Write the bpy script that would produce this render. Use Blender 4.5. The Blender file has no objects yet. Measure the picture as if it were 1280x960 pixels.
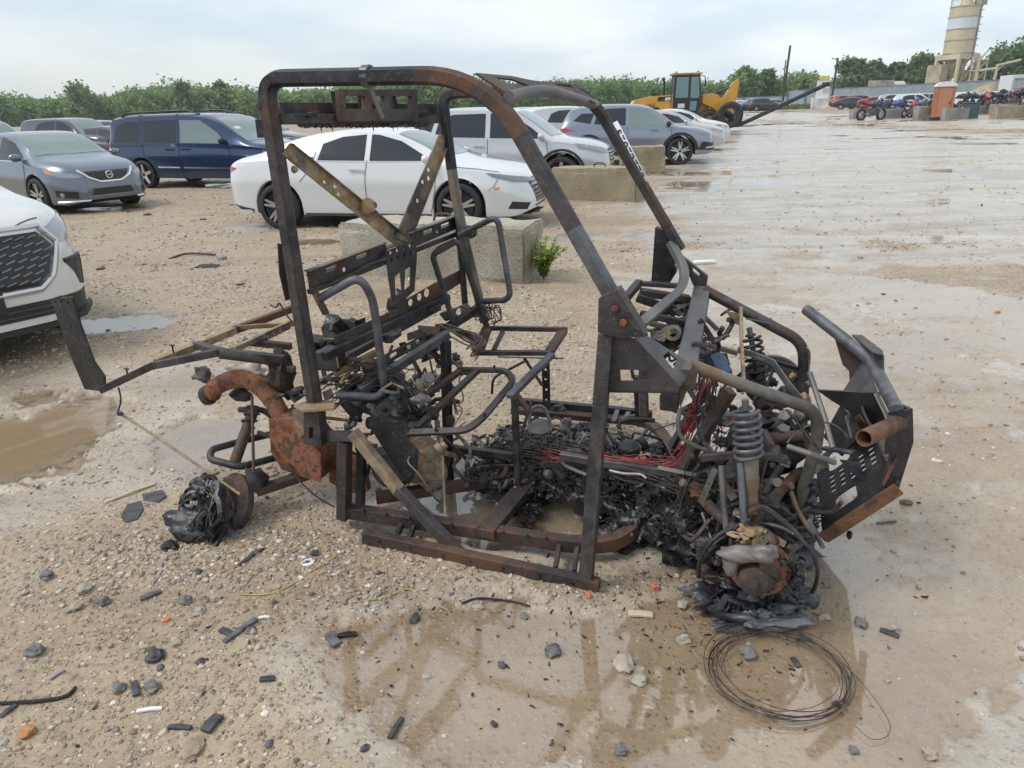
import bpy, bmesh, math, random
import numpy as np
from mathutils import Vector, Matrix, geometry
from mathutils.bvhtree import BVHTree
R = math.radians
random.seed(7)
SC = bpy.context.scene
COL = SC.collection

# ------------------------------------------------------------------ camera
CAM_H = 1.62; CAM_F = 890.0; PITCH = R(21.1); ROLL = R(1.7)
_f = Vector((0, math.cos(PITCH), -math.sin(PITCH)))
_r0 = Vector((1, 0, 0)); _u0 = _r0.cross(_f)
_r = _r0 * math.cos(ROLL) - _u0 * math.sin(ROLL)
_u = _u0 * math.cos(ROLL) + _r0 * math.sin(ROLL)
cam = bpy.data.cameras.new('camera')
cam.sensor_fit = 'HORIZONTAL'; cam.sensor_width = 36.0
cam.lens = 36.0 * CAM_F / 1280.0
cam.clip_start = 0.05; cam.clip_end = 3000
cam_ob = bpy.data.objects.new('camera', cam); COL.objects.link(cam_ob)
cam_ob.matrix_world = Matrix(((_r.x, _u.x, -_f.x, 0), (_r.y, _u.y, -_f.y, 0), (_r.z, _u.z, -_f.z, CAM_H), (0, 0, 0, 1)))
SC.camera = cam_ob

# ------------------------------------------------------------------ sky and sun
SUN_EL, SUN_AZ = R(54), R(262)          # azimuth clockwise from +Y: behind the photographer, to the left
world = bpy.data.worlds.new('World'); SC.world = world
world.use_nodes = True
nt = world.node_tree; N = nt.nodes; Lk = nt.links
N.clear()
wo = N.new('ShaderNodeOutputWorld'); bg = N.new('ShaderNodeBackground')
sky = N.new('ShaderNodeTexSky'); sky.sky_type = 'NISHITA'; sky.sun_disc = False
sky.sun_elevation = SUN_EL; sky.sun_rotation = SUN_AZ
sky.air_density = 1.0; sky.dust_density = 2.0
tc = N.new('ShaderNodeTexCoord')
mp = N.new('ShaderNodeMapping'); mp.inputs['Scale'].default_value = (1.0, 1.0, 4.5)
nz = N.new('ShaderNodeTexNoise'); nz.inputs['Scale'].default_value = 1.6; nz.inputs['Detail'].default_value = 6
rp = N.new('ShaderNodeValToRGB')
rp.color_ramp.elements[0].position = 0.30; rp.color_ramp.elements[0].color = (0.72, 0.72, 0.72, 1)
rp.color_ramp.elements[1].position = 0.62; rp.color_ramp.elements[1].color = (0.93, 0.93, 0.93, 1)
# the cloud sheet is thinner (bluer) towards the left of the view (-X)
sep = N.new('ShaderNodeSeparateXYZ')
mr = N.new('ShaderNodeMapRange'); mr.inputs['From Min'].default_value = -0.75; mr.inputs['From Max'].default_value = 0.35
mr.inputs['To Min'].default_value = 0.60; mr.inputs['To Max'].default_value = 1.0
mul = N.new('ShaderNodeMath'); mul.operation = 'MULTIPLY'
nz2 = N.new('ShaderNodeTexNoise'); nz2.inputs['Scale'].default_value = 3.0; nz2.inputs['Detail'].default_value = 5
cr = N.new('ShaderNodeValToRGB')
cr.color_ramp.elements[0].position = 0.40; cr.color_ramp.elements[0].color = (6.3, 7.2, 7.95, 1)
cr.color_ramp.elements[1].position = 0.60; cr.color_ramp.elements[1].color = (8.3, 8.75, 8.8, 1)
mx = N.new('ShaderNodeMix'); mx.data_type = 'RGBA'
Lk.new(tc.outputs['Generated'], mp.inputs['Vector']); Lk.new(mp.outputs[0], nz.inputs['Vector']); Lk.new(mp.outputs[0], nz2.inputs['Vector'])
Lk.new(nz.outputs['Fac'], rp.inputs['Fac']); Lk.new(tc.outputs['Generated'], sep.inputs[0]); Lk.new(sep.outputs['X'], mr.inputs['Value'])
Lk.new(rp.outputs['Color'], mul.inputs[0]); Lk.new(mr.outputs[0], mul.inputs[1])
Lk.new(nz2.outputs['Fac'], cr.inputs['Fac'])
Lk.new(mul.outputs[0], mx.inputs['Factor']); Lk.new(sky.outputs['Color'], mx.inputs[6]); Lk.new(cr.outputs['Color'], mx.inputs[7])
Lk.new(mx.outputs[2], bg.inputs['Color']); bg.inputs['Strength'].default_value = 0.1
Lk.new(bg.outputs[0], wo.inputs['Surface'])

sun = bpy.data.lights.new('sun', 'SUN'); sun.energy = 1.6; sun.angle = R(20); sun.color = (1, 0.96, 0.9)
sun_ob = bpy.data.objects.new('sun', sun); COL.objects.link(sun_ob)
_sd = Vector((math.sin(SUN_AZ) * math.cos(SUN_EL), math.cos(SUN_AZ) * math.cos(SUN_EL), math.sin(SUN_EL)))
sun_ob.rotation_euler = _sd.to_track_quat('Z', 'Y').to_euler()

SC.view_settings.view_transform = 'Standard'; SC.view_settings.look = 'None'
SC.view_settings.exposure = 0.42; SC.view_settings.gamma = 1.0
SC.cycles.max_bounces = 6; SC.cycles.diffuse_bounces = 3; SC.cycles.glossy_bounces = 3
SC.cycles.transparent_max_bounces = 8

# ------------------------------------------------------------------ measuring helpers (photo bearings -> metres)
def ray(x, y):
    return _f + _r * ((x - 640) / CAM_F) + _u * ((480 - y) / CAM_F)
def gnd(x, y, z=0.0):
    d = ray(x, y); t = (z - CAM_H) / d.z
    return Vector((0, 0, CAM_H)) + d * t
def bearing(x, depth, z=0.0):
    """point in the direction of photo column x (at the horizon), depth metres ahead of the camera, at height z"""
    y = 480 - CAM_F * math.tan(PITCH) - 0.03 * (x - 640)
    d = ray(x, y); k = depth
    return Vector((d.x * k, d.y * k, z))

# ------------------------------------------------------------------ scene helpers
def tag(o, label=None, cat=None, group=None, kind=None):
    if label: o['label'] = label
    if cat: o['category'] = cat
    if group: o['group'] = group
    if kind: o['kind'] = kind
    return o
def thing(name, label, cat, loc=(0, 0, 0), rz=0.0, group=None):
    o = bpy.data.objects.new(name, None); COL.objects.link(o)
    o.empty_display_size = 0.2
    o.location = loc; o.rotation_euler = (0, 0, rz)
    return tag(o, label, cat, group)
def copy_tree(o, parent=None):
    c = o.copy(); COL.objects.link(c); c.parent = parent
    for ch in list(o.children): copy_tree(ch, c)
    return c

class MB:
    """collects shapes and links them as one mesh object"""
    def __init__(s): s.v = []; s.f = []; s.m = []; s.cur = 0
    def add(s, vs, fs, M=None):
        b = len(s.v)
        if M is not None: vs = [M @ Vector(p) for p in vs]
        s.v.extend([tuple(p) for p in vs]); s.f.extend([tuple(i + b for i in f) for f in fs]); s.m.extend([s.cur] * len(fs))
    def box(s, c, d, rz=0.0, M=None):
        x, y, z = d[0] / 2, d[1] / 2, d[2] / 2
        vs = [Vector((sx * x, sy * y, sz * z)) for sz in (-1, 1) for sy in (-1, 1) for sx in (-1, 1)]
        rot = Matrix.Rotation(rz, 3, 'Z')
        vs = [rot @ p + Vector(c) for p in vs]
        s.add(vs, [(0, 2, 3, 1), (4, 5, 7, 6), (0, 1, 5, 4), (2, 6, 7, 3), (0, 4, 6, 2), (1, 3, 7, 5)], M)
    def sweep(s, pts, prof, up=Vector((0, 0, 1)), closed=False, caps=True):
        """profile [(a,b)] swept along pts; a along side, b along up"""
        pts = [Vector(p) for p in pts]; n = len(pts); k = len(prof); vs = []; fs = []
        U = Vector(up)
        for i, p in enumerate(pts):
            if closed: t = (pts[(i + 1) % n] - p).normalized() + (p - pts[i - 1]).normalized()
            elif i == 0: t = pts[1] - p
            elif i == n - 1: t = p - pts[i - 1]
            else: t = (pts[i + 1] - p).normalized() + (p - pts[i - 1]).normalized()
            t.normalize()
            sd = t.cross(U)
            if sd.length < 1e-3: sd = t.cross(Vector((0.31, 0.95, 0.1)))
            sd.normalize(); u2 = sd.cross(t)
            U = u2 if up is None or n > 2 else U
            vs += [p + sd * a + u2 * b for a, b in prof]
        for i in range(n if closed else n - 1):
            j = (i + 1) % n
            for q in range(k):
                w = (q + 1) % k
                fs.append((i * k + q, i * k + w, j * k + w, j * k + q))
        if caps and not closed:
            fs.append(tuple(reversed(range(k)))); fs.append(tuple(range((n - 1) * k, n * k)))
        s.add(vs, fs)
    def tube(s, pts, r, n=10, closed=False, caps=True, up=(0.1, 0.2, 1)):
        s.sweep(pts, [(r * math.cos(2 * math.pi * i / n), r * math.sin(2 * math.pi * i / n)) for i in range(n)], Vector(up), closed, caps)
    def pipe(s, p0, p1, r, wall=0.003, n=18):
        """open-ended hollow pipe"""
        p0, p1 = Vector(p0), Vector(p1); t = (p1 - p0).normalized()
        a = t.cross(Vector((0.1, 0.2, 1))).normalized(); b = a.cross(t)
        vs = []
        for (p, rr) in ((p0, r), (p1, r), (p1, r - wall), (p0, r - wall)):
            vs += [p + a * rr * math.cos(2 * math.pi * i / n) + b * rr * math.sin(2 * math.pi * i / n) for i in range(n)]
        fs = [(q * n + i, q * n + (i + 1) % n, ((q + 1) % 4) * n + (i + 1) % n, ((q + 1) % 4) * n + i) for q in range(4) for i in range(n)]
        s.add(vs, fs)
    def beam(s, p0, p1, w, h, up=(0, 0, 1)):
        """box-section bar: w sideways, h along up"""
        s.sweep([p0, p1], [(-w / 2, -h / 2), (w / 2, -h / 2), (w / 2, h / 2), (-w / 2, h / 2)], Vector(up))
    def bent(s, pts, w, h, up=(0, 0, 1), closed=False):
        s.sweep(pts, [(-w / 2, -h / 2), (w / 2, -h / 2), (w / 2, h / 2), (-w / 2, h / 2)], Vector(up), closed)
    def channel(s, p0, p1, w, h, t, up=(0, 0, 1)):
        """U channel, open downwards (away from up)"""
        w2 = w / 2
        s.sweep([p0, p1], [(-w2, -h / 2), (-w2 + t, -h / 2), (-w2 + t, h / 2 - t), (w2 - t, h / 2 - t), (w2 - t, -h / 2), (w2, -h / 2), (w2, h / 2), (-w2, h / 2)], Vector(up))
    def plate(s, pts, t):
        """flat polygon with thickness t (centred)"""
        pts = [Vector(p) for p in pts]; n = len(pts)
        nr = geometry.normal(pts[:4]) if n > 3 else geometry.normal(pts)
        vs = [p + nr * t / 2 for p in pts] + [p - nr * t / 2 for p in pts]
        fs = [tuple(range(n)), tuple(reversed(range(n, 2 * n)))] + [(i, n + i, n + (i + 1) % n, (i + 1) % n) for i in range(n)]
        s.add(vs, fs)
    def holed(s, outer, holes, t, M):
        """2D outline with holes cut out, thickness t, placed by M (local xy -> 3D)"""
        cu = bpy.data.curves.new('c', 'CURVE'); cu.dimensions = '2D'; cu.fill_mode = 'BOTH'; cu.extrude = t / 2
        for poly in [outer] + list(holes):
            sp = cu.splines.new('POLY'); sp.points.add(len(poly) - 1); sp.use_cyclic_u = True
            for q, (x, y) in zip(sp.points, poly): q.co = (x, y, 0, 1)
        ob = bpy.data.objects.new('c', cu); COL.objects.link(ob)
        dg = bpy.context.evaluated_depsgraph_get(); me = bpy.data.meshes.new_from_object(ob.evaluated_get(dg))
        s.add([v.co.copy() for v in me.vertices], [tuple(p.vertices) for p in me.polygons], M)
        bpy.data.objects.remove(ob); bpy.data.curves.remove(cu); bpy.data.meshes.remove(me)
    def lathe(s, prof, M=None, n=32):
        """profile [(r, h)] spun round local Z"""
        k = len(prof); vs = []; fs = []
        for i in range(n):
            a = 2 * math.pi * i / n
            vs += [(r * math.cos(a), r * math.sin(a), h) for r, h in prof]
        for i in range(n):
            j = (i + 1) % n
            fs += [(i * k + q, j * k + q, j * k + q + 1, i * k + q + 1) for q in range(k - 1)]
        s.add(vs, fs, M)
    def blob(s, c, rad, seed, amp=0.35, sub=2, freq=2.5):
        """lumpy rock-like solid"""
        rad = Vector(rad) if not isinstance(rad, (int, float)) else Vector((rad,) * 3)
        bm = bmesh.new(); bmesh.ops.create_icosphere(bm, subdivisions=sub, radius=1)
        from mathutils import noise
        o = Vector((seed * 3.17, seed * 1.31, seed * 7.7))
        vs = []
        for v in bm.verts:
            d = 1 + amp * noise.noise(v.co * freq * 0.5 + o) * 1.6 + amp * 0.6 * noise.noise(v.co * freq * 1.7 + o) + (amp * .32 * noise.noise(v.co * freq * 4.1 + o) + amp * .18 * noise.noise(v.co * freq * 9 + o) if sub > 2 else 0)
            vs.append(Vector(c) + Vector((v.co.x * rad.x * d, v.co.y * rad.y * d, v.co.z * rad.z * d)))
        s.add(vs, [tuple(v.index for v in f.verts) for f in bm.faces]); bm.free()
    def shards(s, c, ext, n, size, rng, flat=0.4):
        """n small crumpled flakes filling a box: melted or charred rubble"""
        for _ in range(n):
            p = Vector(c) + Vector((rng.uniform(-1, 1) * ext[0], rng.uniform(-1, 1) * ext[1], rng.uniform(-1, 1) * ext[2]))
            a = Vector((rng.gauss(0, 1), rng.gauss(0, 1), rng.gauss(0, flat))).normalized()
            b = a.cross(Vector((rng.gauss(0, 1), rng.gauss(0, 1), rng.gauss(0, 1)))).normalized(); nn = a.cross(b)
            l = size * rng.uniform(.5, 1.6); w = size * rng.uniform(.25, .8); t = size * rng.uniform(.06, .25)
            k = size * rng.uniform(-.3, .3)
            vs = [p - a * l - b * w, p + b * w * -.8 + nn * k, p + a * l - b * w * .5, p + a * l * .9 + b * w, p + b * w + nn * k, p - a * l * .8 + b * w * .7]
            vs2 = [q - nn * t for q in vs]
            s.add(vs + vs2, [(0, 1, 4, 5), (1, 2, 3, 4), (11, 10, 7, 6), (10, 9, 8, 7)] + [(i, i + 6, (i + 1) % 6 + 6, (i + 1) % 6) for i in range(6)])
    def build(s, name, mats, parent=None, smooth=40, bevel=0.0, kind=None):
        me = bpy.data.meshes.new(name); me.from_pydata(s.v, [], s.f)
        if not isinstance(mats, (list, tuple)): mats = [mats]
        for m in mats: me.materials.append(m)
        if len(mats) > 1: me.polygons.foreach_set('material_index', s.m)
        bm = bmesh.new(); bm.from_mesh(me); bmesh.ops.recalc_face_normals(bm, faces=bm.faces); bm.to_mesh(me); bm.free()
        if smooth:
            me.polygons.foreach_set('use_smooth', [True] * len(me.polygons)); me.set_sharp_from_angle(angle=R(smooth))
        me.update()
        o = bpy.data.objects.new(name, me); COL.objects.link(o)
        if parent: o.parent = parent
        if bevel:
            b = o.modifiers.new('bevel', 'BEVEL'); b.width = bevel; b.segments = 2; b.limit_method = 'ANGLE'; b.angle_limit = R(50); b.harden_normals = False
        if kind: o['kind'] = kind
        return o

def fillet(pts, r, seg=6):
    """round the inner corners of a polyline"""
    pts = [Vector(p) for p in pts]; out = [pts[0]]
    for i in range(1, len(pts) - 1):
        a, b, c = pts[i - 1], pts[i], pts[i + 1]
        rr = r[i - 1] if isinstance(r, (list, tuple)) else r
        d = min(rr, (a - b).length * .48, (c - b).length * .48)
        p, q = b + (a - b).normalized() * d, b + (c - b).normalized() * d
        for k in range(seg + 1):
            t = k / seg
            out.append(p * (1 - t) ** 2 + b * 2 * t * (1 - t) + q * t ** 2)
    out.append(pts[-1]); return out
def spline(pts, seg=8, closed=False):
    """Catmull-Rom through pts"""
    P = [Vector(p) for p in pts]; n = len(P); out = []
    for i in range(n if closed else n - 1):
        p0 = P[(i - 1) % n] if closed or i > 0 else P[0]; p1 = P[i]; p2 = P[(i + 1) % n]
        p3 = P[(i + 2) % n] if closed or i + 2 < n else P[-1]
        for k in range(seg):
            t = k / seg
            out.append(0.5 * ((2 * p1) + (p2 - p0) * t + (2 * p0 - 5 * p1 + 4 * p2 - p3) * t * t + (3 * p1 - p0 - 3 * p2 + p3) * t ** 3))
    if not closed: out.append(P[-1])
    return out
def rect2(cx, cy, w, h): return [(cx - w / 2, cy - h / 2), (cx + w / 2, cy - h / 2), (cx + w / 2, cy + h / 2), (cx - w / 2, cy + h / 2)]
def circ2(cx, cy, r, n=12): return [(cx + r * math.cos(2 * math.pi * i / n), cy + r * math.sin(2 * math.pi * i / n)) for i in range(n)]
def rrect2(cx, cy, w, h, r, n=4):
    out = []
    for (sx, sy, a0) in ((1, 1, 0), (-1, 1, 90), (-1, -1, 180), (1, -1, 270)):
        for k in range(n + 1):
            a = R(a0 + 90 * k / n)
            out.append((cx + sx * (w / 2 - r) + r * math.cos(a), cy + sy * (h / 2 - r) + r * math.sin(a)))
    return out
def frame(o, x, y):
    x = Vector(x).normalized(); z = x.cross(Vector(y)).normalized(); y = z.cross(x)
    M = Matrix((x, y, z)).transposed().to_4x4(); M.translation = Vector(o); return M
def axis_frame(o, z):
    """local Z along z"""
    z = Vector(z).normalized(); x = z.cross(Vector((0.13, 0.27, 0.95))).normalized(); y = z.cross(x)
    M = Matrix((x, y, z)).transposed().to_4x4(); M.translation = Vector(o); return M

# ------------------------------------------------------------------ materials
def mat(name):
    m = bpy.data.materials.new(name); m.use_nodes = True
    return m, m.node_tree.nodes, m.node_tree.links, m.node_tree.nodes['Principled BSDF']
def c4(c): return (c[0], c[1], c[2], 1)
def plain(name, col, rough=0.5, metal=0.0, coat=0.0, spec=0.5, var=0.0, scale=20.0, bump=0.0):
    m, n, l, b = mat(name)
    b.inputs['Base Color'].default_value = c4(col); b.inputs['Roughness'].default_value = rough
    b.inputs['Metallic'].default_value = metal; b.inputs['Coat Weight'].default_value = coat; b.inputs['Coat Roughness'].default_value = 0.05
    b.inputs['Specular IOR Level'].default_value = spec
    if var or bump:
        t = n.new('ShaderNodeTexCoord'); z = n.new('ShaderNodeTexNoise'); z.inputs['Scale'].default_value = scale; z.inputs['Detail'].default_value = 6
        l.new(t.outputs['Object'], z.inputs['Vector'])
        if var:
            r = n.new('ShaderNodeValToRGB'); r.color_ramp.elements[0].position = 0.3; r.color_ramp.elements[1].position = 0.7
            r.color_ramp.elements[0].color = c4([x * (1 - var) for x in col]); r.color_ramp.elements[1].color = c4([min(1, x * (1 + var)) for x in col])
            l.new(z.outputs['Fac'], r.inputs['Fac']); l.new(r.outputs['Color'], b.inputs['Base Color'])
        if bump:
            bp = n.new('ShaderNodeBump'); bp.inputs['Strength'].default_value = bump; bp.inputs['Distance'].default_value = 0.02
            l.new(z.outputs['Fac'], bp.inputs['Height']); l.new(bp.outputs[0], b.inputs['Normal'])
    return m
def steel(name, stops, scale=6.0, rough=(0.45, 0.8), metal=0.35, bump=0.45, speck=0.5):
    """burnt steel: broad scale patches, fine pitting, specks of ash and rust"""
    m, n, l, b = mat(name)
    t = n.new('ShaderNodeTexCoord')
    z = n.new('ShaderNodeTexNoise'); z.inputs['Scale'].default_value = scale; z.inputs['Detail'].default_value = 9; z.inputs['Roughness'].default_value = 0.62
    z2 = n.new('ShaderNodeTexNoise'); z2.inputs['Scale'].default_value = 90; z2.inputs['Detail'].default_value = 4
    z3 = n.new('ShaderNodeTexNoise'); z3.inputs['Scale'].default_value = scale * 0.35; z3.inputs['Detail'].default_value = 3
    for q in (z, z2, z3): l.new(t.outputs['Object'], q.inputs['Vector'])
    ad = n.new('ShaderNodeMath'); ad.operation = 'MULTIPLY_ADD'; ad.inputs[1].default_value = 0.55; 
    l.new(z3.outputs['Fac'], ad.inputs[0])
    hm = n.new('ShaderNodeMath'); hm.operation = 'MULTIPLY'; hm.inputs[1].default_value = 0.45; l.new(z.outputs['Fac'], hm.inputs[0]); l.new(hm.outputs[0], ad.inputs[2])
    r = n.new('ShaderNodeValToRGB'); e = r.color_ramp.elements
    while len(e) < len(stops): e.new(0.5)
    for q, (p, c) in zip(e, stops): q.position = p; q.color = c4(c)
    l.new(ad.outputs[0], r.inputs['Fac'])
    sp = n.new('ShaderNodeValToRGB'); sp.color_ramp.elements[0].position = 0.60; sp.color_ramp.elements[1].position = 0.74
    sp.color_ramp.elements[1].color = (speck, speck, speck, 1)
    l.new(z2.outputs['Fac'], sp.inputs['Fac'])
    mx = n.new('ShaderNodeMix'); mx.data_type = 'RGBA'; mx.inputs[7].default_value = (0.19, 0.155, 0.125, 1)
    l.new(sp.outputs['Color'], mx.inputs['Factor']); l.new(r.outputs['Color'], mx.inputs[6])
    z4 = n.new('ShaderNodeTexNoise'); z4.inputs['Scale'].default_value = 27; z4.inputs['Detail'].default_value = 7; z4.inputs['Roughness'].default_value = 0.7; l.new(t.outputs['Object'], z4.inputs['Vector'])
    s4 = n.new('ShaderNodeValToRGB'); s4.color_ramp.elements[0].position = 0.54; s4.color_ramp.elements[1].position = 0.70; s4.color_ramp.elements[1].color = (speck * .9, speck * .9, speck * .9, 1); l.new(z4.outputs['Fac'], s4.inputs['Fac'])
    m4 = n.new('ShaderNodeMix'); m4.data_type = 'RGBA'; m4.inputs[7].default_value = (0.155, 0.145, 0.138, 1)
    l.new(s4.outputs['Color'], m4.inputs['Factor']); l.new(mx.outputs[2], m4.inputs[6]); l.new(m4.outputs[2], b.inputs['Base Color'])
    mr = n.new('ShaderNodeMapRange'); mr.inputs['From Min'].default_value = 0.3; mr.inputs['From Max'].default_value = 0.7
    mr.inputs['To Min'].default_value = rough[0]; mr.inputs['To Max'].default_value = rough[1]
    l.new(z.outputs['Fac'], mr.inputs['Value']); l.new(mr.outputs[0], b.inputs['Roughness'])
    b.inputs['Metallic'].default_value = metal
    bp = n.new('ShaderNodeBump'); bp.inputs['Strength'].default_value = bump; bp.inputs['Distance'].default_value = 0.004
    l.new(z2.outputs['Fac'], bp.inputs['Height']); l.new(bp.outputs[0], b.inputs['Normal'])
    return m
K = {}
K['burnt'] = steel('burnt_steel', [(0.33, (0.014, 0.013, 0.015)), (0.43, (0.040, 0.037, 0.040)), (0.50, (0.075, 0.066, 0.066)), (0.55, (0.055, 0.042, 0.037)), (0.61, (0.105, 0.062, 0.042)), (0.67, (0.11, 0.10, 0.10))], scale=9)
K['dark'] = steel('sooty_steel', [(0.35, (0.010, 0.010, 0.012)), (0.50, (0.028, 0.028, 0.032)), (0.58, (0.062, 0.060, 0.064)), (0.66, (0.085, 0.060, 0.045))], rough=(0.35, 0.7), speck=0.4, scale=9)
K['blue'] = steel('heat_blued_steel', [(0.34, (0.035, 0.034, 0.038)), (0.44, (0.080, 0.084, 0.096)), (0.52, (0.15, 0.155, 0.17)), (0.57, (0.075, 0.065, 0.062)), (0.66, (0.17, 0.10, 0.06))], rough=(0.32, 0.62), metal=0.5, scale=8)
K['rust'] = steel('orange_rusty_steel', [(0.34, (0.035, 0.020, 0.015)), (0.43, (0.115, 0.048, 0.026)), (0.49, (0.235, 0.080, 0.034)), (0.54, (0.29, 0.13, 0.070)), (0.58, (0.085, 0.048, 0.036)), (0.63, (0.20, 0.085, 0.04)), (0.69, (0.26, 0.20, 0.15))], scale=23, rough=(0.7, 0.92), metal=0.05, bump=0.9)
K['rustbrown'] = steel('brown_orange_rust', [(0.34, (0.03, 0.02, 0.016)), (0.44, (0.085, 0.045, 0.028)), (0.51, (0.19, 0.085, 0.035)), (0.57, (0.12, 0.062, 0.04)), (0.63, (0.24, 0.12, 0.05)), (0.69, (0.07, 0.05, 0.045))], scale=16, rough=(0.6, 0.9), metal=0.1, bump=0.7)
K['rustdark'] = steel('brown_rusty_steel', [(0.34, (0.016, 0.014, 0.015)), (0.44, (0.042, 0.035, 0.034)), (0.52, (0.075, 0.048, 0.036)), (0.585, (0.135, 0.066, 0.036)), (0.66, (0.075, 0.06, 0.057))], scale=9, rough=(0.5, 0.85), metal=0.25)
K['tan'] = steel('tan_scorched_steel', [(0.34, (0.045, 0.038, 0.035)), (0.43, (0.16, 0.13, 0.10)), (0.50, (0.32, 0.25, 0.155)), (0.55, (0.24, 0.14, 0.06)), (0.60, (0.38, 0.32, 0.22)), (0.68, (0.10, 0.075, 0.06))], scale=10, rough=(0.5, 0.8), metal=0.2)
K['ashy'] = steel('ash_grey_scorched_steel', [(0.34, (0.040, 0.037, 0.035)), (0.43, (0.10, 0.096, 0.092)), (0.51, (0.19, 0.175, 0.15)), (0.56, (0.21, 0.125, 0.06)), (0.61, (0.15, 0.145, 0.14)), (0.68, (0.07, 0.055, 0.05))], scale=10, rough=(0.5, 0.8), metal=0.25)
K['grey'] = steel('grey_scaled_steel', [(0.36, (0.07, 0.066, 0.066)), (0.50, (0.15, 0.145, 0.145)), (0.62, (0.24, 0.22, 0.20))], rough=(0.4, 0.7), metal=0.45)
K['char'] = steel('charred_plastic', [(0.34, (0.005, 0.005, 0.006)), (0.50, (0.011, 0.011, 0.012)), (0.58, (0.024, 0.024, 0.027)), (0.67, (0.08, 0.08, 0.085))], scale=16, rough=(0.16, 0.5), metal=0.0, bump=0.9, speck=0.3)
K['ash'] = plain('grey_ash', (0.13, 0.125, 0.12), 0.85, var=0.75, scale=35, bump=0.7)
K['slag'] = steel('melted_silvery_slag', [(0.36, (0.016, 0.017, 0.02)), (0.48, (0.05, 0.052, 0.06)), (0.57, (0.16, 0.165, 0.18)), (0.68, (0.36, 0.36, 0.37))], scale=11, rough=(0.25, 0.6), metal=0.3, bump=0.5, speck=0.2)
K['alu'] = steel('bare_aluminium', [(0.36, (0.06, 0.057, 0.054)), (0.48, (0.19, 0.185, 0.175)), (0.60, (0.31, 0.30, 0.28))], rough=(0.35, 0.6), metal=0.6, speck=0.2)
K['redwire'] = plain('bare_copper_red_wire', (0.30, 0.045, 0.045), 0.6, var=0.8, scale=30)
K['wire'] = plain('burnt_wire', (0.055, 0.042, 0.035), 0.6, metal=0.3, var=0.5, scale=30)
K['rubber'] = plain('tyre_rubber', (0.022, 0.022, 0.023), 0.7, var=0.3, scale=30, bump=0.15)
K['black'] = plain('black_plastic', (0.018, 0.018, 0.019), 0.5)
K['blackgloss'] = plain('gloss_black', (0.010, 0.010, 0.011), 0.12)
K['chrome'] = plain('chrome', (0.75, 0.75, 0.76), 0.12, metal=1.0)
K['silver'] = plain('silver_alloy', (0.55, 0.55, 0.56), 0.28, metal=0.9)
K['concrete'] = None
# ------------------------------------------------------------------ ground
def _hash(ix, iy, s):
    h = (ix.astype(np.int64) * 374761393 + iy.astype(np.int64) * 668265263 + s * 1442695041) & 0xFFFFFFFF
    h = ((h ^ (h >> 13)) * 1274126177) & 0xFFFFFFFF
    return ((h ^ (h >> 16)) & 0xFFFFFF) / float(0xFFFFFF)
def vnoise(x, y, s=0):
    ix = np.floor(x); iy = np.floor(y); fx = x - ix; fy = y - iy
    fx = fx * fx * (3 - 2 * fx); fy = fy * fy * (3 - 2 * fy)
    a = _hash(ix, iy, s); b = _hash(ix + 1, iy, s); c = _hash(ix, iy + 1, s); d = _hash(ix + 1, iy + 1, s)
    return (a + (b - a) * fx) * (1 - fy) + (c + (d - c) * fx) * fy
def fbm(x, y, s=0, o=4, g=0.5):
    t = 0; a = 1; n = 0
    for i in range(o):
        t = t + a * vnoise(x * 2 ** i + 17.3 * i, y * 2 ** i - 9.1 * i, s + i); n += a; a *= g
    return t / n
def ell(cx, cy, rx, ry, k=1.0):
    c = gnd(cx, cy); a = gnd(cx + rx, cy); b = gnd(cx, cy - ry); d = gnd(cx, cy + ry)
    return (c.x, c.y, abs(a.x - c.x), (abs(b.y - c.y) + abs(d.y - c.y)) / 2, k, (a.y - c.y) / (a.x - c.x))
# standing water: (photo column, row of its middle, half sizes) -> ellipses on the ground; last value: how deep
FILM = [ell(45, 545, 120, 62, 3.2), ell(165, 405, 78, 16, 1.6), ell(250, 545, 75, 30, 1.5), ell(330, 560, 60, 20, 1.0), ell(660, 640, 190, 50, 1.6),
        ell(960, 690, 130, 80, 1.6), ell(630, 835, 260, 125, 1.0), ell(900, 850, 330, 140, .95), ell(1150, 520, 300, 160, .90), ell(1120, 720, 240, 140, .90),
        ell(1020, 355, 200, 30, .85), ell(1230, 400, 170, 70, .9), ell(900, 292, 190, 13, .8), ell(726, 298, 42, 6, 1.6), ell(400, 303, 34, 6, 1.4),
        ell(1235, 216, 72, 9, 2.5), ell(1290, 262, 60, 22, 2.5), ell(1176, 172, 26, 3.2, 1.6), ell(1066, 158, 26, 2.2, 1.6), ell(1160, 153, 40, 1.3, 1.6),
        ell(1110, 162, 22, 1.2, 1.0), ell(1240, 180, 60, 3, 1.0), ell(985, 235, 120, 5, .5), ell(1080, 255, 170, 7, .6), ell(930, 215, 60, 3, .5), ell(1050, 205, 130, 4, .5),
        ell(990, 143, 24, 1.0, 1.2), ell(1250, 148, 25, 1.0, 1.2), ell(880, 330, 60, 9, .6), ell(1000, 185, 90, 2.5, .4), ell(310, 232, 60, 4, .8), ell(140, 262, 55, 4, .9), ell(330, 286, 45, 6, .7), ell(440, 282, 60, 5, .9)]
SILT = [ell(1020, 175, 420, 34, 1), ell(1120, 215, 420, 50, 1), ell(1050, 150, 300, 14, .9), ell(980, 260, 260, 40, .9), ell(1100, 420, 330, 160, 1), ell(1150, 640, 330, 330, 1), ell(620, 850, 330, 150, .7), ell(1150, 255, 330, 60, .9), ell(1050, 190, 220, 24, .7), ell(700, 640, 330, 75, .8), ell(60, 540, 260, 100, .6)]
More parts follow.
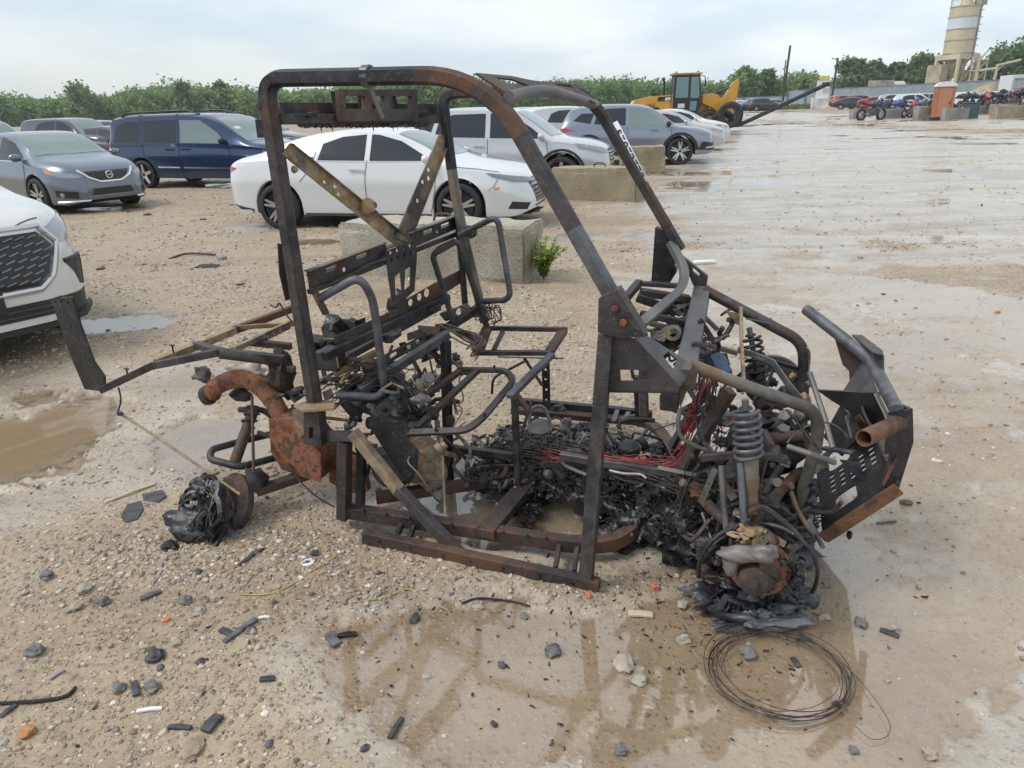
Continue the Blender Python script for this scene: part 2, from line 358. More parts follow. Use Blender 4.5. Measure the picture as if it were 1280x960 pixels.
PILES = [ell(330, 700, 330, 40, 1.0), ell(600, 745, 230, 32, 1.0), ell(270, 385, 230, 55, .8), ell(590, 400, 160, 50, 1.0), ell(400, 640, 120, 25, .9), ell(60, 720, 160, 60, .5), ell(760, 350, 80, 30, .7)]
def ells(L, x, y, wob):
    out = np.zeros_like(x)
    for (cx, cy, ax, ay, k, sh) in L:
        dx = x - cx; dy = y - cy - sh * dx
        f = 1 - np.sqrt((dx / ax) ** 2 + (dy / ay) ** 2) + wob
        out = np.maximum(out, k * np.clip(f * 4, 0, 1))
    return out
def rise(x, y):
    return np.clip(0.006 * (np.hypot(x, y) - 38), 0, 0.9)
def ground_fields(x, y):
    far = np.clip((np.hypot(x, y) - 6) / 30, 0, 1)
    wob = (fbm(x * 1.3, y * 1.3, 3, 6, .68) - .5) * 1.9
    W = ells(FILM, x, y, wob)
    G = np.clip(ells(PILES, x, y, wob * .6), 0, 1)
    n1 = fbm(x * .45, y * .45, 11, 3) - .5; n2 = fbm(x * 2.3, y * 2.3, 21, 4) - .5; n3 = fbm(x * 17, y * 17, 31, 3, .6) - .5
    # tyre ruts running across the yard on the right
    rut = (fbm(x * .12 + y * .02, y * 1.5 + x * .25, 41, 3) - .5) * np.clip((x - .5) / 3, 0, 1) * np.clip((y - 4) / 4, 0, 1)
    dry = 0.019 + 0.045 * n1 + 0.030 * n2 + 0.010 * n3 + 0.09 * rut + G * 0.012
    Wd = np.clip(W, 0, 3.2)
    h = dry * (1 - np.clip(W, 0, 1) * .82) - 0.0085 * Wd + 0.002 * n3
    S = np.clip(ells(SILT, x, y, wob * .7), 0, 1)
    return h, np.maximum(np.clip(W, 0, 1), S), G * (1 - .6 * S), np.clip((.006 - h) / .008, 0, 1) * np.clip(W * 2, 0, 1)
def ground_z(x, y):
    a = np.array([float(x)]); b = np.array([float(y)])
    return float(ground_fields(a, b)[0][0] + rise(a, b)[0])

def make_ground():
    ys = list(np.linspace(-30, 0.4, 12)); y = 0.6
    while y < 500:
        ys.append(y); y += max(0.010, 0.0058 * y) if y < 40 else 0.03 * y
    ys = np.array(ys); nc = 640
    u = np.linspace(-1, 1, nc)
    hw = np.where(ys < 0.6, 12, 2.6 + 1.15 * np.maximum(ys, 0))
    X = u[None, :] * hw[:, None]; Y = np.repeat(ys[:, None], nc, 1)
    h, W, G, FL = ground_fields(X, Y); rz = rise(X, Y)
    nr = len(ys)
    co = np.stack([X, Y, h + rz], -1).reshape(-1, 3)
    i = np.arange(nr - 1)[:, None] * nc + np.arange(nc - 1)[None, :]
    quads = np.stack([i, i + 1, i + nc + 1, i + nc], -1).reshape(-1, 4)
    def mk(name, co, quads, attrs):
        me = bpy.data.meshes.new(name); me.vertices.add(len(co)); me.vertices.foreach_set('co', co.astype(np.float32).ravel())
        me.loops.add(len(quads) * 4); me.loops.foreach_set('vertex_index', quads.astype(np.int32).ravel())
        me.polygons.add(len(quads)); me.polygons.foreach_set('loop_start', np.arange(len(quads), dtype=np.int32) * 4)
        me.polygons.foreach_set('use_smooth', np.ones(len(quads), bool))
        for k, v in attrs.items():
            a = me.attributes.new(k, 'FLOAT', 'POINT'); a.data.foreach_set('value', v.astype(np.float32).ravel())
        me.update(calc_edges=True); me.validate()
        o = bpy.data.objects.new(name, me); COL.objects.link(o); o['kind'] = 'structure'; return o
    g = mk('ground', co, quads, {'wet': W, 'film': FL})
    hf = h.reshape(-1); wet = (hf < 0.0015)
    Wf = W.reshape(-1)
    keep = wet[quads].any(1) & (Wf[quads].max(1) > 0.02)
    q = quads[keep]; used = np.unique(q); remap = -np.ones(len(hf), np.int64); remap[used] = np.arange(len(used))
    wc = np.stack([X.reshape(-1)[used], Y.reshape(-1)[used], rz.reshape(-1)[used]], -1)
    w = mk('puddle_water', wc, remap[q], {'depth': np.maximum(0, -hf[used])})
    return g, w
ground, water = make_ground()

def ground_mat():
    m, n, l, b = mat('wet_gravel_and_silt')
    tc = n.new('ShaderNodeTexCoord')
    def noise(s, d=5, r=.55):
        z = n.new('ShaderNodeTexNoise'); z.inputs['Scale'].default_value = s; z.inputs['Detail'].default_value = d; z.inputs['Roughness'].default_value = r
        l.new(tc.outputs['Object'], z.inputs['Vector']); return z
    def ramp(src, stops):
        r = n.new('ShaderNodeValToRGB'); e = r.color_ramp.elements
        while len(e) < len(stops): e.new(.5)
        for q, (p, c) in zip(e, stops): q.position = p; q.color = c4(c) if not isinstance(c, float) else (c, c, c, 1)
        l.new(src, r.inputs['Fac']); return r
    def mix(fac, a, c, mode='MIX'):
        x = n.new('ShaderNodeMix'); x.data_type = 'RGBA'; x.blend_type = mode
        for s, v in ((x.inputs['Factor'], fac), (x.inputs[6], a), (x.inputs[7], c)):
            if isinstance(v, (tuple, list)): s.default_value = c4(v)
            elif isinstance(v, (int, float)): s.default_value = v
            else: l.new(v, s)
        return x.outputs[2]
    at = n.new('ShaderNodeAttribute'); at.attribute_name = 'wet'
    big = noise(.35, 4); mid = noise(2.2, 6); fine = noise(38, 4, .7); grit = noise(170, 3, .7)
    base = ramp(mid.outputs['Fac'], [(.3, (.245, .172, .102)), (.5, (.345, .255, .160)), (.7, (.43, .337, .226))])
    base2 = mix(ramp(big.outputs['Fac'], [(.38, 0.0), (.62, 1.0)]).outputs['Color'], base.outputs['Color'], (.36, .295, .215))
    # pebbles drawn by cells: each its own stone colour
    vo = n.new('ShaderNodeTexVoronoi'); vo.inputs['Scale'].default_value = 52; vo.inputs['Randomness'].default_value = 1
    l.new(tc.outputs['Object'], vo.inputs['Vector'])
    sh = n.new('ShaderNodeSeparateColor'); l.new(vo.outputs['Color'], sh.inputs[0])
    peb = ramp(sh.outputs[0], [(0.0, (.10, .095, .095)), (.18, (.22, .18, .145)), (.45, (.36, .28, .20)), (.62, (.44, .33, .22)), (.85, (.55, .48, .39)), (1.0, (.64, .60, .54))])
    pm = ramp(vo.outputs['Distance'], [(.30, 1.0), (.50, 0.0)])
    sel = ramp(sh.outputs[1], [(.45, 0.0), (.55, 1.0)])
    pf = n.new('ShaderNodeMath'); pf.operation = 'MULTIPLY'; l.new(pm.outputs['Color'], pf.inputs[0]); l.new(sel.outputs['Color'], pf.inputs[1])
    inv = n.new('ShaderNodeMapRange'); inv.inputs['To Min'].default_value = .85; inv.inputs['To Max'].default_value = .25; l.new(at.outputs['Fac'], inv.inputs['Value'])
    pf2 = n.new('ShaderNodeMath'); pf2.operation = 'MULTIPLY'; l.new(pf.outputs[0], pf2.inputs[0]); l.new(inv.outputs[0], pf2.inputs[1])
    silt = ramp(mid.outputs['Fac'], [(.3, (.345, .302, .245)), (.55, (.435, .396, .34)), (.75, (.50, .467, .417))])
    c = mix(at.outputs['Fac'], base2, silt.outputs['Color'])
    c = mix(pf2.outputs[0], c, peb.outputs['Color'])
    # wheel tracks and half-dried streaks lying across the yard
    mpg = n.new('ShaderNodeMapping'); mpg.inputs['Scale'].default_value = (.10, .9, 1); mpg.inputs['Rotation'].default_value = (0, 0, R(-9)); l.new(tc.outputs['Object'], mpg.inputs['Vector'])
    st = n.new('ShaderNodeTexNoise'); st.inputs['Scale'].default_value = 1.5; st.inputs['Detail'].default_value = 8; st.inputs['Roughness'].default_value = .68; l.new(mpg.outputs[0], st.inputs['Vector'])
    stf = ramp(st.outputs['Fac'], [(.49, 0.0), (.62, .62)])
    c = mix(stf.outputs['Color'], c, (.255, .195, .14))
    g = ramp(fine.outputs['Fac'], [(.26, .32), (.45, .95), (.60, 1.05), (.74, 1.38)])
    sm = n.new('ShaderNodeMapRange'); sm.inputs['To Min'].default_value = 1.0; sm.inputs['To Max'].default_value = .38; l.new(at.outputs['Fac'], sm.inputs['Value'])
    c = mix(sm.outputs[0], c, mix(1.0, c, g.outputs['Color'], 'MULTIPLY'))
    g2 = ramp(grit.outputs['Fac'], [(.30, .55), (.45, 1.0), (.65, 1.05), (.78, 1.5)])
    c = mix(.6, c, mix(1.0, c, g2.outputs['Color'], 'MULTIPLY'))
    fa = n.new('ShaderNodeAttribute'); fa.attribute_name = 'film'
    # mud under standing water lies soaked and browner
    fm = n.new('ShaderNodeMapRange'); fm.inputs['From Min'].default_value = .1; l.new(fa.outputs['Fac'], fm.inputs['Value'])
    c = mix(fm.outputs[0], c, mix(1.0, c, (.73, .62, .485), 'MULTIPLY'))
    l.new(c, b.inputs['Base Color'])
    rr = n.new('ShaderNodeMapRange'); rr.inputs['To Min'].default_value = .70; rr.inputs['To Max'].default_value = .24; l.new(at.outputs['Fac'], rr.inputs['Value'])
    l.new(rr.outputs[0], b.inputs['Roughness']); b.inputs['Specular IOR Level'].default_value = .6
    hs = n.new('ShaderNodeMath'); hs.operation = 'MULTIPLY_ADD'; hs.inputs[1].default_value = .5; l.new(fine.outputs['Fac'], hs.inputs[0]); l.new(pf2.outputs[0], hs.inputs[2])
    hs2 = n.new('ShaderNodeMath'); hs2.operation = 'MULTIPLY_ADD'; hs2.inputs[1].default_value = .25; l.new(grit.outputs['Fac'], hs2.inputs[0]); l.new(hs.outputs[0], hs2.inputs[2])
    bp = n.new('ShaderNodeBump'); bp.inputs['Strength'].default_value = .8; bp.inputs['Distance'].default_value = .009
    l.new(hs2.outputs[0], bp.inputs['Height']); l.new(bp.outputs[0], b.inputs['Normal'])
    return m
ground.data.materials.append(ground_mat())

def water_mat():
    m, n, l, b = mat('muddy_water'); n.remove(b); out = n['Material Output']
    at = n.new('ShaderNodeAttribute'); at.attribute_name = 'depth'
    op = n.new('ShaderNodeMapRange'); op.inputs['From Min'].default_value = .006; op.inputs['From Max'].default_value = .028; op.inputs['To Min'].default_value = .0; op.inputs['To Max'].default_value = .93
    l.new(at.outputs['Fac'], op.inputs['Value'])
    tc = n.new('ShaderNodeTexCoord'); z = n.new('ShaderNodeTexNoise'); z.inputs['Scale'].default_value = 1.3; z.inputs['Detail'].default_value = 4
    l.new(tc.outputs['Object'], z.inputs['Vector'])
    r = n.new('ShaderNodeValToRGB'); r.color_ramp.elements[0].position = .35; r.color_ramp.elements[1].position = .65
    r.color_ramp.elements[0].color = (.56, .48, .375, 1); r.color_ramp.elements[1].color = (.64, .58, .49, 1); l.new(z.outputs['Fac'], r.inputs['Fac'])
    dm = n.new('ShaderNodeMapRange'); dm.inputs['From Min'].default_value = .008; dm.inputs['From Max'].default_value = .022; l.new(at.outputs['Fac'], dm.inputs['Value'])
    dx = n.new('ShaderNodeMix'); dx.data_type = 'RGBA'; dx.inputs[7].default_value = (.36, .255, .15, 1); l.new(dm.outputs[0], dx.inputs['Factor']); l.new(r.outputs['Color'], dx.inputs[6])
    d = n.new('ShaderNodeBsdfDiffuse'); l.new(dx.outputs[2], d.inputs['Color'])
    t = n.new('ShaderNodeBsdfTransparent'); t.inputs['Color'].default_value = (1, .975, .94, 1)
    m1 = n.new('ShaderNodeMixShader'); l.new(op.outputs[0], m1.inputs[0]); l.new(t.outputs[0], m1.inputs[1]); l.new(d.outputs[0], m1.inputs[2])
    gl = n.new('ShaderNodeBsdfGlossy'); gl.inputs['Roughness'].default_value = .055
    fr = n.new('ShaderNodeFresnel'); fr.inputs['IOR'].default_value = 2.35
    z2 = n.new('ShaderNodeTexNoise'); z2.inputs['Scale'].default_value = 9; z2.inputs['Detail'].default_value = 3; l.new(tc.outputs['Object'], z2.inputs['Vector'])
    bp = n.new('ShaderNodeBump'); bp.inputs['Strength'].default_value = .10; bp.inputs['Distance'].default_value = .004; l.new(z2.outputs['Fac'], bp.inputs['Height'])
    l.new(bp.outputs[0], gl.inputs['Normal']); l.new(bp.outputs[0], fr.inputs['Normal'])
    ed = n.new('ShaderNodeMapRange'); ed.interpolation_type = 'SMOOTHSTEP'; ed.inputs['From Max'].default_value = .0035; ed.inputs['To Min'].default_value = .12; l.new(at.outputs['Fac'], ed.inputs['Value'])
    fe = n.new('ShaderNodeMath'); fe.operation = 'MULTIPLY'; l.new(fr.outputs[0], fe.inputs[0]); l.new(ed.outputs[0], fe.inputs[1])
    geo = n.new('ShaderNodeNewGeometry'); ib = n.new('ShaderNodeMath'); ib.operation = 'SUBTRACT'; ib.inputs[0].default_value = 1.0; l.new(geo.outputs['Backfacing'], ib.inputs[1])
    fb = n.new('ShaderNodeMath'); fb.operation = 'MULTIPLY'; l.new(fe.outputs[0], fb.inputs[0]); l.new(ib.outputs[0], fb.inputs[1])
    m2 = n.new('ShaderNodeMixShader'); l.new(fb.outputs[0], m2.inputs[0]); l.new(m1.outputs[0], m2.inputs[1]); l.new(gl.outputs[0], m2.inputs[2])
    l.new(m2.outputs[0], out.inputs['Surface']); return m
water.data.materials.append(water_mat())

# loose stones: gravel nobody could count, one object
def make_gravel():
    rng = np.random.default_rng(5)
    from mathutils import noise
    def base(sub, seed):
        bm = bmesh.new(); bmesh.ops.create_icosphere(bm, subdivisions=sub, radius=1)
        v = np.array([list(q.co * (1 + .45 * noise.noise(q.co * 1.1 + Vector((seed * 5.1, 2, seed))) + .2 * noise.noise(q.co * 2.7 + Vector((seed, seed * 3.3, 9))))) for q in bm.verts])
        f = np.array([[q.index for q in p.verts] for p in bm.faces]); bm.free()
        for _ in range(7):
            nn = rng.normal(size=3); nn /= np.linalg.norm(nn); dd = rng.uniform(.5, .85); v = v - np.maximum(0, v @ nn - dd)[:, None] * nn
        return v, f
    big = [base(2, s) for s in range(6)]; small = [base(1, s + 20) for s in range(6)]
    vs, fs, cs = [], [], []; off = 0
    pal = np.array([(.50, .43, .34), (.56, .50, .42), (.40, .31, .22), (.34, .27, .20), (.44, .30, .17), (.20, .18, .16), (.10, .10, .105), (.60, .56, .50), (.30, .25, .21), (.26, .245, .235)])
    pw = np.array([.22, .16, .18, .14, .07, .04, .015, .06, .08, .035]); pw /= pw.sum()
    def scatter(n, y0, y1, smin, smax, forms, wetk, pilek):
        nonlocal off
        y = y0 * (y1 / y0) ** rng.random(n * 4); x = (rng.random(n * 4) * 2 - 1) * (1.0 + .82 * y)
        h, W, G, _ = ground_fields(x, y)
        cl = fbm(x * 1.7, y * 1.7, 77, 3)
        p = (1 - W * wetk) * (pilek + (1 - pilek) * G) * np.clip((cl - .25) * 2.4, .1, 1)
        ok = np.where(rng.random(n * 4) < p)[0][:n]
        x, y, h = x[ok], y[ok], h[ok]; k = len(x)
        sz = smin * (smax / smin) ** (rng.random(k) ** 2.0)
        for fi, (bv, bf) in enumerate(forms):
            ii = np.where(np.arange(k) % len(forms) == fi)[0]; c = len(ii)
            if not c: continue
            a = rng.random(c) * 6.283; s = sz[ii]
            sc = np.stack([s * (.8 + .5 * rng.random(c)), s * (.65 + .35 * rng.random(c)), s * (.45 + .35 * rng.random(c))], -1)
            P = bv[None] * sc[:, None, :]
            ca, sa = np.cos(a)[:, None], np.sin(a)[:, None]
            X = P[..., 0] * ca - P[..., 1] * sa + x[ii][:, None]; Y = P[..., 0] * sa + P[..., 1] * ca + y[ii][:, None]
            Z = P[..., 2] + (h[ii] + s * .06)[:, None]
            vs.append(np.stack([X, Y, Z], -1).reshape(-1, 3))
            fs.append((bf[None] + (off + np.arange(c) * len(bv))[:, None, None]).reshape(-1, 3)); off += c * len(bv)
            co = pal[rng.choice(len(pal), c, p=pw)] * (.62 + .5 * rng.random((c, 1)))
            cs.append(np.repeat(co[:, None, :], len(bv), 1).reshape(-1, 3))
    scatter(8500, 1.25, 3.4, .0065, .0165, big, .80, .08)
    scatter(42000, 1.15, 4.6, .0022, .0075, small, .72, .30)
    scatter(15000, 3.0, 9.0, .009, .022, small, .86, .30)
    scatter(9000, 8.0, 24.0, .015, .035, small, .9, .5)
    v = np.concatenate(vs); f = np.concatenate(fs); c = np.concatenate(cs)
    me = bpy.data.meshes.new('gravel'); me.vertices.add(len(v)); me.vertices.foreach_set('co', v.astype(np.float32).ravel())
    me.loops.add(len(f) * 3); me.loops.foreach_set('vertex_index', f.astype(np.int32).ravel())
    me.polygons.add(len(f)); me.polygons.foreach_set('loop_start', np.arange(len(f), dtype=np.int32) * 3)
    me.polygons.foreach_set('use_smooth', np.ones(len(f), bool))
    a = me.attributes.new('stone', 'FLOAT_COLOR', 'POINT'); a.data.foreach_set('color', np.concatenate([c, np.ones((len(c), 1))], 1).astype(np.float32).ravel())
    me.update(calc_edges=True)
    m, n, l, b = mat('loose_stones'); at = n.new('ShaderNodeAttribute'); at.attribute_name = 'stone'
    t = n.new('ShaderNodeTexCoord'); z = n.new('ShaderNodeTexNoise'); z.inputs['Scale'].default_value = 130; z.inputs['Detail'].default_value = 3; l.new(t.outputs['Object'], z.inputs['Vector'])
    mr = n.new('ShaderNodeMapRange'); mr.inputs['From Min'].default_value = .3; mr.inputs['From Max'].default_value = .7; mr.inputs['To Min'].default_value = .72; mr.inputs['To Max'].default_value = 1.2; l.new(z.outputs['Fac'], mr.inputs['Value'])
    vm = n.new('ShaderNodeVectorMath'); vm.operation = 'SCALE'; l.new(at.outputs['Color'], vm.inputs[0]); l.new(mr.outputs[0], vm.inputs['Scale']); l.new(vm.outputs[0], b.inputs['Base Color'])
    b.inputs['Roughness'].default_value = .6; me.materials.append(m)
    o = bpy.data.objects.new('gravel', me); COL.objects.link(o)
    tag(o, 'loose tan and grey stones strewn over the muddy yard', 'gravel', kind='stuff')
make_gravel()

# burnt crumbs and flakes of plastic spread round the wreck: one object
def make_crumbs():
    rng = random.Random(77); mb = MB()
    for i in range(900):
        a = rng.random(); px, py = (rng.gauss(560, 190), rng.gauss(735, 70)) if a < .55 else ((rng.gauss(880, 90), rng.gauss(745, 60)) if a < .8 else (rng.uniform(60, 1200), rng.uniform(600, 950)))
        if not (-60 < px < 1340 and 560 < py < 1000): continue
        p = gnd(px, py); s = .0026 * (2.8 ** rng.random()) * (1.5 if rng.random() < .1 else 1); z = max(ground_z(p.x, p.y), -.002)
        mb.shards((p.x, p.y, z + s * .35), (0, 0, 0), 1, s, rng, .3)
    tag(mb.build('charred_crumbs', K['char'], smooth=0), 'tiny black charred crumbs spread over the mud round the wreck', 'crumbs', kind='stuff')
make_crumbs()
# ------------------------------------------------------------------ vehicles: shared shapes
def pchip(P, x):
    P = np.array(sorted(P)); X, Yv = P[:, 0], P[:, 1]; hh = np.diff(X); d = np.diff(Yv) / hh
    m = np.zeros(len(X)); m[0] = d[0]; m[-1] = d[-1]
    for i in range(1, len(X) - 1):
        if d[i - 1] * d[i] > 0:
            w1 = 2 * hh[i] + hh[i - 1]; w2 = hh[i] + 2 * hh[i - 1]; m[i] = (w1 + w2) / (w1 / d[i - 1] + w2 / d[i])
    x = np.clip(x, X[0], X[-1]); i = np.clip(np.searchsorted(X, x) - 1, 0, len(X) - 2); t = (x - X[i]) / hh[i]
    return (2 * t ** 3 - 3 * t ** 2 + 1) * Yv[i] + (t ** 3 - 2 * t ** 2 + t) * hh[i] * m[i] + (-2 * t ** 3 + 3 * t ** 2) * Yv[i + 1] + (t ** 3 - t ** 2) * hh[i] * m[i + 1]

def paint(name, col, metal=0.0, rough=0.25):
    m = plain(name, col, rough, metal, coat=1.0)
    return m
GLASS_DARK = plain('tinted_glass', (0.010, 0.015, 0.022), 0.03, spec=0.7)
GLASS_PALE = plain('windscreen_glass', (0.17, 0.225, 0.215), 0.05, spec=0.9)  # pale green base colour stands in for sky reflection and the lit cabin behind
LAMP = plain('clear_lamp', (0.27, 0.29, 0.31), 0.06, metal=0.3, coat=1.0)
LAMPDARK = plain('smoked_lamp', (0.20, 0.21, 0.23), 0.10, metal=0.3, coat=1.0)
AMBER = plain('amber_lamp', (0.75, 0.20, 0.03), 0.15, coat=1.0)
REDLAMP = plain('red_lamp', (0.45, 0.012, 0.02), 0.12, coat=1.0)
SEAM = plain('panel_gap', (0.012, 0.012, 0.013), 0.7)
TRIM = plain('grey_black_trim', (0.030, 0.031, 0.034), 0.55)

def body_mesh(s, nseg=110):
    x0, x1 = s['top'][0][0], s['top'][-1][0]
    xs = np.concatenate([np.linspace(x0, x1, nseg), x0 + np.array([.004, .012, .025, .045]), x1 - np.array([.004, .012, .025, .045])])
    Ra = s.get('arch', s['wr'] + .055); cz = s['wr']
    for ax in (s['wb'] / 2, -s['wb'] / 2):
        a = np.linspace(0, math.pi, 25); xs = np.concatenate([xs, ax + Ra * np.cos(a), [ax - Ra - .004, ax + Ra + .004]])
    xs = np.unique(np.round(np.clip(xs, x0, x1), 4))
    zt = pchip(s['top'], xs); zs = np.minimum(pchip(s['belt'], xs), zt - .015); W = pchip(s['wid'], xs); zb0 = pchip(s['bot'], xs)
    zb = zb0.copy()
    for ax in (s['wb'] / 2, -s['wb'] / 2):
        d = np.abs(xs - ax); inn = d < Ra
        zb[inn] = np.maximum(zb[inn], cz + np.sqrt(np.maximum(Ra ** 2 - d[inn] ** 2, 0)))
    side_t = np.array([0, .04, .12, .25, .38, .5, .58, .64, .72, .82, .92, 1.0])
    side_y = np.array([.955, .968, .975, .982, .988, .994, .999, 1.0, .990, .975, .955, s.get('sh', .93)])
    hy = np.array([.985, .955, .91, .83, .70, .5, .25, 0]); hz = np.array([.18, .38, .58, .76, .88, .95, .988, 1])
    tum = s.get('tum', .76)
    cy = np.array([.985, .96 * .75 + tum * .25, .93 * .4 + tum * .6, tum * 1.015, tum * .90, tum * .66, tum * .34, 0]); cz_ = np.array([.10, .35, .68, .90, .965, .988, .997, 1])
    verts = []; K_ = 3 + len(side_t) + len(hy)
    for i in range(len(xs)):
        c = np.clip((zt[i] - zs[i] - .06) / .30, 0, 1); c = c * c * (3 - 2 * c)
        h = zs[i] - zb0[i]
        pts = [(0, zb[i]), (.55 * W[i], zb[i]), (.90 * W[i], zb[i])]
        for t, yy in zip(side_t, side_y):
            z = zb0[i] + t * h
            pts.append((yy * W[i], max(z, zb[i] + .0005 * t * 50)))
        for q in range(len(hy)):
            pts.append((s.get('sh', .93) * W[i] * (hy[q] * (1 - c) + cy[q] * c), zs[i] + (zt[i] - zs[i]) * (hz[q] * (1 - c) + cz_[q] * c)))
        verts.append(pts)
    n = len(xs); vs = []; fs = []; mi = []
    full = 2 * K_ - 2
    for i in range(n):
        P = verts[i]
        for k in range(K_): vs.append((xs[i], -P[k][0], P[k][1]))
        for k in range(K_ - 2, 0, -1): vs.append((xs[i], P[k][0], P[k][1]))
    for i in range(n - 1):
        for k in range(full):
            k2 = (k + 1) % full
            fs.append((i * full + k, i * full + k2, (i + 1) * full + k2, (i + 1) * full + k))
            mi.append(1 if (k < 2 or k >= full - 2) else 0)
    fs.append(tuple(range(full))); fs.append(tuple(reversed(range((n - 1) * full, n * full)))); mi += [0, 0]
    return vs, fs, mi

class Car:
    def __init__(s, spec, mat_, label, cat, name, loc, rz, group=None, nseg=110, smooth=32):
        s.s = spec
        s.root = thing(name, label, cat, loc, rz, group)
        vs, fs, mi = body_mesh(spec, nseg)
        me = bpy.data.meshes.new('body'); me.from_pydata(vs, [], fs); me.materials.append(mat_); me.materials.append(K['black'])
        me.polygons.foreach_set('material_index', mi)
        bm = bmesh.new(); bm.from_mesh(me); bmesh.ops.recalc_face_normals(bm, faces=bm.faces); s.bvh = BVHTree.FromBMesh(bm); bm.to_mesh(me); bm.free()
        me.polygons.foreach_set('use_smooth', [True] * len(me.polygons)); me.set_sharp_from_angle(angle=R(smooth)); me.update()
        s.body = bpy.data.objects.new('body', me); COL.objects.link(s.body); s.body.parent = s.root; s.paint = mat_
    def cast(s, h, z, phi, off, top=False):
        if top:
            hit = s.bvh.ray_cast(Vector((h, z, 6)), Vector((0, 0, -1)))
        else:
            d = Vector((math.cos(phi), -math.sin(phi), 0)); ha = Vector((math.sin(phi), math.cos(phi), 0))
            hit = s.bvh.ray_cast(ha * h + Vector((0, 0, z)) + d * 8, -d)
        if hit[0] is None: return None
        return hit[0] + hit[1] * off
    def patch(s, name, poly, mat_, phi=90, off=.004, top=False, grid=.07, mirror=True, parent=None, label=None, thick=0.0):
        """surface piece lying on the body: poly in (across, z) seen along phi (0 front, 90 right side, 180 rear), or (x, y) from above"""
        ph = R(phi)
        if not top: poly = [((p[0] * math.sin(ph) + p[1] * math.cos(ph)), p[2]) if len(p) == 3 else p for p in poly]
        pts = []
        n = len(poly)
        for i in range(n):
            a, b = Vector(poly[i]), Vector(poly[(i + 1) % n]); k = max(1, int((b - a).length / grid))
            for j in range(k): pts.append(a.lerp(b, j / k))
        ne = len(pts); edges = [(i, (i + 1) % ne) for i in range(ne)]
        xs = [p.x for p in pts]; zs = [p.y for p in pts]
        gx = np.arange(min(xs) + grid / 2, max(xs), grid); gz = np.arange(min(zs) + grid / 2, max(zs), grid)
        ip = []
        for x in gx:
            for z in gz:
                ins = False; j = n - 1
                for i in range(n):
                    (xi, zi), (xj, zj) = poly[i], poly[j]
                    if (zi > z) != (zj > z) and x < (xj - xi) * (z - zi) / (zj - zi) + xi: ins = not ins
                    j = i
                if ins: ip.append(Vector((x, z)))
        res = geometry.delaunay_2d_cdt(pts + ip, edges, [], 1, 1e-5)
        vs = []; ok = []
        for p in res[0]:
            h = s.cast(p.x, p.y, ph, off, top); ok.append(h is not None); vs.append(tuple(h) if h else (0, 0, 0))
        fs = [tuple(f) for f in res[2] if all(ok[i] for i in f)]
        objs = []
        for sg in ((1, -1) if mirror else (1,)):
            me = bpy.data.meshes.new(name); me.from_pydata([(x, y * sg, z) for x, y, z in vs], [], fs)
            bm = bmesh.new(); bm.from_mesh(me)
            bmesh.ops.delete(bm, geom=[v for v in bm.verts if not v.link_faces], context='VERTS'); bm.to_mesh(me); bm.free()
            me.materials.append(mat_); me.polygons.foreach_set('use_smooth', [True] * len(me.polygons)); me.update()
            o = bpy.data.objects.new(name, me); COL.objects.link(o); o.parent = parent or s.root
            if thick: md = o.modifiers.new('thick', 'SOLIDIFY'); md.thickness = thick; md.offset = 1
            if label: o['label'] = label
            objs.append(o)
        return objs
    def line(s, name, pts, w, mat_, phi=90, off=.003, top=False, mirror=True, parent=None, r=None):
        """thin strip along a polyline on the body (door gaps, mouldings)"""
        ph = R(phi); P = []
        pts = [((p[0] * math.sin(ph) + p[1] * math.cos(ph)), p[2]) if len(p) == 3 else p for p in pts]
        for a, b in zip(pts, pts[1:]):
            k = max(1, int(math.hypot(b[0] - a[0], b[1] - a[1]) / .06))
            for j in range(k): P.append((a[0] + (b[0] - a[0]) * j / k, a[1] + (b[1] - a[1]) * j / k))
        P.append(pts[-1])
        Q = [s.cast(x, z, ph, off if r is None else r * .3, top) for x, z in P]; Q = [q for q in Q if q]
        if len(Q) < 2: return
        for sg in ((1, -1) if mirror else (1,)):
            mb = MB()
            mb.sweep([(q.x, q.y * sg, q.z) for q in Q], [(-w / 2, -.0015), (w / 2, -.0015), (w / 2, .0025), (-w / 2, .0025)] if r is None else circ2(0, 0, r, 8), up=Vector((0, -1 * sg, .15)) if not top else Vector((0, 0, 1)))
            mb.build(name, mat_, parent or s.body)
    def wheels(s, rim='five', rim_mat=None, spoke=5):
        sp = s.s; r = sp['wr']; w = .20
        M = Matrix.Rotation(R(90), 4, 'X')
        mb = MB(); rr = r * .76
        mb.lathe([(r * .74, -w * .48), (r * .80, -w * .53), (r * .93, -w * .50), (r * .985, -w * .42), (r, -w * .25), (r, w * .25), (r * .985, w * .42), (r * .93, w * .5), (r * .8, w * .53), (r * .74, w * .48)], M, 36)
        for k in range(60):
            a = 2 * math.pi * k / 60
            for hz_ in (-.3, .0, .3):
                q = Matrix.Rotation(-(a + hz_ * .1), 4, 'Y')
                mb.box((0, hz_ * w, r + .001), (r * .06, w * .24, .008), M=q)
        tyre = mb.build('tyre', K['rubber'])
        mb = MB(); f = -w * .40
        mb.lathe([(rr, -w * .5), (rr * .965, -w * .49), (rr * .93, -w * .40), (rr * .90, -w * .1), (rr * .88, w * .4)], M, 36)
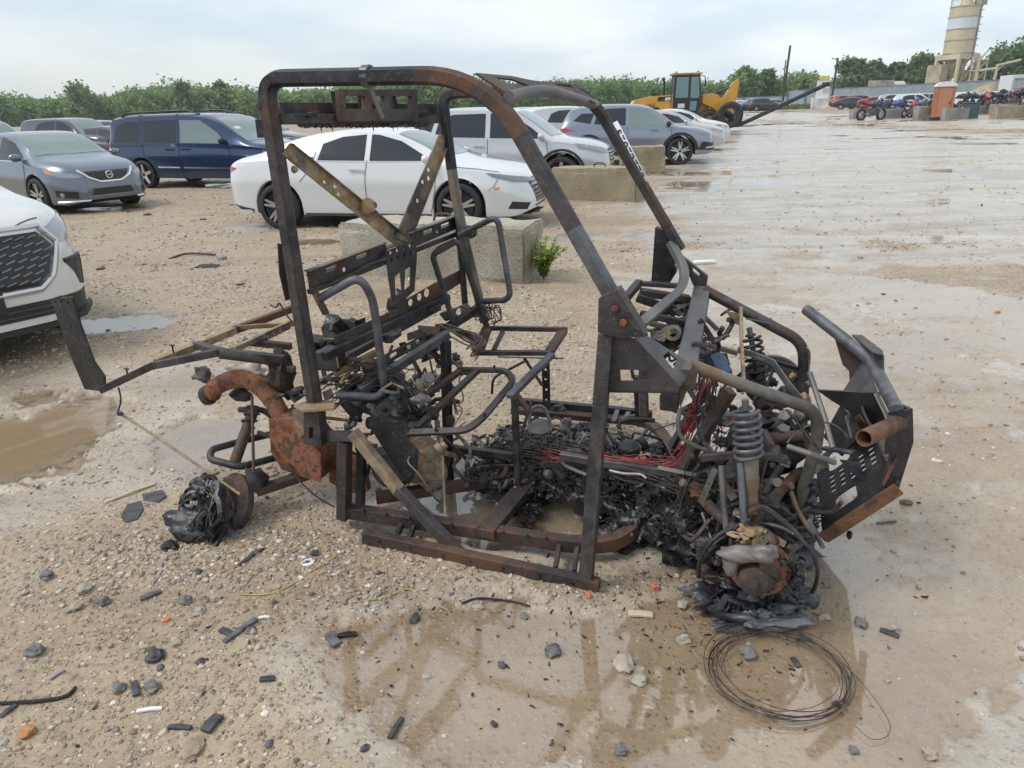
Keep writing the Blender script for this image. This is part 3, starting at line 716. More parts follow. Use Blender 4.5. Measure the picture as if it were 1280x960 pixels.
        for k in range(spoke):
            a = 2 * math.pi * k / spoke
            for da in ((-.16, .16) if rim == 'double' else (0,)):
                q = Matrix.Rotation(-(a + da), 4, 'Y')
                ws = r * (.060 if rim == 'double' else .11)
                vs = [(-ws * 1.2, f + .012, r * .10), (ws * 1.2, f + .012, r * .10), (ws * .8, f - .012, rr * .95), (-ws * .8, f - .012, rr * .95), (-ws * 1.2, f + .05, r * .10), (ws * 1.2, f + .05, r * .10), (ws * .8, f + .03, rr * .95), (-ws * .8, f + .03, rr * .95)]
                mb.add(vs, [(0, 1, 2, 3), (7, 6, 5, 4), (0, 4, 5, 1), (1, 5, 6, 2), (2, 6, 7, 3), (3, 7, 4, 0)], q)
        mb.lathe([(0, f - .004), (r * .10, f - .002), (r * .17, f + .02), (r * .17, f + .06)], M, 20)
        rimo = mb.build('wheel', rim_mat or K['silver'])
        mb = MB(); mb.lathe([(0, -w * .02), (rr * .92, -w * .02), (rr * .92, .02), (0, .02)], M, 24); disc = mb.build('backing_or_brake_disc', TRIM)  # dark backing disc filling the wheel behind the spokes
        first = True
        for ax in (sp['wb'] / 2, -sp['wb'] / 2):
            for sg in (-1, 1):
                if first: wo_, ty, di = rimo, tyre, disc; first = False
                else:
                    wo_ = rimo.copy(); ty = tyre.copy(); di = disc.copy()
                    for o in (wo_, ty, di): COL.objects.link(o)
                wo_.parent = s.root; ty.parent = wo_; di.parent = wo_
                wo_.location = (ax, sg * (sp['tw'] / 2 - w / 2), r); wo_.rotation_euler = (0, 0, 0 if sg < 0 else math.pi)
    def mirrors(s, x, z, mat_=None, y=None):
        y = y or s.s['tw'] / 2
        for sg in (-1, 1):
            mb = MB(); mb.blob((x, sg * (y + .07), z), (.075, .115, .075), 3, .06, 2); mb.box((x + .02, sg * (y - .03), z - .06), (.05, .12, .03))
            mb.build('mirror', mat_ or s.paint, s.root)
    def handles(s, xs, z, mat_=None):
        for x in xs:
            for sg in (-1, 1):
                q = s.cast(x, z, R(90), .018)
                mb = MB(); mb.sweep([(x - .11, q.y * -sg + .012 * sg, z), (x - .08, q.y * -sg, z + .004), (x + .08, q.y * -sg, z + .002), (x + .11, q.y * -sg + .012 * sg, z - .002)], [(-.012, -.012), (.012, -.012), (.012, .012), (-.012, .012)])
                mb.build('door_handle', mat_ or s.paint, s.body)
def loc_from(px, py, local, h):
    """where the vehicle stands, given the photo point where one tyre meets the ground"""
    p = gnd(px, py); c, sn = math.cos(R(h)), math.sin(R(h))
    return (p.x - c * local[0] + sn * local[1], p.y - sn * local[0] - c * local[1], 0)

SEDAN = dict(wb=2.84, wr=.335, tw=1.86, sh=.945, tum=.74,
    top=[(-2.50, .60), (-2.47, .80), (-2.42, .98), (-2.30, 1.05), (-1.85, 1.14), (-1.35, 1.29), (-.75, 1.41), (-.15, 1.45), (.30, 1.415), (.75, 1.27), (1.18, 1.055), (1.34, .995), (1.80, .91), (2.12, .82), (2.28, .73), (2.345, .62), (2.37, .48)],
    belt=[(-2.5, .55), (-2.4, .90), (-1.9, .99), (-1, .985), (.3, .945), (1.1, .90), (1.7, .82), (2.1, .70), (2.37, .44)],
    wid=[(-2.50, .66), (-2.46, .76), (-2.36, .84), (-2.1, .89), (-1.5, .92), (0, .93), (1.4, .925), (1.8, .895), (2.05, .82), (2.22, .70), (2.33, .54), (2.37, .44)],
    bot=[(-2.5, .45), (-2.4, .34), (-2.1, .26), (-1.6, .22), (1.6, .20), (2.1, .19), (2.37, .27)])
def scaled(base, **kw):
    d = {k: (list(v) if isinstance(v, list) else v) for k, v in base.items()}; d.update(kw); return d
SUV = dict(wb=2.70, wr=.355, tw=1.86, sh=.955, tum=.80, arch=.43,
    top=[(-2.22, .66), (-2.20, .95), (-2.13, 1.10), (-1.98, 1.36), (-1.82, 1.56), (-1.5, 1.64), (-.7, 1.68), (0, 1.66), (.35, 1.60), (.75, 1.38), (1.12, 1.13), (1.26, 1.075), (1.75, 1.01), (2.08, .92), (2.22, .80), (2.27, .62), (2.28, .5)],
    belt=[(-2.22, .62), (-2.1, 1.02), (-1.5, 1.10), (0, 1.05), (1.1, 1.0), (1.7, .92), (2.1, .76), (2.28, .48)],
    wid=[(-2.22, .74), (-2.18, .82), (-2.05, .88), (-1.4, .92), (0, .93), (1.3, .925), (1.75, .90), (2.0, .82), (2.16, .70), (2.25, .54), (2.28, .46)],
    bot=[(-2.22, .48), (-2.1, .36), (-1.7, .28), (1.6, .26), (2.0, .27), (2.28, .33)])
VAN = dict(wb=3.08, wr=.34, tw=1.95, sh=.965, tum=.85, arch=.40,
    top=[(-2.55, .62), (-2.53, 1.0), (-2.48, 1.30), (-2.40, 1.58), (-2.25, 1.70), (-1.6, 1.755), (-.5, 1.76), (.3, 1.72), (.75, 1.58), (1.35, 1.20), (1.60, 1.08), (2.0, 1.02), (2.3, .90), (2.48, .72), (2.53, .52)],
    belt=[(-2.55, .60), (-2.45, 1.06), (-1, 1.07), (.6, 1.04), (1.4, .99), (1.9, .92), (2.3, .74), (2.53, .48)],
    wid=[(-2.55, .84), (-2.50, .90), (-2.3, .94), (0, .975), (1.5, .965), (1.95, .92), (2.25, .80), (2.45, .62), (2.53, .5)],
    bot=[(-2.55, .42), (-2.3, .30), (1.7, .22), (2.2, .20), (2.53, .26)])

# ---------------------------------------------------------------- white sedan
WHITE = paint('white_paint', (0.66, 0.675, 0.69))
SON = scaled(SEDAN)
for k_ in ('top', 'belt', 'wid', 'bot'):
    SON[k_] = [((x + .06 * (x > 0) * x / 2.37) if x > 0 else x * (1 - .075 * (-x / 2.5) ** 2), y * (.978 if k_ == 'top' and y > 1 else 1)) for x, y in SON[k_]]
c = Car(SON, WHITE, 'white four-door sedan with tinted side windows parked behind the concrete block', 'car', 'parked_car', (-1.85, 11.61, 0), R(-13.6), nseg=150)
c.wheels('double', spoke=5)
c.patch('side_window', [(-.72, 1.00), (.02, .985), (.02, 1.335), (-.35, 1.31), (-.66, 1.22)], GLASS_DARK)
c.patch('side_window', [(.10, .982), (1.02, .965), (.92, 1.03), (.55, 1.235), (.22, 1.325), (.10, 1.335)], GLASS_DARK)
c.patch('quarter_window', [(-1.20, 1.055), (-.79, 1.0), (-.755, 1.12), (-.98, 1.10)], GLASS_DARK, off=.012, grid=.03)
c.patch('windscreen', [(1.20, -.70), (1.24, 0), (1.20, .70), (.48, .60), (.42, 0), (.48, -.60)], GLASS_PALE, top=True, mirror=False)
c.patch('rear_window', [(-1.92, -.58), (-1.95, 0), (-1.92, .58), (-1.02, .55), (-.98, 0), (-1.02, -.55)], GLASS_DARK, top=True, mirror=False)
for pts in ([(.06, .99), (.03, .80), (.02, .5), (.05, .27)], [(1.06, .93), (1.10, .75), (1.07, .45), (1.0, .27)], [(-.74, .98), (-.92, .80), (-1.02, .70)], [(1.3, .89), (1.7, .85), (2.0, .80)]):
    c.line('door_gap', pts, .007, SEAM)
c.line('sill_trim', [(-1.0, .235), (1.0, .225)], .05, TRIM, off=.004)
c.line('bumper_gap', [(2.02, .78), (1.94, .62), (1.86, .56)], .006, SEAM)
c.patch('headlight', [(2.28, -.30, .70), (2.18, -.62, .735), (1.82, -.86, .80), (1.90, -.84, .74), (2.12, -.66, .66), (2.26, -.40, .635)], LAMPDARK, phi=48, off=.005, grid=.03)
c.patch('grille', [(-.50, .64), (-.35, .70), (.35, .70), (.50, .64), (.40, .44), (.28, .34), (-.28, .34), (-.40, .44)], K['blackgloss'], phi=0, off=.004, mirror=False, grid=.04)
mb = MB()
for k in range(6):
    for j in range(-6, 7):
        y = j * .075 + (k % 2) * .037; z = .37 + k * .058
        if abs(y) > .30 + .16 * min(1, (z - .34) / .2): continue
        q = c.cast(y, z, 0, .007)
        if q: mb.beam(q + Vector((0, -.022, -.012)), q + Vector((0, .022, .012)), .010, .012, (1, 0, 0))
mb.build('grille_mesh', K['chrome'], c.root)
q = c.cast(0, .735, 0, .012)
if q:
    mb = MB(); n_ = Vector((.85, 0, .5)).normalized()
    ring = [q + Vector((0, .075 * math.cos(a), .045 * math.sin(a))) + n_ * .0 for a in np.linspace(0, 6.283, 24, endpoint=False)]
    mb.tube(ring, .006, 6, closed=True)
    for sg in (-1, 1): mb.tube([q + Vector((0, sg * .028 - .008, -.032)), q + Vector((0, sg * .028 + .010, .032))], .006, 6)
    mb.tube([q + Vector((0, -.028, -.004)), q + Vector((0, .028, .006))], .006, 6)
    mb.build('emblem', K['chrome'], c.root)
c.patch('fog_recess', [(2.30, -.44, .36), (2.10, -.70, .40), (2.06, -.74, .30), (2.26, -.50, .27)], K['black'], phi=45, off=.004, grid=.03)
c.patch('lower_intake', [(-.40, .31), (.40, .31), (.34, .285), (-.34, .285)], K['black'], phi=0, mirror=False, grid=.04)
c.patch('side_marker', [(1.93, .60), (2.02, .60), (2.0, .565), (1.94, .57)], AMBER, off=.006, grid=.03)
c.patch('tail_light', [(-2.44, -.60, .93), (-2.38, -.80, .95), (-2.12, -.885, .90), (-2.30, -.86, .83), (-2.42, -.74, .80), (-2.47, -.60, .82)], REDLAMP, phi=135, off=.006, grid=.03)
c.patch('rear_valance', [(-2.44, -.6, .42), (-1.88, -.92, .30), (-1.86, -.92, .22), (-2.3, -.8, .24), (-2.44, -.6, .32)], TRIM, phi=110, off=.004, grid=.05)
c.mirrors(1.0, 1.0, y=.88); c.handles([-.1, -1.0 + .22], .86)
c.line('waist_chrome', [(-1.25, 1.12), (-.75, .992), (0, .972), (1.05, .952)], .012, K['chrome'])
mb = MB(); mb.beam((2.33, -.52, .20), (2.41, .1, .21), .10, .02); mb.beam((2.30, -.56, .21), (2.39, .05, .17), .05, .03); mb.build('splitter', K['black'], c.root)

# ---------------------------------------------------------------- blue minivan
BLUE = paint('dark_blue_paint', (0.015, 0.038, 0.105), 0.35, .3)
vh = -16
c = Car(VAN, BLUE, 'dark blue minivan with roof rails and chrome side strip', 'van', 'parked_van', loc_from(183, 236, (-1.54, -.96), vh), R(vh))
c.wheels('five', spoke=5)
for poly in ([(-2.32, 1.12), (-1.50, 1.09), (-1.50, 1.58), (-1.95, 1.58), (-2.18, 1.50)], [(-1.38, 1.09), (-.42, 1.075), (-.42, 1.60), (-1.38, 1.60)]):
    c.patch('side_window', poly, GLASS_DARK)
c.patch('side_window', [(-.30, 1.075), (.98, 1.04), (.72, 1.30), (.28, 1.58), (-.30, 1.60)], GLASS_PALE)
c.patch('windscreen', [(1.50, -.78), (1.56, 0), (1.50, .78), (.62, .72), (.55, 0), (.62, -.72)], GLASS_PALE, top=True, mirror=False)
c.patch('rear_window', [(-.70, 1.10), (.70, 1.10), (.62, 1.52), (-.62, 1.52)], GLASS_DARK, phi=180, mirror=False)
for pts in ([(-.36, 1.70), (-.36, .8), (-.34, .26)], [(-1.44, 1.66), (-1.44, 1.05), (-1.40, .75), (-1.1, .55), (-1.08, .3)], [(1.0, 1.03), (1.08, .7), (1.02, .28)], [(-1.40, 1.02), (-2.4, 1.03)]):
    c.line('door_gap', pts, .010, SEAM)
c.line('side_moulding', [(-1.05, .52), (-.40, .505)], .035, K['chrome'], off=.008); c.line('side_moulding', [(-.30, .503), (.98, .48)], .035, K['chrome'], off=.008)
c.patch('tail_light', [(-2.53, -.76, 1.12), (-2.46, -.93, 1.12), (-2.40, -.945, .80), (-2.48, -.90, .72), (-2.55, -.80, .74)], REDLAMP, phi=135, off=.008, grid=.05)
c.patch('headlight', [(2.40, -.62, .80), (1.95, -.92, .88), (1.98, -.92, .74), (2.40, -.66, .66)], LAMP, phi=50, off=.005, grid=.04)
c.patch('grille', [(-.5, .78), (.5, .78), (.4, .58), (-.4, .58)], K['black'], phi=0, mirror=False)
c.patch('sticker', [(1.02, -.62), (1.10, -.62), (1.10, -.40), (1.02, -.40)], WHITE, top=True, mirror=False, off=.008, grid=.05)
for sg in (-1, 1):
    mb = MB(); mb.tube(fillet([(-2.1, sg * .68, 1.70), (-1.95, sg * .68, 1.79), (-.2, sg * .68, 1.815), (.2, sg * .68, 1.72)], .1), .018, 8); mb.build('roof_rail', K['black'], c.root)
for x in (-1.6, -.5):
    mb = MB(); mb.beam((x, -.68, 1.80), (x, .68, 1.80), .05, .02); mb.build('roof_bar', K['black'], c.root)
c.mirrors(.92, 1.10, K['black'], y=.93); c.handles([-.62, -.16], .93, K['black'])

# ---------------------------------------------------------------- grey-blue sedan at left
GREYB = paint('grey_blue_paint', (0.135, 0.165, 0.205), 0.55, .3)
AL = scaled(SEDAN, wb=2.78, top=[(-2.50, .60), (-2.47, .80), (-2.42, 1.0), (-2.30, 1.07), (-1.85, 1.13), (-1.30, 1.30), (-.75, 1.43), (-.15, 1.475), (.30, 1.44), (.75, 1.30), (1.18, 1.09), (1.34, 1.03), (1.80, .955), (2.10, .87), (2.25, .78), (2.32, .66), (2.35, .50)])
ah = -33
c = Car(AL, GREYB, 'grey-blue sedan with chrome V-shaped grille surround parked beside the blue van', 'car', 'parked_car', loc_from(52, 269, (1.39, -.93), ah), R(ah), nseg=150)
c.wheels('double', spoke=5)
c.patch('side_window', [(.10, .985), (1.02, .965), (.92, 1.05), (.55, 1.28), (.22, 1.375), (.10, 1.385)], GLASS_DARK)
c.patch('side_window', [(-.75, 1.0), (.02, .985), (.02, 1.385), (-.66, 1.29)], GLASS_DARK)
c.patch('windscreen', [(1.20, -.74), (1.27, 0), (1.20, .74), (.45, .62), (.38, 0), (.45, -.62)], GLASS_PALE, top=True, mirror=False)
c.patch('rear_window', [(-1.80, -.58), (-1.85, 0), (-1.80, .58), (-1.02, .55), (-.98, 0), (-1.02, -.55)], GLASS_DARK, top=True, mirror=False)
for pts in ([(1.06, .95), (1.10, .75), (1.07, .45), (1.0, .27)], [(.06, .99), (.03, .80), (.02, .5), (.05, .27)]): c.line('door_gap', pts, .007, SEAM)
c.line('waist_chrome', [(.1, .975), (1.02, .95), (1.15, .99)], .014, K['chrome'])
hl = c.patch('headlight', [(2.24, -.42, .70), (2.13, -.66, .75), (1.72, -.885, .83), (1.80, -.87, .745), (2.10, -.70, .665), (2.22, -.48, .655)], LAMP, phi=45, off=.006, grid=.03)
c.patch('turn_signal', [(1.74, -.885, .815), (1.90, -.84, .79), (1.92, -.83, .735), (1.80, -.87, .75)], AMBER, phi=55, off=.009, grid=.03)
c.patch('grille', [(-.42, .76), (.42, .76), (.34, .66), (.16, .585), (-.16, .585), (-.34, .66)], K['blackgloss'], phi=0, off=.005, mirror=False, grid=.04)
for z in (.62, .66, .70, .735): c.line('grille_bar', [(-.12 - (z - .58) * 1.6, z), (.12 + (z - .58) * 1.6, z)], .010, K['grey'], phi=0, off=.009, mirror=False, parent=c.root)
c.line('grille_surround', [(-.52, .785), (-.40, .66), (-.20, .57), (.20, .57), (.40, .66), (.52, .785)], .05, K['chrome'], phi=0, mirror=False, r=.024, parent=c.root)
q = c.cast(0, .68, 0, .014)
mb = MB(); ring = [q + Vector((.004, .062 * math.cos(a), .062 * math.sin(a))) for a in np.linspace(0, 6.283, 24, endpoint=False)]
mb.tube(ring, .010, 8, closed=True); mb.box(q + Vector((.006, 0, 0)), (.012, .15, .030)); mb.build('emblem', K['chrome'], c.root)
c.patch('lower_grille', [(-.36, .46), (.36, .46), (.40, .34), (-.40, .34)], K['black'], phi=0, off=.005, mirror=False, grid=.04)
c.line('lower_lip', [(-.46, .325), (.46, .325)], .02, K['chrome'], phi=0, off=.008, mirror=False, parent=c.root)
c.patch('fog_recess', [(2.20, -.52, .42), (1.92, -.82, .46), (1.92, -.82, .34), (2.20, -.54, .30)], K['black'], phi=45, off=.005, grid=.03)
q = c.cast(*(( (2.02 * math.sin(R(45)) - .74 * math.cos(R(45)))), .37), R(45), .012)
if q:
    for sg in (1, -1):
        mb = MB(); mb.lathe([(0, .012), (.04, .006), (.045, -.01)], axis_frame((q.x, q.y * sg, q.z), (.75, -.65 * sg, 0)), 16); mb.build('fog_lamp', LAMP, c.root)
c.line('bumper_lip', [(2.30, -.40, .265), (1.95, -.84, .255)], .05, K['silver'], phi=45, off=.006)
c.mirrors(1.0, 1.03, y=.88); c.handles([-.1, -.95], .87)

# ---------------------------------------------------------------- silver-white crossover behind the sedan
SILW = paint('silver_white_paint', (0.52, 0.53, 0.56), 0.2, .3)
ESC = scaled(SUV, wb=2.69)
c = Car(ESC, SILW, 'silver white crossover with three-bar grille parked between white sedan and grey-blue crossover', 'car', 'parked_car', (.02, 16.05, 0), R(-13.5), nseg=140)
c.wheels('five', spoke=5)
c.patch('side_window', [(-1.30, 1.13), (-.22, 1.09), (-.22, 1.55), (-.9, 1.545), (-1.2, 1.45)], GLASS_DARK)
c.patch('side_window', [(-.12, 1.085), (1.0, 1.05), (.72, 1.26), (.30, 1.52), (-.12, 1.55)], GLASS_DARK)
c.patch('quarter_window', [(-1.85, 1.20), (-1.40, 1.14), (-1.30, 1.43), (-1.6, 1.45)], GLASS_DARK)
c.patch('windscreen', [(1.14, -.74), (1.20, 0), (1.14, .74), (.42, .66), (.36, 0), (.42, -.66)], GLASS_PALE, top=True, mirror=False)
for pts in ([(-.17, 1.06), (-.17, .7), (-.12, .34)], [(1.04, 1.0), (1.08, .7), (1.0, .36)], [(-1.3, 1.1), (-1.2, .85), (-1.0, .66), (-.98, .36)]): c.line('door_gap', pts, .009, SEAM)
c.patch('headlight', [(2.18, -.42, .83), (1.62, -.88, .955), (1.70, -.88, .85), (2.14, -.62, .74), (2.21, -.46, .735)], LAMP, phi=50, off=.006, grid=.04)
c.patch('grille', [(-.42, .82), (.42, .82), (.40, .58), (-.40, .58)], K['black'], phi=0, off=.005, mirror=False, grid=.04)
for z in (.64, .70, .76): c.line('grille_bar', [(-.43, z), (.43, z)], .038, K['chrome'], phi=0, off=.012, mirror=False, parent=c.root)
c.patch('fog_recess', [(2.2, -.5, .52), (1.95, -.80, .56), (1.96, -.80, .44), (2.2, -.54, .42)], K['black'], phi=45, off=.005, grid=.04)
c.patch('lower_grille', [(-.5, .52), (.5, .52), (.48, .40), (-.48, .40)], K['black'], phi=0, off=.004, mirror=False)
AC = [(1.345 + .475 * math.cos(R(a)), .355 + .475 * math.sin(R(a))) for a in range(8, 175, 12)]
c.line('arch_trim', AC, .06, TRIM, off=.005); c.line('arch_trim', [(x - 2.69, z) for x, z in AC], .06, TRIM, off=.005)
c.line('sill_trim', [(-.9, .33), (.9, .32)], .09, TRIM, off=.004)
c.mirrors(.95, 1.10, y=.90); c.handles([-.35, .78 - 1.9 + .3], .93)
c.patch('tail_light', [(-2.16, -.60, 1.05), (-2.05, -.86, 1.06), (-1.80, -.90, 1.0), (-2.05, -.87, .90), (-2.2, -.62, .92)], REDLAMP, phi=135, off=.006, grid=.04)

# ---------------------------------------------------------------- grey-blue crossover beyond the blocks
SLATE = paint('slate_blue_paint', (0.23, 0.265, 0.33), 0.45, .3)
ENC = scaled(SUV, wb=2.60, wr=.365, arch=.425)
bh = -9
c = Car(ENC, SLATE, 'slate blue crossover with black wheel arch cladding beyond the concrete blocks', 'car', 'parked_car', loc_from(849, 206, (1.30, -.92), bh), R(bh), nseg=120)
c.wheels('double', spoke=5)
c.patch('side_window', [(-1.15, 1.15), (-.25, 1.10), (-.25, 1.56), (-.8, 1.55), (-1.05, 1.45)], GLASS_DARK)
c.patch('side_window', [(-.15, 1.09), (.98, 1.05), (.72, 1.26), (.30, 1.52), (-.15, 1.56)], GLASS_PALE)
c.patch('quarter_window', [(-1.75, 1.25), (-1.25, 1.16), (-1.15, 1.44), (-1.5, 1.44)], GLASS_DARK)
c.patch('windscreen', [(1.12, -.74), (1.20, 0), (1.12, .74), (.42, .66), (.36, 0), (.42, -.66)], GLASS_PALE, top=True, mirror=False)
for pts in ([(-.2, 1.06), (-.2, .7), (-.15, .34)], [(1.02, 1.0), (1.06, .7), (1.0, .36)]): c.line('door_gap', pts, .010, SEAM)
AC = [(1.30 + .47 * math.cos(R(a)), .365 + .47 * math.sin(R(a))) for a in range(4, 177, 12)]
c.line('arch_trim', AC, .09, K['black'], off=.006); c.line('arch_trim', [(x - 2.60, z) for x, z in AC], .09, K['black'], off=.006)
c.line('sill_trim', [(-.86, .36), (.86, .35)], .13, K['black'], off=.005)
c.patch('headlight', [(2.20, -.44, .86), (1.70, -.87, .93), (1.76, -.87, .87), (2.16, -.60, .80)], LAMP, phi=50, off=.006, grid=.04)
c.patch('grille', [(-.45, .80), (.45, .80), (.40, .56), (-.40, .56)], K['black'], phi=0, off=.005, mirror=False, grid=.04)
c.patch('bumper_trim', [(2.27, -.40, .54), (1.90, -.84, .62), (1.80, -.88, .40), (2.24, -.46, .36)], K['black'], phi=45, off=.005, grid=.04)
c.patch('fog_trim', [(2.22, -.48, .50), (2.0, -.78, .47), (2.0, -.78, .43), (2.22, -.48, .44)], K['silver'], phi=45, off=.010, grid=.03)
c.patch('tail_light', [(-2.16, -.60, 1.05), (-2.05, -.86, 1.06), (-1.72, -.90, .99), (-2.05, -.87, .93), (-2.2, -.62, .95)], REDLAMP, phi=135, off=.006, grid=.04)
c.mirrors(.95, 1.12, K['black'], y=.91); c.handles([-.40, .55], .96)

# ---------------------------------------------------------------- white crossover, front corner close at left
NW = paint('warm_white_paint', (0.64, 0.625, 0.60))
HI = scaled(SUV, wb=2.85, wr=.37, tw=1.95, arch=.43,
    top=[(-2.5, .66), (-2.47, 1.0), (-2.40, 1.2), (-2.25, 1.50), (-2.05, 1.66), (-1.6, 1.72), (-.7, 1.75), (0, 1.73), (.35, 1.66), (.80, 1.42), (1.15, 1.20), (1.28, 1.15), (1.80, 1.10), (2.15, 1.03), (2.32, .93), (2.40, .78), (2.44, .60)],
    belt=[(-2.5, .62), (-2.3, 1.1), (-1.5, 1.14), (0, 1.10), (1.1, 1.06), (1.7, 1.0), (2.1, .88), (2.36, .66), (2.44, .56)],
    wid=[(-2.5, .80), (-2.45, .86), (-2.3, .92), (-1.4, .97), (0, .975), (1.3, .965), (1.8, .94), (2.05, .88), (2.22, .78), (2.36, .62), (2.44, .46)],
    bot=[(-2.5, .48), (-2.3, .36), (-1.7, .28), (1.7, .27), (2.1, .25), (2.44, .28)])
nh = -35
fw = Vector((math.cos(R(nh)), math.sin(R(nh)), 0))
fc = Vector((-3.56, 4.66, 0))
c = Car(HI, NW, 'white crossover with large black mesh grille, only its front corner in view', 'car', 'parked_car', fc - fw * 2.44, R(nh), nseg=170)
c.wheels('double', spoke=5)
c.patch('grille', [(-.60, .80), (-.52, .90), (.52, .90), (.60, .80), (.50, .62), (.40, .55), (-.40, .55), (-.50, .62)], K['blackgloss'], phi=0, off=.006, mirror=False, grid=.03)
mb = MB()
for k in range(7):
    for j in range(-7, 8):
        y = j * .078 + (k % 2) * .039; z = .585 + k * .047
        if abs(y) > .46 + .10 * min(1, (z - .56) / .22): continue
        q = c.cast(y, z, 0, .010)
        if q: mb.sweep([q + Vector((0, -.030, -.006)), q + Vector((0.004, 0, .004)), q + Vector((0, .030, .012))], [(-.004, -.004), (.004, -.004), (.005, .008), (-.005, .008)], up=Vector((1, 0, .3)))
mb.build('grille_mesh', K['grey'], c.root)
c.line('grille_surround', [(-.55, .92), (-.64, .81), (-.52, .60), (-.41, .525), (.41, .525), (.52, .60), (.64, .81), (.55, .92)], .05, K['silver'], phi=0, mirror=False, r=.026, parent=c.root)
c.line('bonnet_lip_trim', [(-.56, .935), (.56, .935)], .05, K['silver'], phi=0, mirror=False, r=.02, parent=c.root)
c.patch('headlight', [(2.34, -.60, .905), (2.16, -.77, .955), (1.82, -.93, .985), (1.90, -.925, .90), (2.14, -.83, .80), (2.30, -.66, .80)], LAMP, phi=42, off=.007, grid=.03)
c.patch('fog_recess', [(2.31, -.66, .66), (2.08, -.86, .66), (2.05, -.87, .44), (2.20, -.80, .46)], K['black'], phi=45, off=.008, grid=.03)
c.line('fog_trim', [(2.31, -.66, .67), (2.07, -.87, .67), (2.04, -.88, .43)], .02, K['black'], phi=45, r=.014)
c.patch('lower_intake', [(-.55, .44), (.55, .44), (.66, .33), (-.66, .33)], K['black'], phi=0, off=.008, mirror=False, grid=.04)
c.patch('lower_intake', [(2.42, -.50, .44), (2.0, -.89, .40), (1.9, -.93, .28), (2.40, -.5, .28)], K['black'], phi=40, off=.008, grid=.04)
for z in (.36, .40): c.line('intake_bar', [(-.58, z), (.58, z)], .012, TRIM, phi=0, off=.016, mirror=False, parent=c.root)
q = c.cast(0, .50, 0, .02)
mb = MB(); mb.box(q + Vector((.004, 0, -.02)), (.014, .32, .155)); mb.build('plate_bracket', K['black'], c.root, bevel=.004)
mb = MB(); mb.sweep([(2.40, -.55, .255), (2.30, -.72, .26), (2.02, -.90, .27)], [(-.02, -.02), (.02, -.02), (.02, .02), (-.02, .02)]); mb.sweep([(2.40, .55, .255), (2.30, .72, .26), (2.02, .90, .27)], [(-.02, -.02), (.02, -.02), (.02, .02), (-.02, .02)])
mb.beam((2.42, -.56, .255), (2.42, .56, .255), .05, .04); mb.build('splitter', K['black'], c.root)
c.line('bonnet_gap', [(2.20, -.60), (2.29, -.4), (2.31, 0), (2.29, .4), (2.20, .60)], .008, SEAM, top=True, mirror=False)
c.patch('windscreen', [(1.14, -.76), (1.22, 0), (1.14, .76), (.42, .68), (.36, 0), (.42, -.68)], GLASS_PALE, top=True, mirror=False)
c.patch('side_window', [(-1.30, 1.17), (1.0, 1.10), (.72, 1.30), (.30, 1.56), (-.9, 1.60)], GLASS_DARK)

# ---------------------------------------------------------------- cars farther back
def plain_car(spec, mat_, label, loc, rz, group=None, seg=60, pale=True, name='parked_car', cat='car'):
    c = Car(spec, mat_, label, cat, name, (loc[0], loc[1], float(rise(np.array([loc[0]]), np.array([loc[1]]))[0])), R(rz), group, nseg=seg)
    c.wheels('five')
    b = spec['belt']; zb = float(pchip(b, np.array([0.]))[0]) + .05; zt = float(pchip(spec['top'], np.array([0.]))[0]) - .11
    c.patch('side_window', [(-1.35, zb + .06), (-.18, zb), (-.18, zt), (-.85, zt - .02), (-1.15, zt - .12)], GLASS_DARK, grid=.12)
    c.patch('side_window', [(-.10, zb), (.98, zb - .02), (.68, zb + .20), (.28, zt - .03), (-.10, zt)], GLASS_DARK, grid=.12)
    c.patch('windscreen', [(1.16, -.72), (1.22, 0), (1.16, .72), (.44, .62), (.38, 0), (.44, -.62)], GLASS_PALE if pale else GLASS_DARK, top=True, mirror=False, grid=.12)
    xr = spec['top'][0][0]
    if zt > 1.5: c.patch('rear_window', [(-.62, 1.16), (.62, 1.16), (.52, 1.46), (-.52, 1.46)], GLASS_DARK, phi=180, mirror=False, grid=.12)
    else: c.patch('rear_window', [(-1.9, -.58), (-1.9, .58), (-1.02, .55), (-1.02, -.55)], GLASS_DARK, top=True, mirror=False, grid=.12)
    k = 0 if zt < 1.5 else .1; xf = spec['top'][-1][0]
    c.patch('headlight', [(xf - .13, -.45, .72 + k), (xf - .55, -.87, .80 + k), (xf - .48, -.87, .71 + k), (xf - .13, -.55, .63 + k)], LAMP, phi=50, off=.006, grid=.08)
    c.patch('grille', [(-.42, .70 + k), (.42, .70 + k), (.36, .52 + k), (-.36, .52 + k)], K['black'], phi=0, off=.005, mirror=False, grid=.1)
    c.patch('tail_light', [(xr + .03, -.6, .95 + k), (xr + .14, -.84, .96 + k), (xr + .36, -.9, .92 + k), (xr + .1, -.8, .80 + k), (xr + .01, -.6, .82 + k)], REDLAMP, phi=135, off=.008, grid=.08)
    c.mirrors(.95, zb + .03, y=.9)
    return c
WHITE2 = paint('pearl_white_paint', (0.60, 0.61, 0.62)); TANW = paint('champagne_paint', (0.50, 0.48, 0.44), .4); BRN = paint('grey_brown_paint', (0.085, 0.085, 0.10), .45)
DARK = paint('black_paint', (0.012, 0.014, 0.018)); ORG = paint('orange_paint', (0.42, 0.085, 0.015), .2); RED = paint('red_paint', (0.28, 0.018, 0.022), .1); SILV = paint('silver_paint', (0.45, 0.46, 0.48), .6)
plain_car(SEDAN, WHITE2, 'white sedan at the end of the row under the loader arm', loc_from(882, 180, (1.42, -.93), -17), -17, seg=90)
plain_car(SEDAN, TANW, 'champagne sedan squeezed between slate blue crossover and end white sedan', loc_from(872, 190, (1.42, -.93), -14), -14, seg=70)
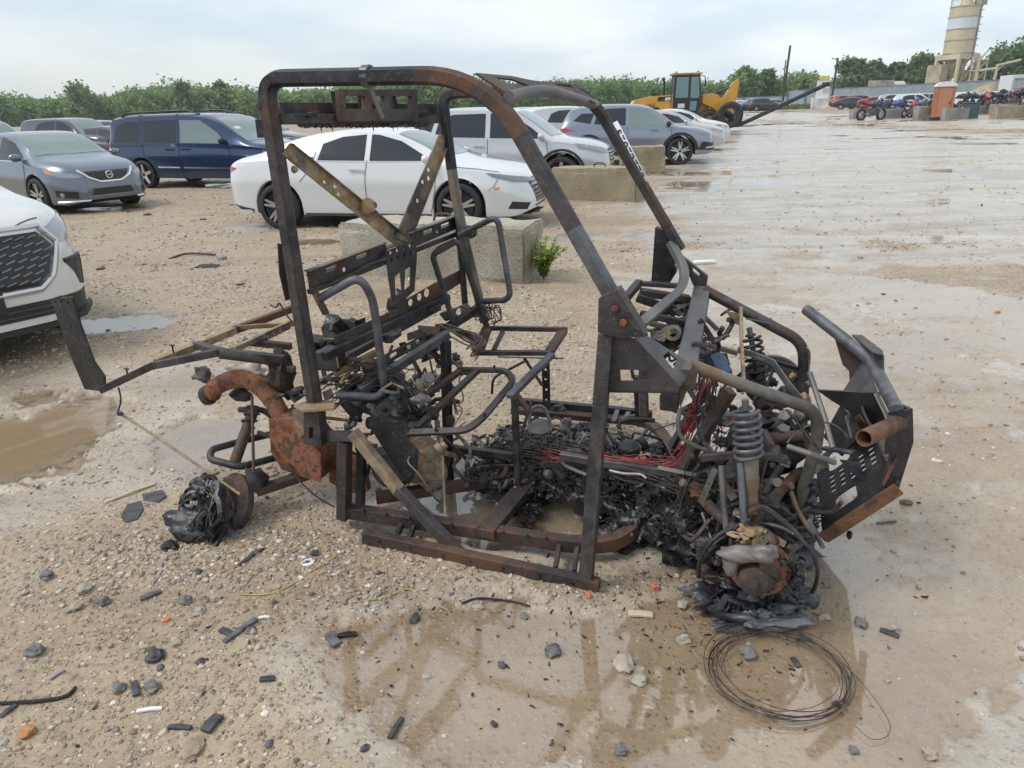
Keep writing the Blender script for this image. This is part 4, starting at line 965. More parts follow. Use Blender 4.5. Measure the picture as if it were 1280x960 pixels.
p = bearing(676, 27); plain_car(SUV, SILV, 'silver crossover seen from behind at the far side of the row, left one', p, 28)
p = bearing(712, 25.5); plain_car(SUV, WHITE2, 'white crossover seen from behind with dark rear window, beyond the slate blue crossover', p, 24)
JP = scaled(SUV, tw=1.95, wb=2.95, wr=.38, top=[(-2.45, .66), (-2.43, 1.05), (-2.38, 1.25), (-2.28, 1.55), (-2.15, 1.72), (-1.6, 1.79), (-.5, 1.80), (.15, 1.77), (.45, 1.68), (.80, 1.45), (1.10, 1.22), (1.25, 1.17), (1.85, 1.12), (2.25, 1.06), (2.38, .98), (2.42, .75), (2.43, .6)],
    belt=[(-2.45, .62), (-2.35, 1.16), (0, 1.16), (1.2, 1.10), (1.9, 1.02), (2.3, .90), (2.43, .58)], wid=[(-2.45, .82), (-2.4, .88), (-2.2, .94), (0, .965), (1.8, .95), (2.15, .90), (2.33, .80), (2.43, .70)], bot=[(-2.45, .5), (-2.2, .36), (2.1, .33), (2.43, .4)])
c = plain_car(JP, BRN, 'grey-brown off-road wagon behind the grey-blue sedan', loc_from(112, 206, (1.47, -.95), -22), -22, seg=90, name='parked_suv', cat='suv')
p = bearing(-25, 27); plain_car(JP, SILV, 'silver wagon at left edge beyond the off-road wagon', p, -22, name='parked_suv', cat='suv')
p = bearing(122, 33); plain_car(SUV, SLATE, 'dark slate crossover seen through the gap left of the blue van, farther one', p, -20, pale=False)
p = bearing(141, 29); plain_car(SEDAN, DARK, 'black sedan seen through the gap left of the blue van, nearer one', p, -20, pale=False)
p = bearing(318, 31); plain_car(SEDAN, DARK, 'black sedan whose roof shows just right of the blue van roof', p, -14, pale=False)
p = bearing(300, 38); plain_car(SUV, WHITE2, 'white crossover far behind the blue van windscreen', p, -14)
p = bearing(1055, 112); plain_car(SUV, ORG, 'orange crossover far off beside the white sign', p, 5, seg=50)
# ------------------------------------------------------------------ far setting: woods, trees, silo, fence, plant
def zr(p): return float(rise(np.array([p[0]]), np.array([p[1]]))[0])
def leaf_mat(name, a, b_, scale=.5):
    m, n, l, b = mat(name)
    t = n.new('ShaderNodeTexCoord'); z = n.new('ShaderNodeTexNoise'); z.inputs['Scale'].default_value = scale; z.inputs['Detail'].default_value = 5
    l.new(t.outputs['Object'], z.inputs['Vector']); r = n.new('ShaderNodeValToRGB'); r.color_ramp.elements[0].position = .32; r.color_ramp.elements[1].position = .68
    r.color_ramp.elements[0].color = c4(a); r.color_ramp.elements[1].color = c4(b_); l.new(z.outputs['Fac'], r.inputs['Fac']); l.new(r.outputs['Color'], b.inputs['Base Color'])
    b.inputs['Roughness'].default_value = .6
    tr = n.new('ShaderNodeBsdfTranslucent'); mx = n.new('ShaderNodeMixShader'); mx.inputs[0].default_value = .40
    l.new(r.outputs['Color'], tr.inputs['Color']); l.new(b.outputs[0], mx.inputs[1]); l.new(tr.outputs[0], mx.inputs[2]); l.new(mx.outputs[0], n['Material Output'].inputs['Surface'])
    return m
LEAF = leaf_mat('spring_foliage', (.11, .185, .05), (.235, .35, .10), .3)
LEAFD = leaf_mat('dark_foliage', (.065, .125, .042), (.15, .24, .075), .35)
BARK = plain('bark', (.075, .062, .05), .9, var=.4, scale=3)
def crown_quads(rng, clumps, n, leaf):
    """leaf-clump faces spread through a set of (centre, radii) ellipsoids; returns vert and face arrays"""
    C = np.array([c for c, r in clumps]); Rr = np.array([r for c, r in clumps]); w = (Rr[:, 0] * Rr[:, 1] * Rr[:, 2]) ** .75; w /= w.sum()
    k = rng.choice(len(C), n, p=w)
    d = rng.normal(size=(n, 3)); d /= np.linalg.norm(d, axis=1, keepdims=True); rad = rng.random(n) ** .45 * (1 + .18 * rng.normal(size=n))
    P = C[k] + d * Rr[k] * rad[:, None]
    nv = d + .9 * rng.normal(size=(n, 3)) + np.array([0, 0, .4]); nv /= np.linalg.norm(nv, axis=1, keepdims=True)
    a = np.cross(nv, rng.normal(size=(n, 3))); a /= np.linalg.norm(a, axis=1, keepdims=True); b = np.cross(nv, a)
    s = leaf * (.5 + rng.random(n))[:, None]
    q = np.stack([P - a * s - b * s * .6, P + a * s * .7 - b * s * .8, P + a * s + b * s * .5, P - a * s * .5 + b * s * .9], 1).reshape(-1, 3)
    return q, np.arange(n * 4).reshape(-1, 4)
def quads_mesh(name, v, f, mat_):
    me = bpy.data.meshes.new(name); me.vertices.add(len(v)); me.vertices.foreach_set('co', v.astype(np.float32).ravel())
    me.loops.add(len(f) * 4); me.loops.foreach_set('vertex_index', f.astype(np.int32).ravel()); me.polygons.add(len(f)); me.polygons.foreach_set('loop_start', np.arange(len(f), dtype=np.int32) * 4)
    me.update(calc_edges=True); me.materials.append(mat_); return me
def tree_clumps(rng, h, w, open_=False):
    out = []; n = 9 if not open_ else 12
    for i in range(n):
        z = h * (.32 + .66 * (i + rng.random()) / n); k = math.sin(math.pi * min(1, max(.12, (z / h - .15) / .95))) ** .7
        r = w * (.22 + .16 * rng.random()) * (.75 if open_ else 1); a = rng.random() * 6.283; o = w * .34 * k * rng.random() ** .5 * (1.4 if open_ else 1)
        out.append(((o * math.cos(a), o * math.sin(a), z), (r, r, r * (.75 + .3 * rng.random()))))
    out.append(((0, 0, h * .5), (w * .3, w * .3, h * .28)))
    return out
def make_tree(name, label, h, w, seed, mat_, loc, leaf=.42, n=2600, group=None, open_=False, cat='tree'):
    rng = np.random.default_rng(seed)
    t = thing(name, label, cat, loc, 0, group)
    cl = tree_clumps(rng, h, w, open_)
    v, f = crown_quads(rng, cl, n, leaf)
    o = bpy.data.objects.new('crown', quads_mesh('crown', v, f, mat_)); COL.objects.link(o); o.parent = t
    mb = MB(); mb.tube([(0, 0, -.3), (.1, 0, h * .25), (-.1, .1, h * .55), (.05, 0, h * .9)], h * .018, 7)
    for c_, r_ in cl[:7]: mb.tube([(0, 0, max(h * .15, c_[2] * .55)), (c_[0] * .5, c_[1] * .5, c_[2] * .8), c_], h * .007, 5)
    mb.build('trunk', BARK, t); return t
# the long wood behind the yard: nobody could count its trees
def wood(name, label, x0, x1, d0, d1, h0, h1, step, seed, mat_, leaf=.6, per=420, base=None):
    rng = np.random.default_rng(seed); V, Fq = [], []; off = 0
    for row, (dd, hm) in enumerate(((d0, .80), ((d0 + d1) / 2, .92), (d1, 1.0))):
        px = x0
        while px < x1:
            p = bearing(px, dd * (1 + .06 * (rng.random() - .5))); t = (px - x0) / (x1 - x0); h = (h0 + (h1 - h0) * t) * hm * (.80 + .34 * rng.random() + .16 * math.sin(px * .021 + seed))
            w = h * (.7 + .5 * rng.random())
            cl = [((c[0] + p.x, c[1] + p.y, c[2] * 1.0 - h * .12 + zr(p)), r) for c, r in tree_clumps(rng, h, w)]
            cl.append(((p.x, p.y, h * .2 + zr(p)), (w * .5, w * .5, h * .25)))
            v, f = crown_quads(rng, cl, per, leaf); V.append(v); Fq.append(f + off); off += len(v)
            px += step * (.6 + .8 * rng.random())
    o = bpy.data.objects.new(name, quads_mesh(name, np.concatenate(V), np.concatenate(Fq), mat_)); COL.objects.link(o)
    tag(o, label, 'wood', kind='stuff')
wood('far_wood', 'long green wood along the horizon behind the parked cars on the left', -420, 640, 190, 225, 8.0, 9.0, 6.5, 3, LEAF, .33, 1050)
wood('far_wood', 'green wood along the horizon behind the yellow wheel loader', 640, 1010, 205, 240, 7.5, 8.5, 9, 5, LEAF, .33, 1050)
wood('far_wood', 'taller dark wood behind the silo and metal fence at right', 1000, 1760, 215, 250, 7.5, 9, 10, 9, LEAFD, .42, 900)
for i, (px, d, h, w, lab, mt) in enumerate([
    (232, 185, 9.2, 5.2, 'lone tree whose round top rises above the wood left of the burnt vehicle', LEAFD),
    (281, 188, 9.4, 4.8, 'lone dark tree top above the wood beside the burnt roll bar', LEAFD),
    (108, 184, 8.6, 8, 'bushy tree rising above the wood over the off-road wagon', LEAF),
    (930, 170, 7.9, 7.2, 'broad full tree just right of the loader bucket arm', LEAF),
    (955, 175, 7.3, 5.8, 'narrower tree standing between the broad tree and the utility pole', LEAFD),
    (1062, 165, 8.8, 6.8, 'tall tree right of the second utility pole', LEAFD),
    (1093, 168, 8.2, 7.4, 'loose-crowned tree left of the gap with sky', LEAFD),
    (1117, 170, 8.2, 6.2, 'thin-topped tree right of the gap with sky', LEAFD),
    (1150, 160, 8.6, 8, 'large rounded tree nearest the left side of the silo', LEAFD),
    (1163, 172, 9.0, 6.5, 'tall dark tree half behind the silo legs', LEAFD),
    (1236, 170, 9.6, 7.5, 'tall tree right of the silo above the cream pipe frame', LEAFD),
    (1262, 160, 10.2, 9, 'tallest broad tree near the right edge', LEAFD)]):
    p = bearing(px, d); make_tree('tree', lab, h, w, 40 + i, mt, (p.x, p.y, zr(p) - .3), .30, 5200, open_=i in (6, 7))

# grass strip on the far side
mb = MB(); rng = random.Random(4)
for _ in range(900):
    p = bearing(rng.uniform(978, 1022), rng.uniform(100, 118)); p.z = zr(p)
    a = rng.uniform(0, 3.14); dx, dy = .35 * math.cos(a), .35 * math.sin(a); h = rng.uniform(.25, .6)
    mb.add([(p.x - dx, p.y - dy, p.z), (p.x + dx, p.y + dy, p.z), (p.x + dx * .6, p.y + dy * .6, p.z + h), (p.x - dx * .7, p.y - dy * .7, p.z + h * .8)], [(0, 1, 2, 3)])
o = mb.build('grass', leaf_mat('meadow_grass', (.10, .17, .03), (.19, .27, .06), 2), smooth=0)
tag(o, 'bright green grass strip left of the white sign far off', 'grass', kind='stuff')

# sheet metal fence
FEN = plain('blue_grey_sheet', (.27, .33, .37), .5, metal=.3, var=.15, scale=.6)
def fence(name, label, pts, h, mat_=FEN):
    t = thing(name, label, 'fence', pts[0])
    o0 = pts[0]
    mb = MB(); 
    for a, b in zip(pts, pts[1:]):
        a, b = a - o0, b - o0; L = (b - a).length; n = max(2, int(L / .45)); d = (b - a).normalized(); s = Vector((-d.y, d.x, 0))
        P = []
        for i in range(n + 1): P.append(a + d * L * i / n + s * (.05 if i % 2 else -.05))
        vs = [p for p in P] + [p + Vector((0, 0, h)) for p in P]
        mb.add(vs, [(i, i + 1, n + 2 + i, n + 1 + i) for i in range(n)])
    o = mb.build('sheet_panel', mat_, t, smooth=0); md = o.modifiers.new('thick', 'SOLIDIFY'); md.thickness = .02
    for a, b in zip(pts, pts[1:]):
        a, b = a - o0, b - o0; L = (b - a).length; n = max(1, int(L / 6)); d = (b - a).normalized()
        for i in range(n):
            mb = MB(); p = a + (b - a) * i / n + Vector((-d.y, d.x, 0)) * -.22 * (1 if d.x > 0 else -1)
            mb.beam(p, p + Vector((0, 0, h + .12)), .22, .22, (1, 0, 0)); mb.build('post', TRIM if False else FEN_D, t)
        mb = MB(); mb.beam(a + Vector((0, 0, h + .06)), b + Vector((0, 0, h + .06)), .16, .12); mb.build('top_rail', FEN_D, t)
FEN_D = plain('darker_fence_steel', (.17, .20, .225), .5, metal=.3)
def gp(px, d, z=0):
    p = bearing(px, d); p.z = zr(p) + z; return p
fence('metal_fence', 'long blue-grey sheet metal fence rising to the right edge behind the motorcycles', [gp(985, 150), gp(1060, 128), gp(1180, 95), gp(1300, 74), gp(1420, 62)], 2.75)
fence('metal_fence', 'low pale fence far off behind the loader boom', [gp(862, 165), gp(930, 160), gp(985, 152)], 1.7)

# silo
CREAM = plain('cream_paint', (.50, .445, .31), .6, var=.12, scale=.6); PALEB = plain('pale_blue_band', (.55, .61, .66), .5, var=.06, scale=.6); CREAMD = plain('weathered_cream_paint', (.36, .315, .225), .7, var=.3, scale=.8)
STEELG = plain('grey_steelwork', (.20, .20, .20), .6)
p = gp(1188, 140)
t = thing('silo', 'tall cream batching plant silo with pale blue band on a braced leg frame', 'silo', p, R(20)); t.scale = (1, 1, 1.2)
mb = MB(); mb.lathe([(2.65, 7.0), (2.65, 8.9)], n=40); mb.build('silo_shell', CREAM, t)
mb = MB(); mb.lathe([(2.65, 8.9), (2.65, 10.5)], n=40); mb.build('silo_shell', CREAM, t)
mb = MB(); mb.lathe([(2.655, 10.5), (2.655, 12.2)], n=40); mb.build('silo_shell', PALEB, t)
mb = MB(); mb.lathe([(2.65, 12.2), (2.65, 13.7), (1.2, 14.0), (0, 17.0)], n=40); mb.build('silo_shell', CREAM, t)
for z in (7.0, 8.9, 10.5, 12.2, 13.7):
    mb = MB(); mb.lathe([(2.66, z - .06), (2.74, z - .06), (2.74, z + .06), (2.66, z + .06)], n=40); mb.build('ring', CREAMD, t)
mb = MB(); mb.lathe([(2.63, 6.9), (.5, 3.2), (.45, 2.7)], n=32); mb.build('hopper_cone', CREAMD, t)
for sx in (-1, 1):
    for sy in (-1, 1):
        mb = MB(); mb.beam((sx * 2.4, sy * 2.4, -.5), (sx * 2.4, sy * 2.4, 6.9), .5, .5, (1, 0, 0)); mb.build('leg', CREAM, t)
for (a, b) in (((-1, -1), (1, -1)), ((1, -1), (1, 1)), ((1, 1), (-1, 1)), ((-1, 1), (-1, -1))):
    mb = MB(); mb.beam((a[0] * 2.4, a[1] * 2.4, 6.5), (b[0] * 2.4, b[1] * 2.4, 6.5), .4, .8); mb.build('beam', CREAM, t)
    mb = MB(); mb.tube([(a[0] * 2.4, a[1] * 2.4, 1.2), (b[0] * 2.4, b[1] * 2.4, 6.1)], .12, 6); mb.tube([(b[0] * 2.4, b[1] * 2.4, 1.2), (a[0] * 2.4, a[1] * 2.4, 6.1)], .12, 6); mb.build('cross_brace', CREAMD, t)
mb = MB()
for k in range(20):
    a = 2 * math.pi * k / 20; mb.tube([(2.6 * math.cos(a), 2.6 * math.sin(a), 13.7), (2.6 * math.cos(a), 2.6 * math.sin(a), 14.8)], .035, 5)
for z in (17.05, 14.8): mb.tube([(2.6 * math.cos(2 * math.pi * k / 24), 2.6 * math.sin(2 * math.pi * k / 24), z) for k in range(24)], .035, 5, closed=True)
mb.build('railing', STEELG, t)
mb = MB()
for x in (2.72, 2.9):
    for y in (-.25, .25): mb.tube([(2.74, y, 2), (2.74, y, 14.8)], .04, 5)
for k in range(42): mb.tube([(2.74, -.25, 2 + k * .3), (2.74, .25, 2 + k * .3)], .025, 4)
for k in range(9):
    z = 5 + k; mb.tube([(2.74 + .65 * math.sin(a), .40 * math.cos(a), z) for a in np.linspace(0, math.pi, 9)], .03, 4)
ld = mb.build('ladder', STEELG, t); ld.rotation_euler = (0, 0, R(-75))
mb = MB(); mb.beam((2.3, -1.0, 13.9), (2.3, -1.0, 22), 1.5, 1.5, (1, 0, 0)); mb.build('elevator_tower', CREAMD, t)
mb = MB(); mb.tube([(-.6, -.6, 17.0), (1.8, -.9, 19.0)], .28, 8); mb.build('feed_pipe', CREAMD, t)
mb = MB()
for k in range(8): mb.tube([(-2.4, -2.45, 1 + k * .8), (2.4, -2.45, 1.3 + k * .8)], .05, 4)
mb.tube([(-1.6, -2.5, 0), (-.4, -2.5, 7)], .15, 6); mb.tube([(1.4, -2.5, 0), (.7, -2.5, 7)], .13, 6); mb.build('pipework', CREAMD, t)
mb = MB(); mb.box((-3.9, .6, 2.6), (1.8, 3.2, 5.6)); mb.build('equipment_house', CREAMD, t)
p = gp(1217, 128)
t2 = thing('stair_tower', 'narrow cream stair tower attached right of the silo', 'tower', p, R(10))
for sx in (-1, 1):
    for sy in (-1, 1):
        mb = MB(); mb.tube([(sx * .8, sy * .8, -.3), (sx * .8, sy * .8, 7.4)], .12, 6); mb.build('leg', CREAM, t2)
for k in range(4):
    mb = MB(); mb.box((0, 0, 1.6 + k * 1.7), (2.0, 2.0, .14)); mb.build('landing', CREAM, t2)
    mb = MB(); mb.tube([(-.7, -.7, 1.6 + k * 1.7), (.7, -.7, 3.2 + k * 1.7)], .14, 6); mb.build('stair_flight', CREAMD, t2)
p = gp(1238, 112)
t3 = thing('pipe_gantry', 'cream T-shaped pipe gantry right of the silo above the fence', 'gantry', p, R(-12)); t3.scale = (.75, .75, .82)
mb = MB(); mb.beam((0, 0, -.3), (.25, 0, 6.6), .42, .42, (1, 0, 0)); mb.build('post', CREAM, t3)
mb = MB(); mb.tube([(-2.9, 0, 5.6), (.2, 0, 5.9)], .22, 8); mb.build('arm', CREAM, t3)
mb = MB(); mb.tube([(.2, 0, 6.4), (4.4, 0, 7.2)], .2, 8); mb.tube([(.2, 0, 5.4), (1.5, 0, 6.5)], .12, 6); mb.build('boom_arm', CREAM, t3)
# heaped goods beyond the fence
p = gp(1258, 84); mb = MB()
mb.blob((0, 0, 0), (5.2, 2.5, 2.5), 4, .18, 3); o = mb.build('covered_stack', plain('tan_tarpaulin', (.34, .25, .16), .7, var=.3, scale=1.5)); o.location = p
tag(o, 'long heap under a tan tarpaulin showing above the fence', 'stack')
p = gp(1232, 86); mb = MB(); mb.blob((0, 0, 0), (2.6, 2, 2.2), 8, .15, 3); o = mb.build('covered_stack', plain('grey_tarpaulin', (.42, .42, .41), .7, var=.2, scale=1.5)); o.location = p
tag(o, 'grey heap left of the tan tarpaulin heap above the fence', 'stack')
p = gp(1290, 80); mb = MB(); mb.box((0, 0, 1.6), (6, 3, 3.2)); o = mb.build('container', plain('white_container', (.62, .64, .66), .5), bevel=.05); o.location = p; o.rotation_euler = (0, 0, R(-10))
tag(o, 'white box container at the right edge behind the fence', 'container')
# tank trailer
p = gp(1106, 132); t = thing('tank_trailer', 'grey and cream tank trailer beyond the fence under the trees', 'trailer', p, R(8))
mb = MB(); mb.box((-1.2, 0, 2.6), (3.6, 2.4, 2.7)); mb.build('box_body', plain('trailer_grey', (.34, .31, .27), .7, var=.3, scale=1.2), t, bevel=.05)
mb = MB(); mb.lathe([(0, 0), (.9, .1), (1.25, .5), (1.25, 2.4), (.9, 2.8), (0, 2.9)], axis_frame((.7, 0, 2.5), (1, 0, 0)), 24); mb.build('tank', plain('trailer_cream', (.52, .46, .38), .5), t)
mb = MB(); mb.box((0, 0, 1.05), (6.5, 2.2, .25)); mb.build('chassis', TRIM, t)
for x in (-2.2, -1.1, 2.4):
    mb = MB(); mb.lathe([(0, -1.1), (.5, -1.1), (.5, 1.1), (0, 1.1)], axis_frame((x, 0, .5), (0, 1, 0)), 20); mb.build('wheel', K['rubber'], t)
# signs
p = gp(1027, 98); t = thing('sign', 'white board sign with a small yellow top standing on a block at the yard edge', 'sign', p, R(-15))
mb = MB(); mb.box((0, 0, 2.55), (1.7, .06, 2.2)); mb.build('board', plain('sign_white', (.68, .69, .68), .6), t)
mb = MB(); mb.box((0.1, -.04, 3.95), (1.3, .06, .5)); mb.build('yellow_panel', plain('sign_yellow', (.62, .55, .10), .6), t)
mb = MB(); mb.box((.35, -.04, 2.35), (.7, .05, .6)); mb.build('pasted_notice', plain('notice_grey', (.45, .47, .47), .6), t)
mb = MB(); mb.box((-.2, 0, .72), (2.2, 1.0, 1.44)); mb.build('base_block', plain('chalky_white', (.62, .62, .6), .8, var=.35, scale=1.2), t, bevel=.05)
# utility poles
def pole(px, d, h, lean, label):
    p = gp(px, d); t = thing('utility_pole', label, 'pole', p)
    w = plain('weathered_pole_wood', (.06, .052, .045), .9)
    mb = MB(); mb.sweep([(0, 0, -.5), (lean * .5, 0, h * .5), (lean, 0, h)], circ2(0, 0, .17, 10), up=Vector((0, 1, 0))); mb.build('pole_shaft', w, t)
    return t, w
t, w = pole(978, 112, 9.0, .35, 'dark utility pole with small bracket right of the loader boom')
mb = MB(); mb.beam((-.5, 0, 5.6), (.3, 0, 6.3), .1, .1); mb.tube([(-.15, 0, 3), (-.1, 0, 7)], .09, 6); mb.build('bracket', w, t)
t, w = pole(1039, 118, 7.3, .25, 'grey utility pole with a lamp head beside the white sign')
mb = MB(); mb.tube([(.2, 0, 7.0), (-.5, 0, 7.3)], .05, 6); mb.blob((-.6, 0, 7.25), (.22, .12, .1), 2, .05, 1); mb.build('lamp_head', STEELG, t)

# portable toilet
p = gp(1180, 48.5); t = thing('portable_toilet', 'orange portable toilet with white roof behind the concrete blocks', 'portable toilet', p, R(-22))
TOI = plain('faded_orange_plastic', (.40, .17, .095), .7, var=.12, scale=3); TOW = plain('white_plastic_roof', (.70, .69, .67), .5)
mb = MB(); mb.box((0, 0, .08), (1.2, 1.2, .16)); mb.build('base', K['black'], t, bevel=.02)
mb = MB()
for x in np.linspace(-.5, .5, 6): 
    for sy in (-1, 1): mb.box((x, sy * .57, 1.12), (.09, .03, 1.85)); mb.box((sy * .57, x, 1.12), (.03, .09, 1.85))
mb.box((0, 0, 1.13), (1.13, 1.13, 1.94)); mb.build('cabin', TOI, t)
mb = MB(); mb.box((.02, -.60, 1.08), (.72, .03, 1.78)); d = mb.build('door', plain('orange_door', (.44, .19, .11), .6), t, bevel=.02)
mb = MB(); mb.box((.30, -.63, 1.1), (.05, .04, .16)); mb.build('latch', K['black'], d)
mb = MB(); mb.holed([(x, y) for x, y in [(-.62, 2.1), (.62, 2.1)] + [(.62 * math.cos(a), 2.12 + .30 * math.sin(a)) for a in np.linspace(0, math.pi, 14)]], [], 1.24, frame((0, 0, 0), (1, 0, 0), (0, 0, 1))); mb.build('roof', TOW, t)
mb = MB(); mb.tube([(.4, .4, 2.2), (.4, .4, 2.62)], .06, 8); mb.build('vent_pipe', TOW, t)

# concrete blocks
def conc_mat(name, a, b_, stain=(.16, .15, .09)):
    m, n, l, b = mat(name); t = n.new('ShaderNodeTexCoord')
    def nz(s, d=6):
        z = n.new('ShaderNodeTexNoise'); z.inputs['Scale'].default_value = s; z.inputs['Detail'].default_value = d; l.new(t.outputs['Object'], z.inputs['Vector']); return z
    z1 = nz(2.2); z2 = nz(45, 4); z3 = nz(1.3, 5)
    r = n.new('ShaderNodeValToRGB'); r.color_ramp.elements[0].position = .3; r.color_ramp.elements[1].position = .7; r.color_ramp.elements[0].color = c4(a); r.color_ramp.elements[1].color = c4(b_); l.new(z1.outputs['Fac'], r.inputs['Fac'])
    s = n.new('ShaderNodeValToRGB'); s.color_ramp.elements[0].position = .48; s.color_ramp.elements[1].position = .66; l.new(z3.outputs['Fac'], s.inputs['Fac'])
    fa = n.new('ShaderNodeMath'); fa.operation = 'MULTIPLY'; fa.inputs[1].default_value = .65; l.new(s.outputs['Color'], fa.inputs[0])
    mx = n.new('ShaderNodeMix'); mx.data_type = 'RGBA'; mx.inputs[7].default_value = c4(stain); l.new(fa.outputs[0], mx.inputs['Factor']); l.new(r.outputs['Color'], mx.inputs[6])
    sp = n.new('ShaderNodeValToRGB'); sp.color_ramp.elements[0].position = .32; sp.color_ramp.elements[0].color = (.45, .45, .45, 1); sp.color_ramp.elements[1].position = .5; l.new(z2.outputs['Fac'], sp.inputs['Fac'])
    mm = n.new('ShaderNodeMix'); mm.data_type = 'RGBA'; mm.blend_type = 'MULTIPLY'; mm.inputs['Factor'].default_value = .7; l.new(mx.outputs[2], mm.inputs[6]); l.new(sp.outputs['Color'], mm.inputs[7]); l.new(mm.outputs[2], b.inputs['Base Color'])
    b.inputs['Roughness'].default_value = .9
    bp = n.new('ShaderNodeBump'); bp.inputs['Strength'].default_value = .7; bp.inputs['Distance'].default_value = .015; l.new(z2.outputs['Fac'], bp.inputs['Height']); l.new(bp.outputs[0], b.inputs['Normal'])
    return m
CONC = conc_mat('weathered_concrete', (.36, .33, .275), (.50, .46, .385)); CONCD = conc_mat('mossy_concrete', (.27, .235, .155), (.43, .37, .26), (.17, .15, .085)); CONCF = conc_mat('grey_concrete', (.26, .255, .24), (.38, .37, .345))
def block(label, a, b, depth, h, mat_, seed=0, group=None, amp=.010):
    """a to b: the two front ground corners"""
    a, b = Vector(a), Vector(b); L = (b - a).length; ang = math.atan2(b.y - a.y, b.x - a.x)
    from mathutils import noise
    bm = bmesh.new(); bmesh.ops.create_cube(bm, size=1)
    for v in bm.verts: v.co = Vector((v.co.x * L, v.co.y * depth, v.co.z * h))
    bmesh.ops.bevel(bm, geom=bm.edges[:], offset=.022, segments=2, affect='EDGES')
    bmesh.ops.subdivide_edges(bm, edges=[e for e in bm.edges if e.calc_length() > .3], cuts=22, use_grid_fill=True)
    for v in bm.verts:
        q = v.co * 3 + Vector((seed, seed * 2.3, 0))
        edge = (abs(v.co.x) > L / 2 - .09) + (abs(v.co.y) > depth / 2 - .09) + (abs(v.co.z) > h / 2 - .09)
        v.co += Vector((noise.noise(q), noise.noise(q + Vector((9, 0, 0))), noise.noise(q + Vector((0, 9, 0))))) * amp * (1 + max(0, edge - 1) * 1.6)
        if edge >= 2:
            k = max(0, noise.noise(q * 2.1) - .08); v.co.x *= 1 - k * .03; v.co.y *= 1 - k * .12; v.co.z *= 1 - k * .12
    me = bpy.data.meshes.new('concrete_block'); bm.to_mesh(me); bm.free(); me.materials.append(mat_)
    me.polygons.foreach_set('use_smooth', [True] * len(me.polygons)); me.set_sharp_from_angle(angle=R(28))
    o = bpy.data.objects.new('concrete_block', me); COL.objects.link(o)
    m_ = (a + b) / 2 + Vector((-math.sin(ang), math.cos(ang), 0)) * depth / 2
    o.location = (m_.x, m_.y, zr(m_) + h / 2 - .03); o.rotation_euler = (0, 0, ang)
    if L > 1.2:
        mb = MB(); mb.tube(fillet([(L * .02 - .12, 0, h / 2 - .05), (L * .02 - .10, .01, h / 2 + .07), (L * .02 + .10, -.01, h / 2 + .07), (L * .02 + .12, 0, h / 2 - .05)], .07), .012, 8); mb.build('lifting_loop', K['rustdark'], o)
    return tag(o, label, 'concrete block', group)
block('big weathered concrete block just behind the burnt vehicle', gnd(430, 346), gnd(657, 359), .62, .60, CONC, 1)
block('mossy brown concrete block seen through the front roll bar', gnd(688, 251), gnd(794, 254), .66, .62, CONCD, 5)
block('concrete block behind the mossy brown block, only its top edge showing', gnd(600, 233), gnd(752, 236), .6, .62, CONCD, 9)
block('concrete block next to the front wheel of the slate blue crossover', gnd(775, 217), gnd(831, 216), .95, .66, CONCD, 12)
ang_ = math.atan2(gnd(657, 359).y - gnd(430, 346).y, gnd(657, 359).x - gnd(430, 346).x)
for i, (x0, x1, d, h, lab, m_) in enumerate([(1070, 1084, 54, .9, 'small concrete block left of the blue motorcycle', CONCF), (1104, 1134, 53, .9, 'pale concrete block between the blue motorcycle and the toilet', CONCF),
    (1152, 1166, 49, 1.15, 'short grey concrete block leaning against the left of the toilet', CONCF), (1186, 1216, 47.5, .95, 'long grey concrete block in front of the orange toilet', CONCF),
    (1222, 1247, 56, .85, 'low concrete block behind the teal bin', CONCF), (1248, 1278, 53, 1.0, 'tall concrete block below the red motorcycles', CONCF), (1252, 1310, 46, 1.05, 'nearest concrete block at the right edge of the yard', CONCD)]):
    block(lab, bearing(x0, d), bearing(x1, d), .8, h * .8, m_, 20 + i)
p = gp(1217.5, 48.5); mb = MB(); mb.sweep([(0, 0, 0), (0, 0, .98)], [(-.36, -.36), (.36, -.36), (.36, .36), (-.36, .36)], up=Vector((0, 1, 0))); mb.box((0, 0, 1.02), (.80, .80, .07))
o = mb.build('bin', plain('teal_plastic', (.06, .12, .12), .5), bevel=.03); o.location = p; tag(o, 'teal bin at the right end of the block in front of the toilet', 'bin')

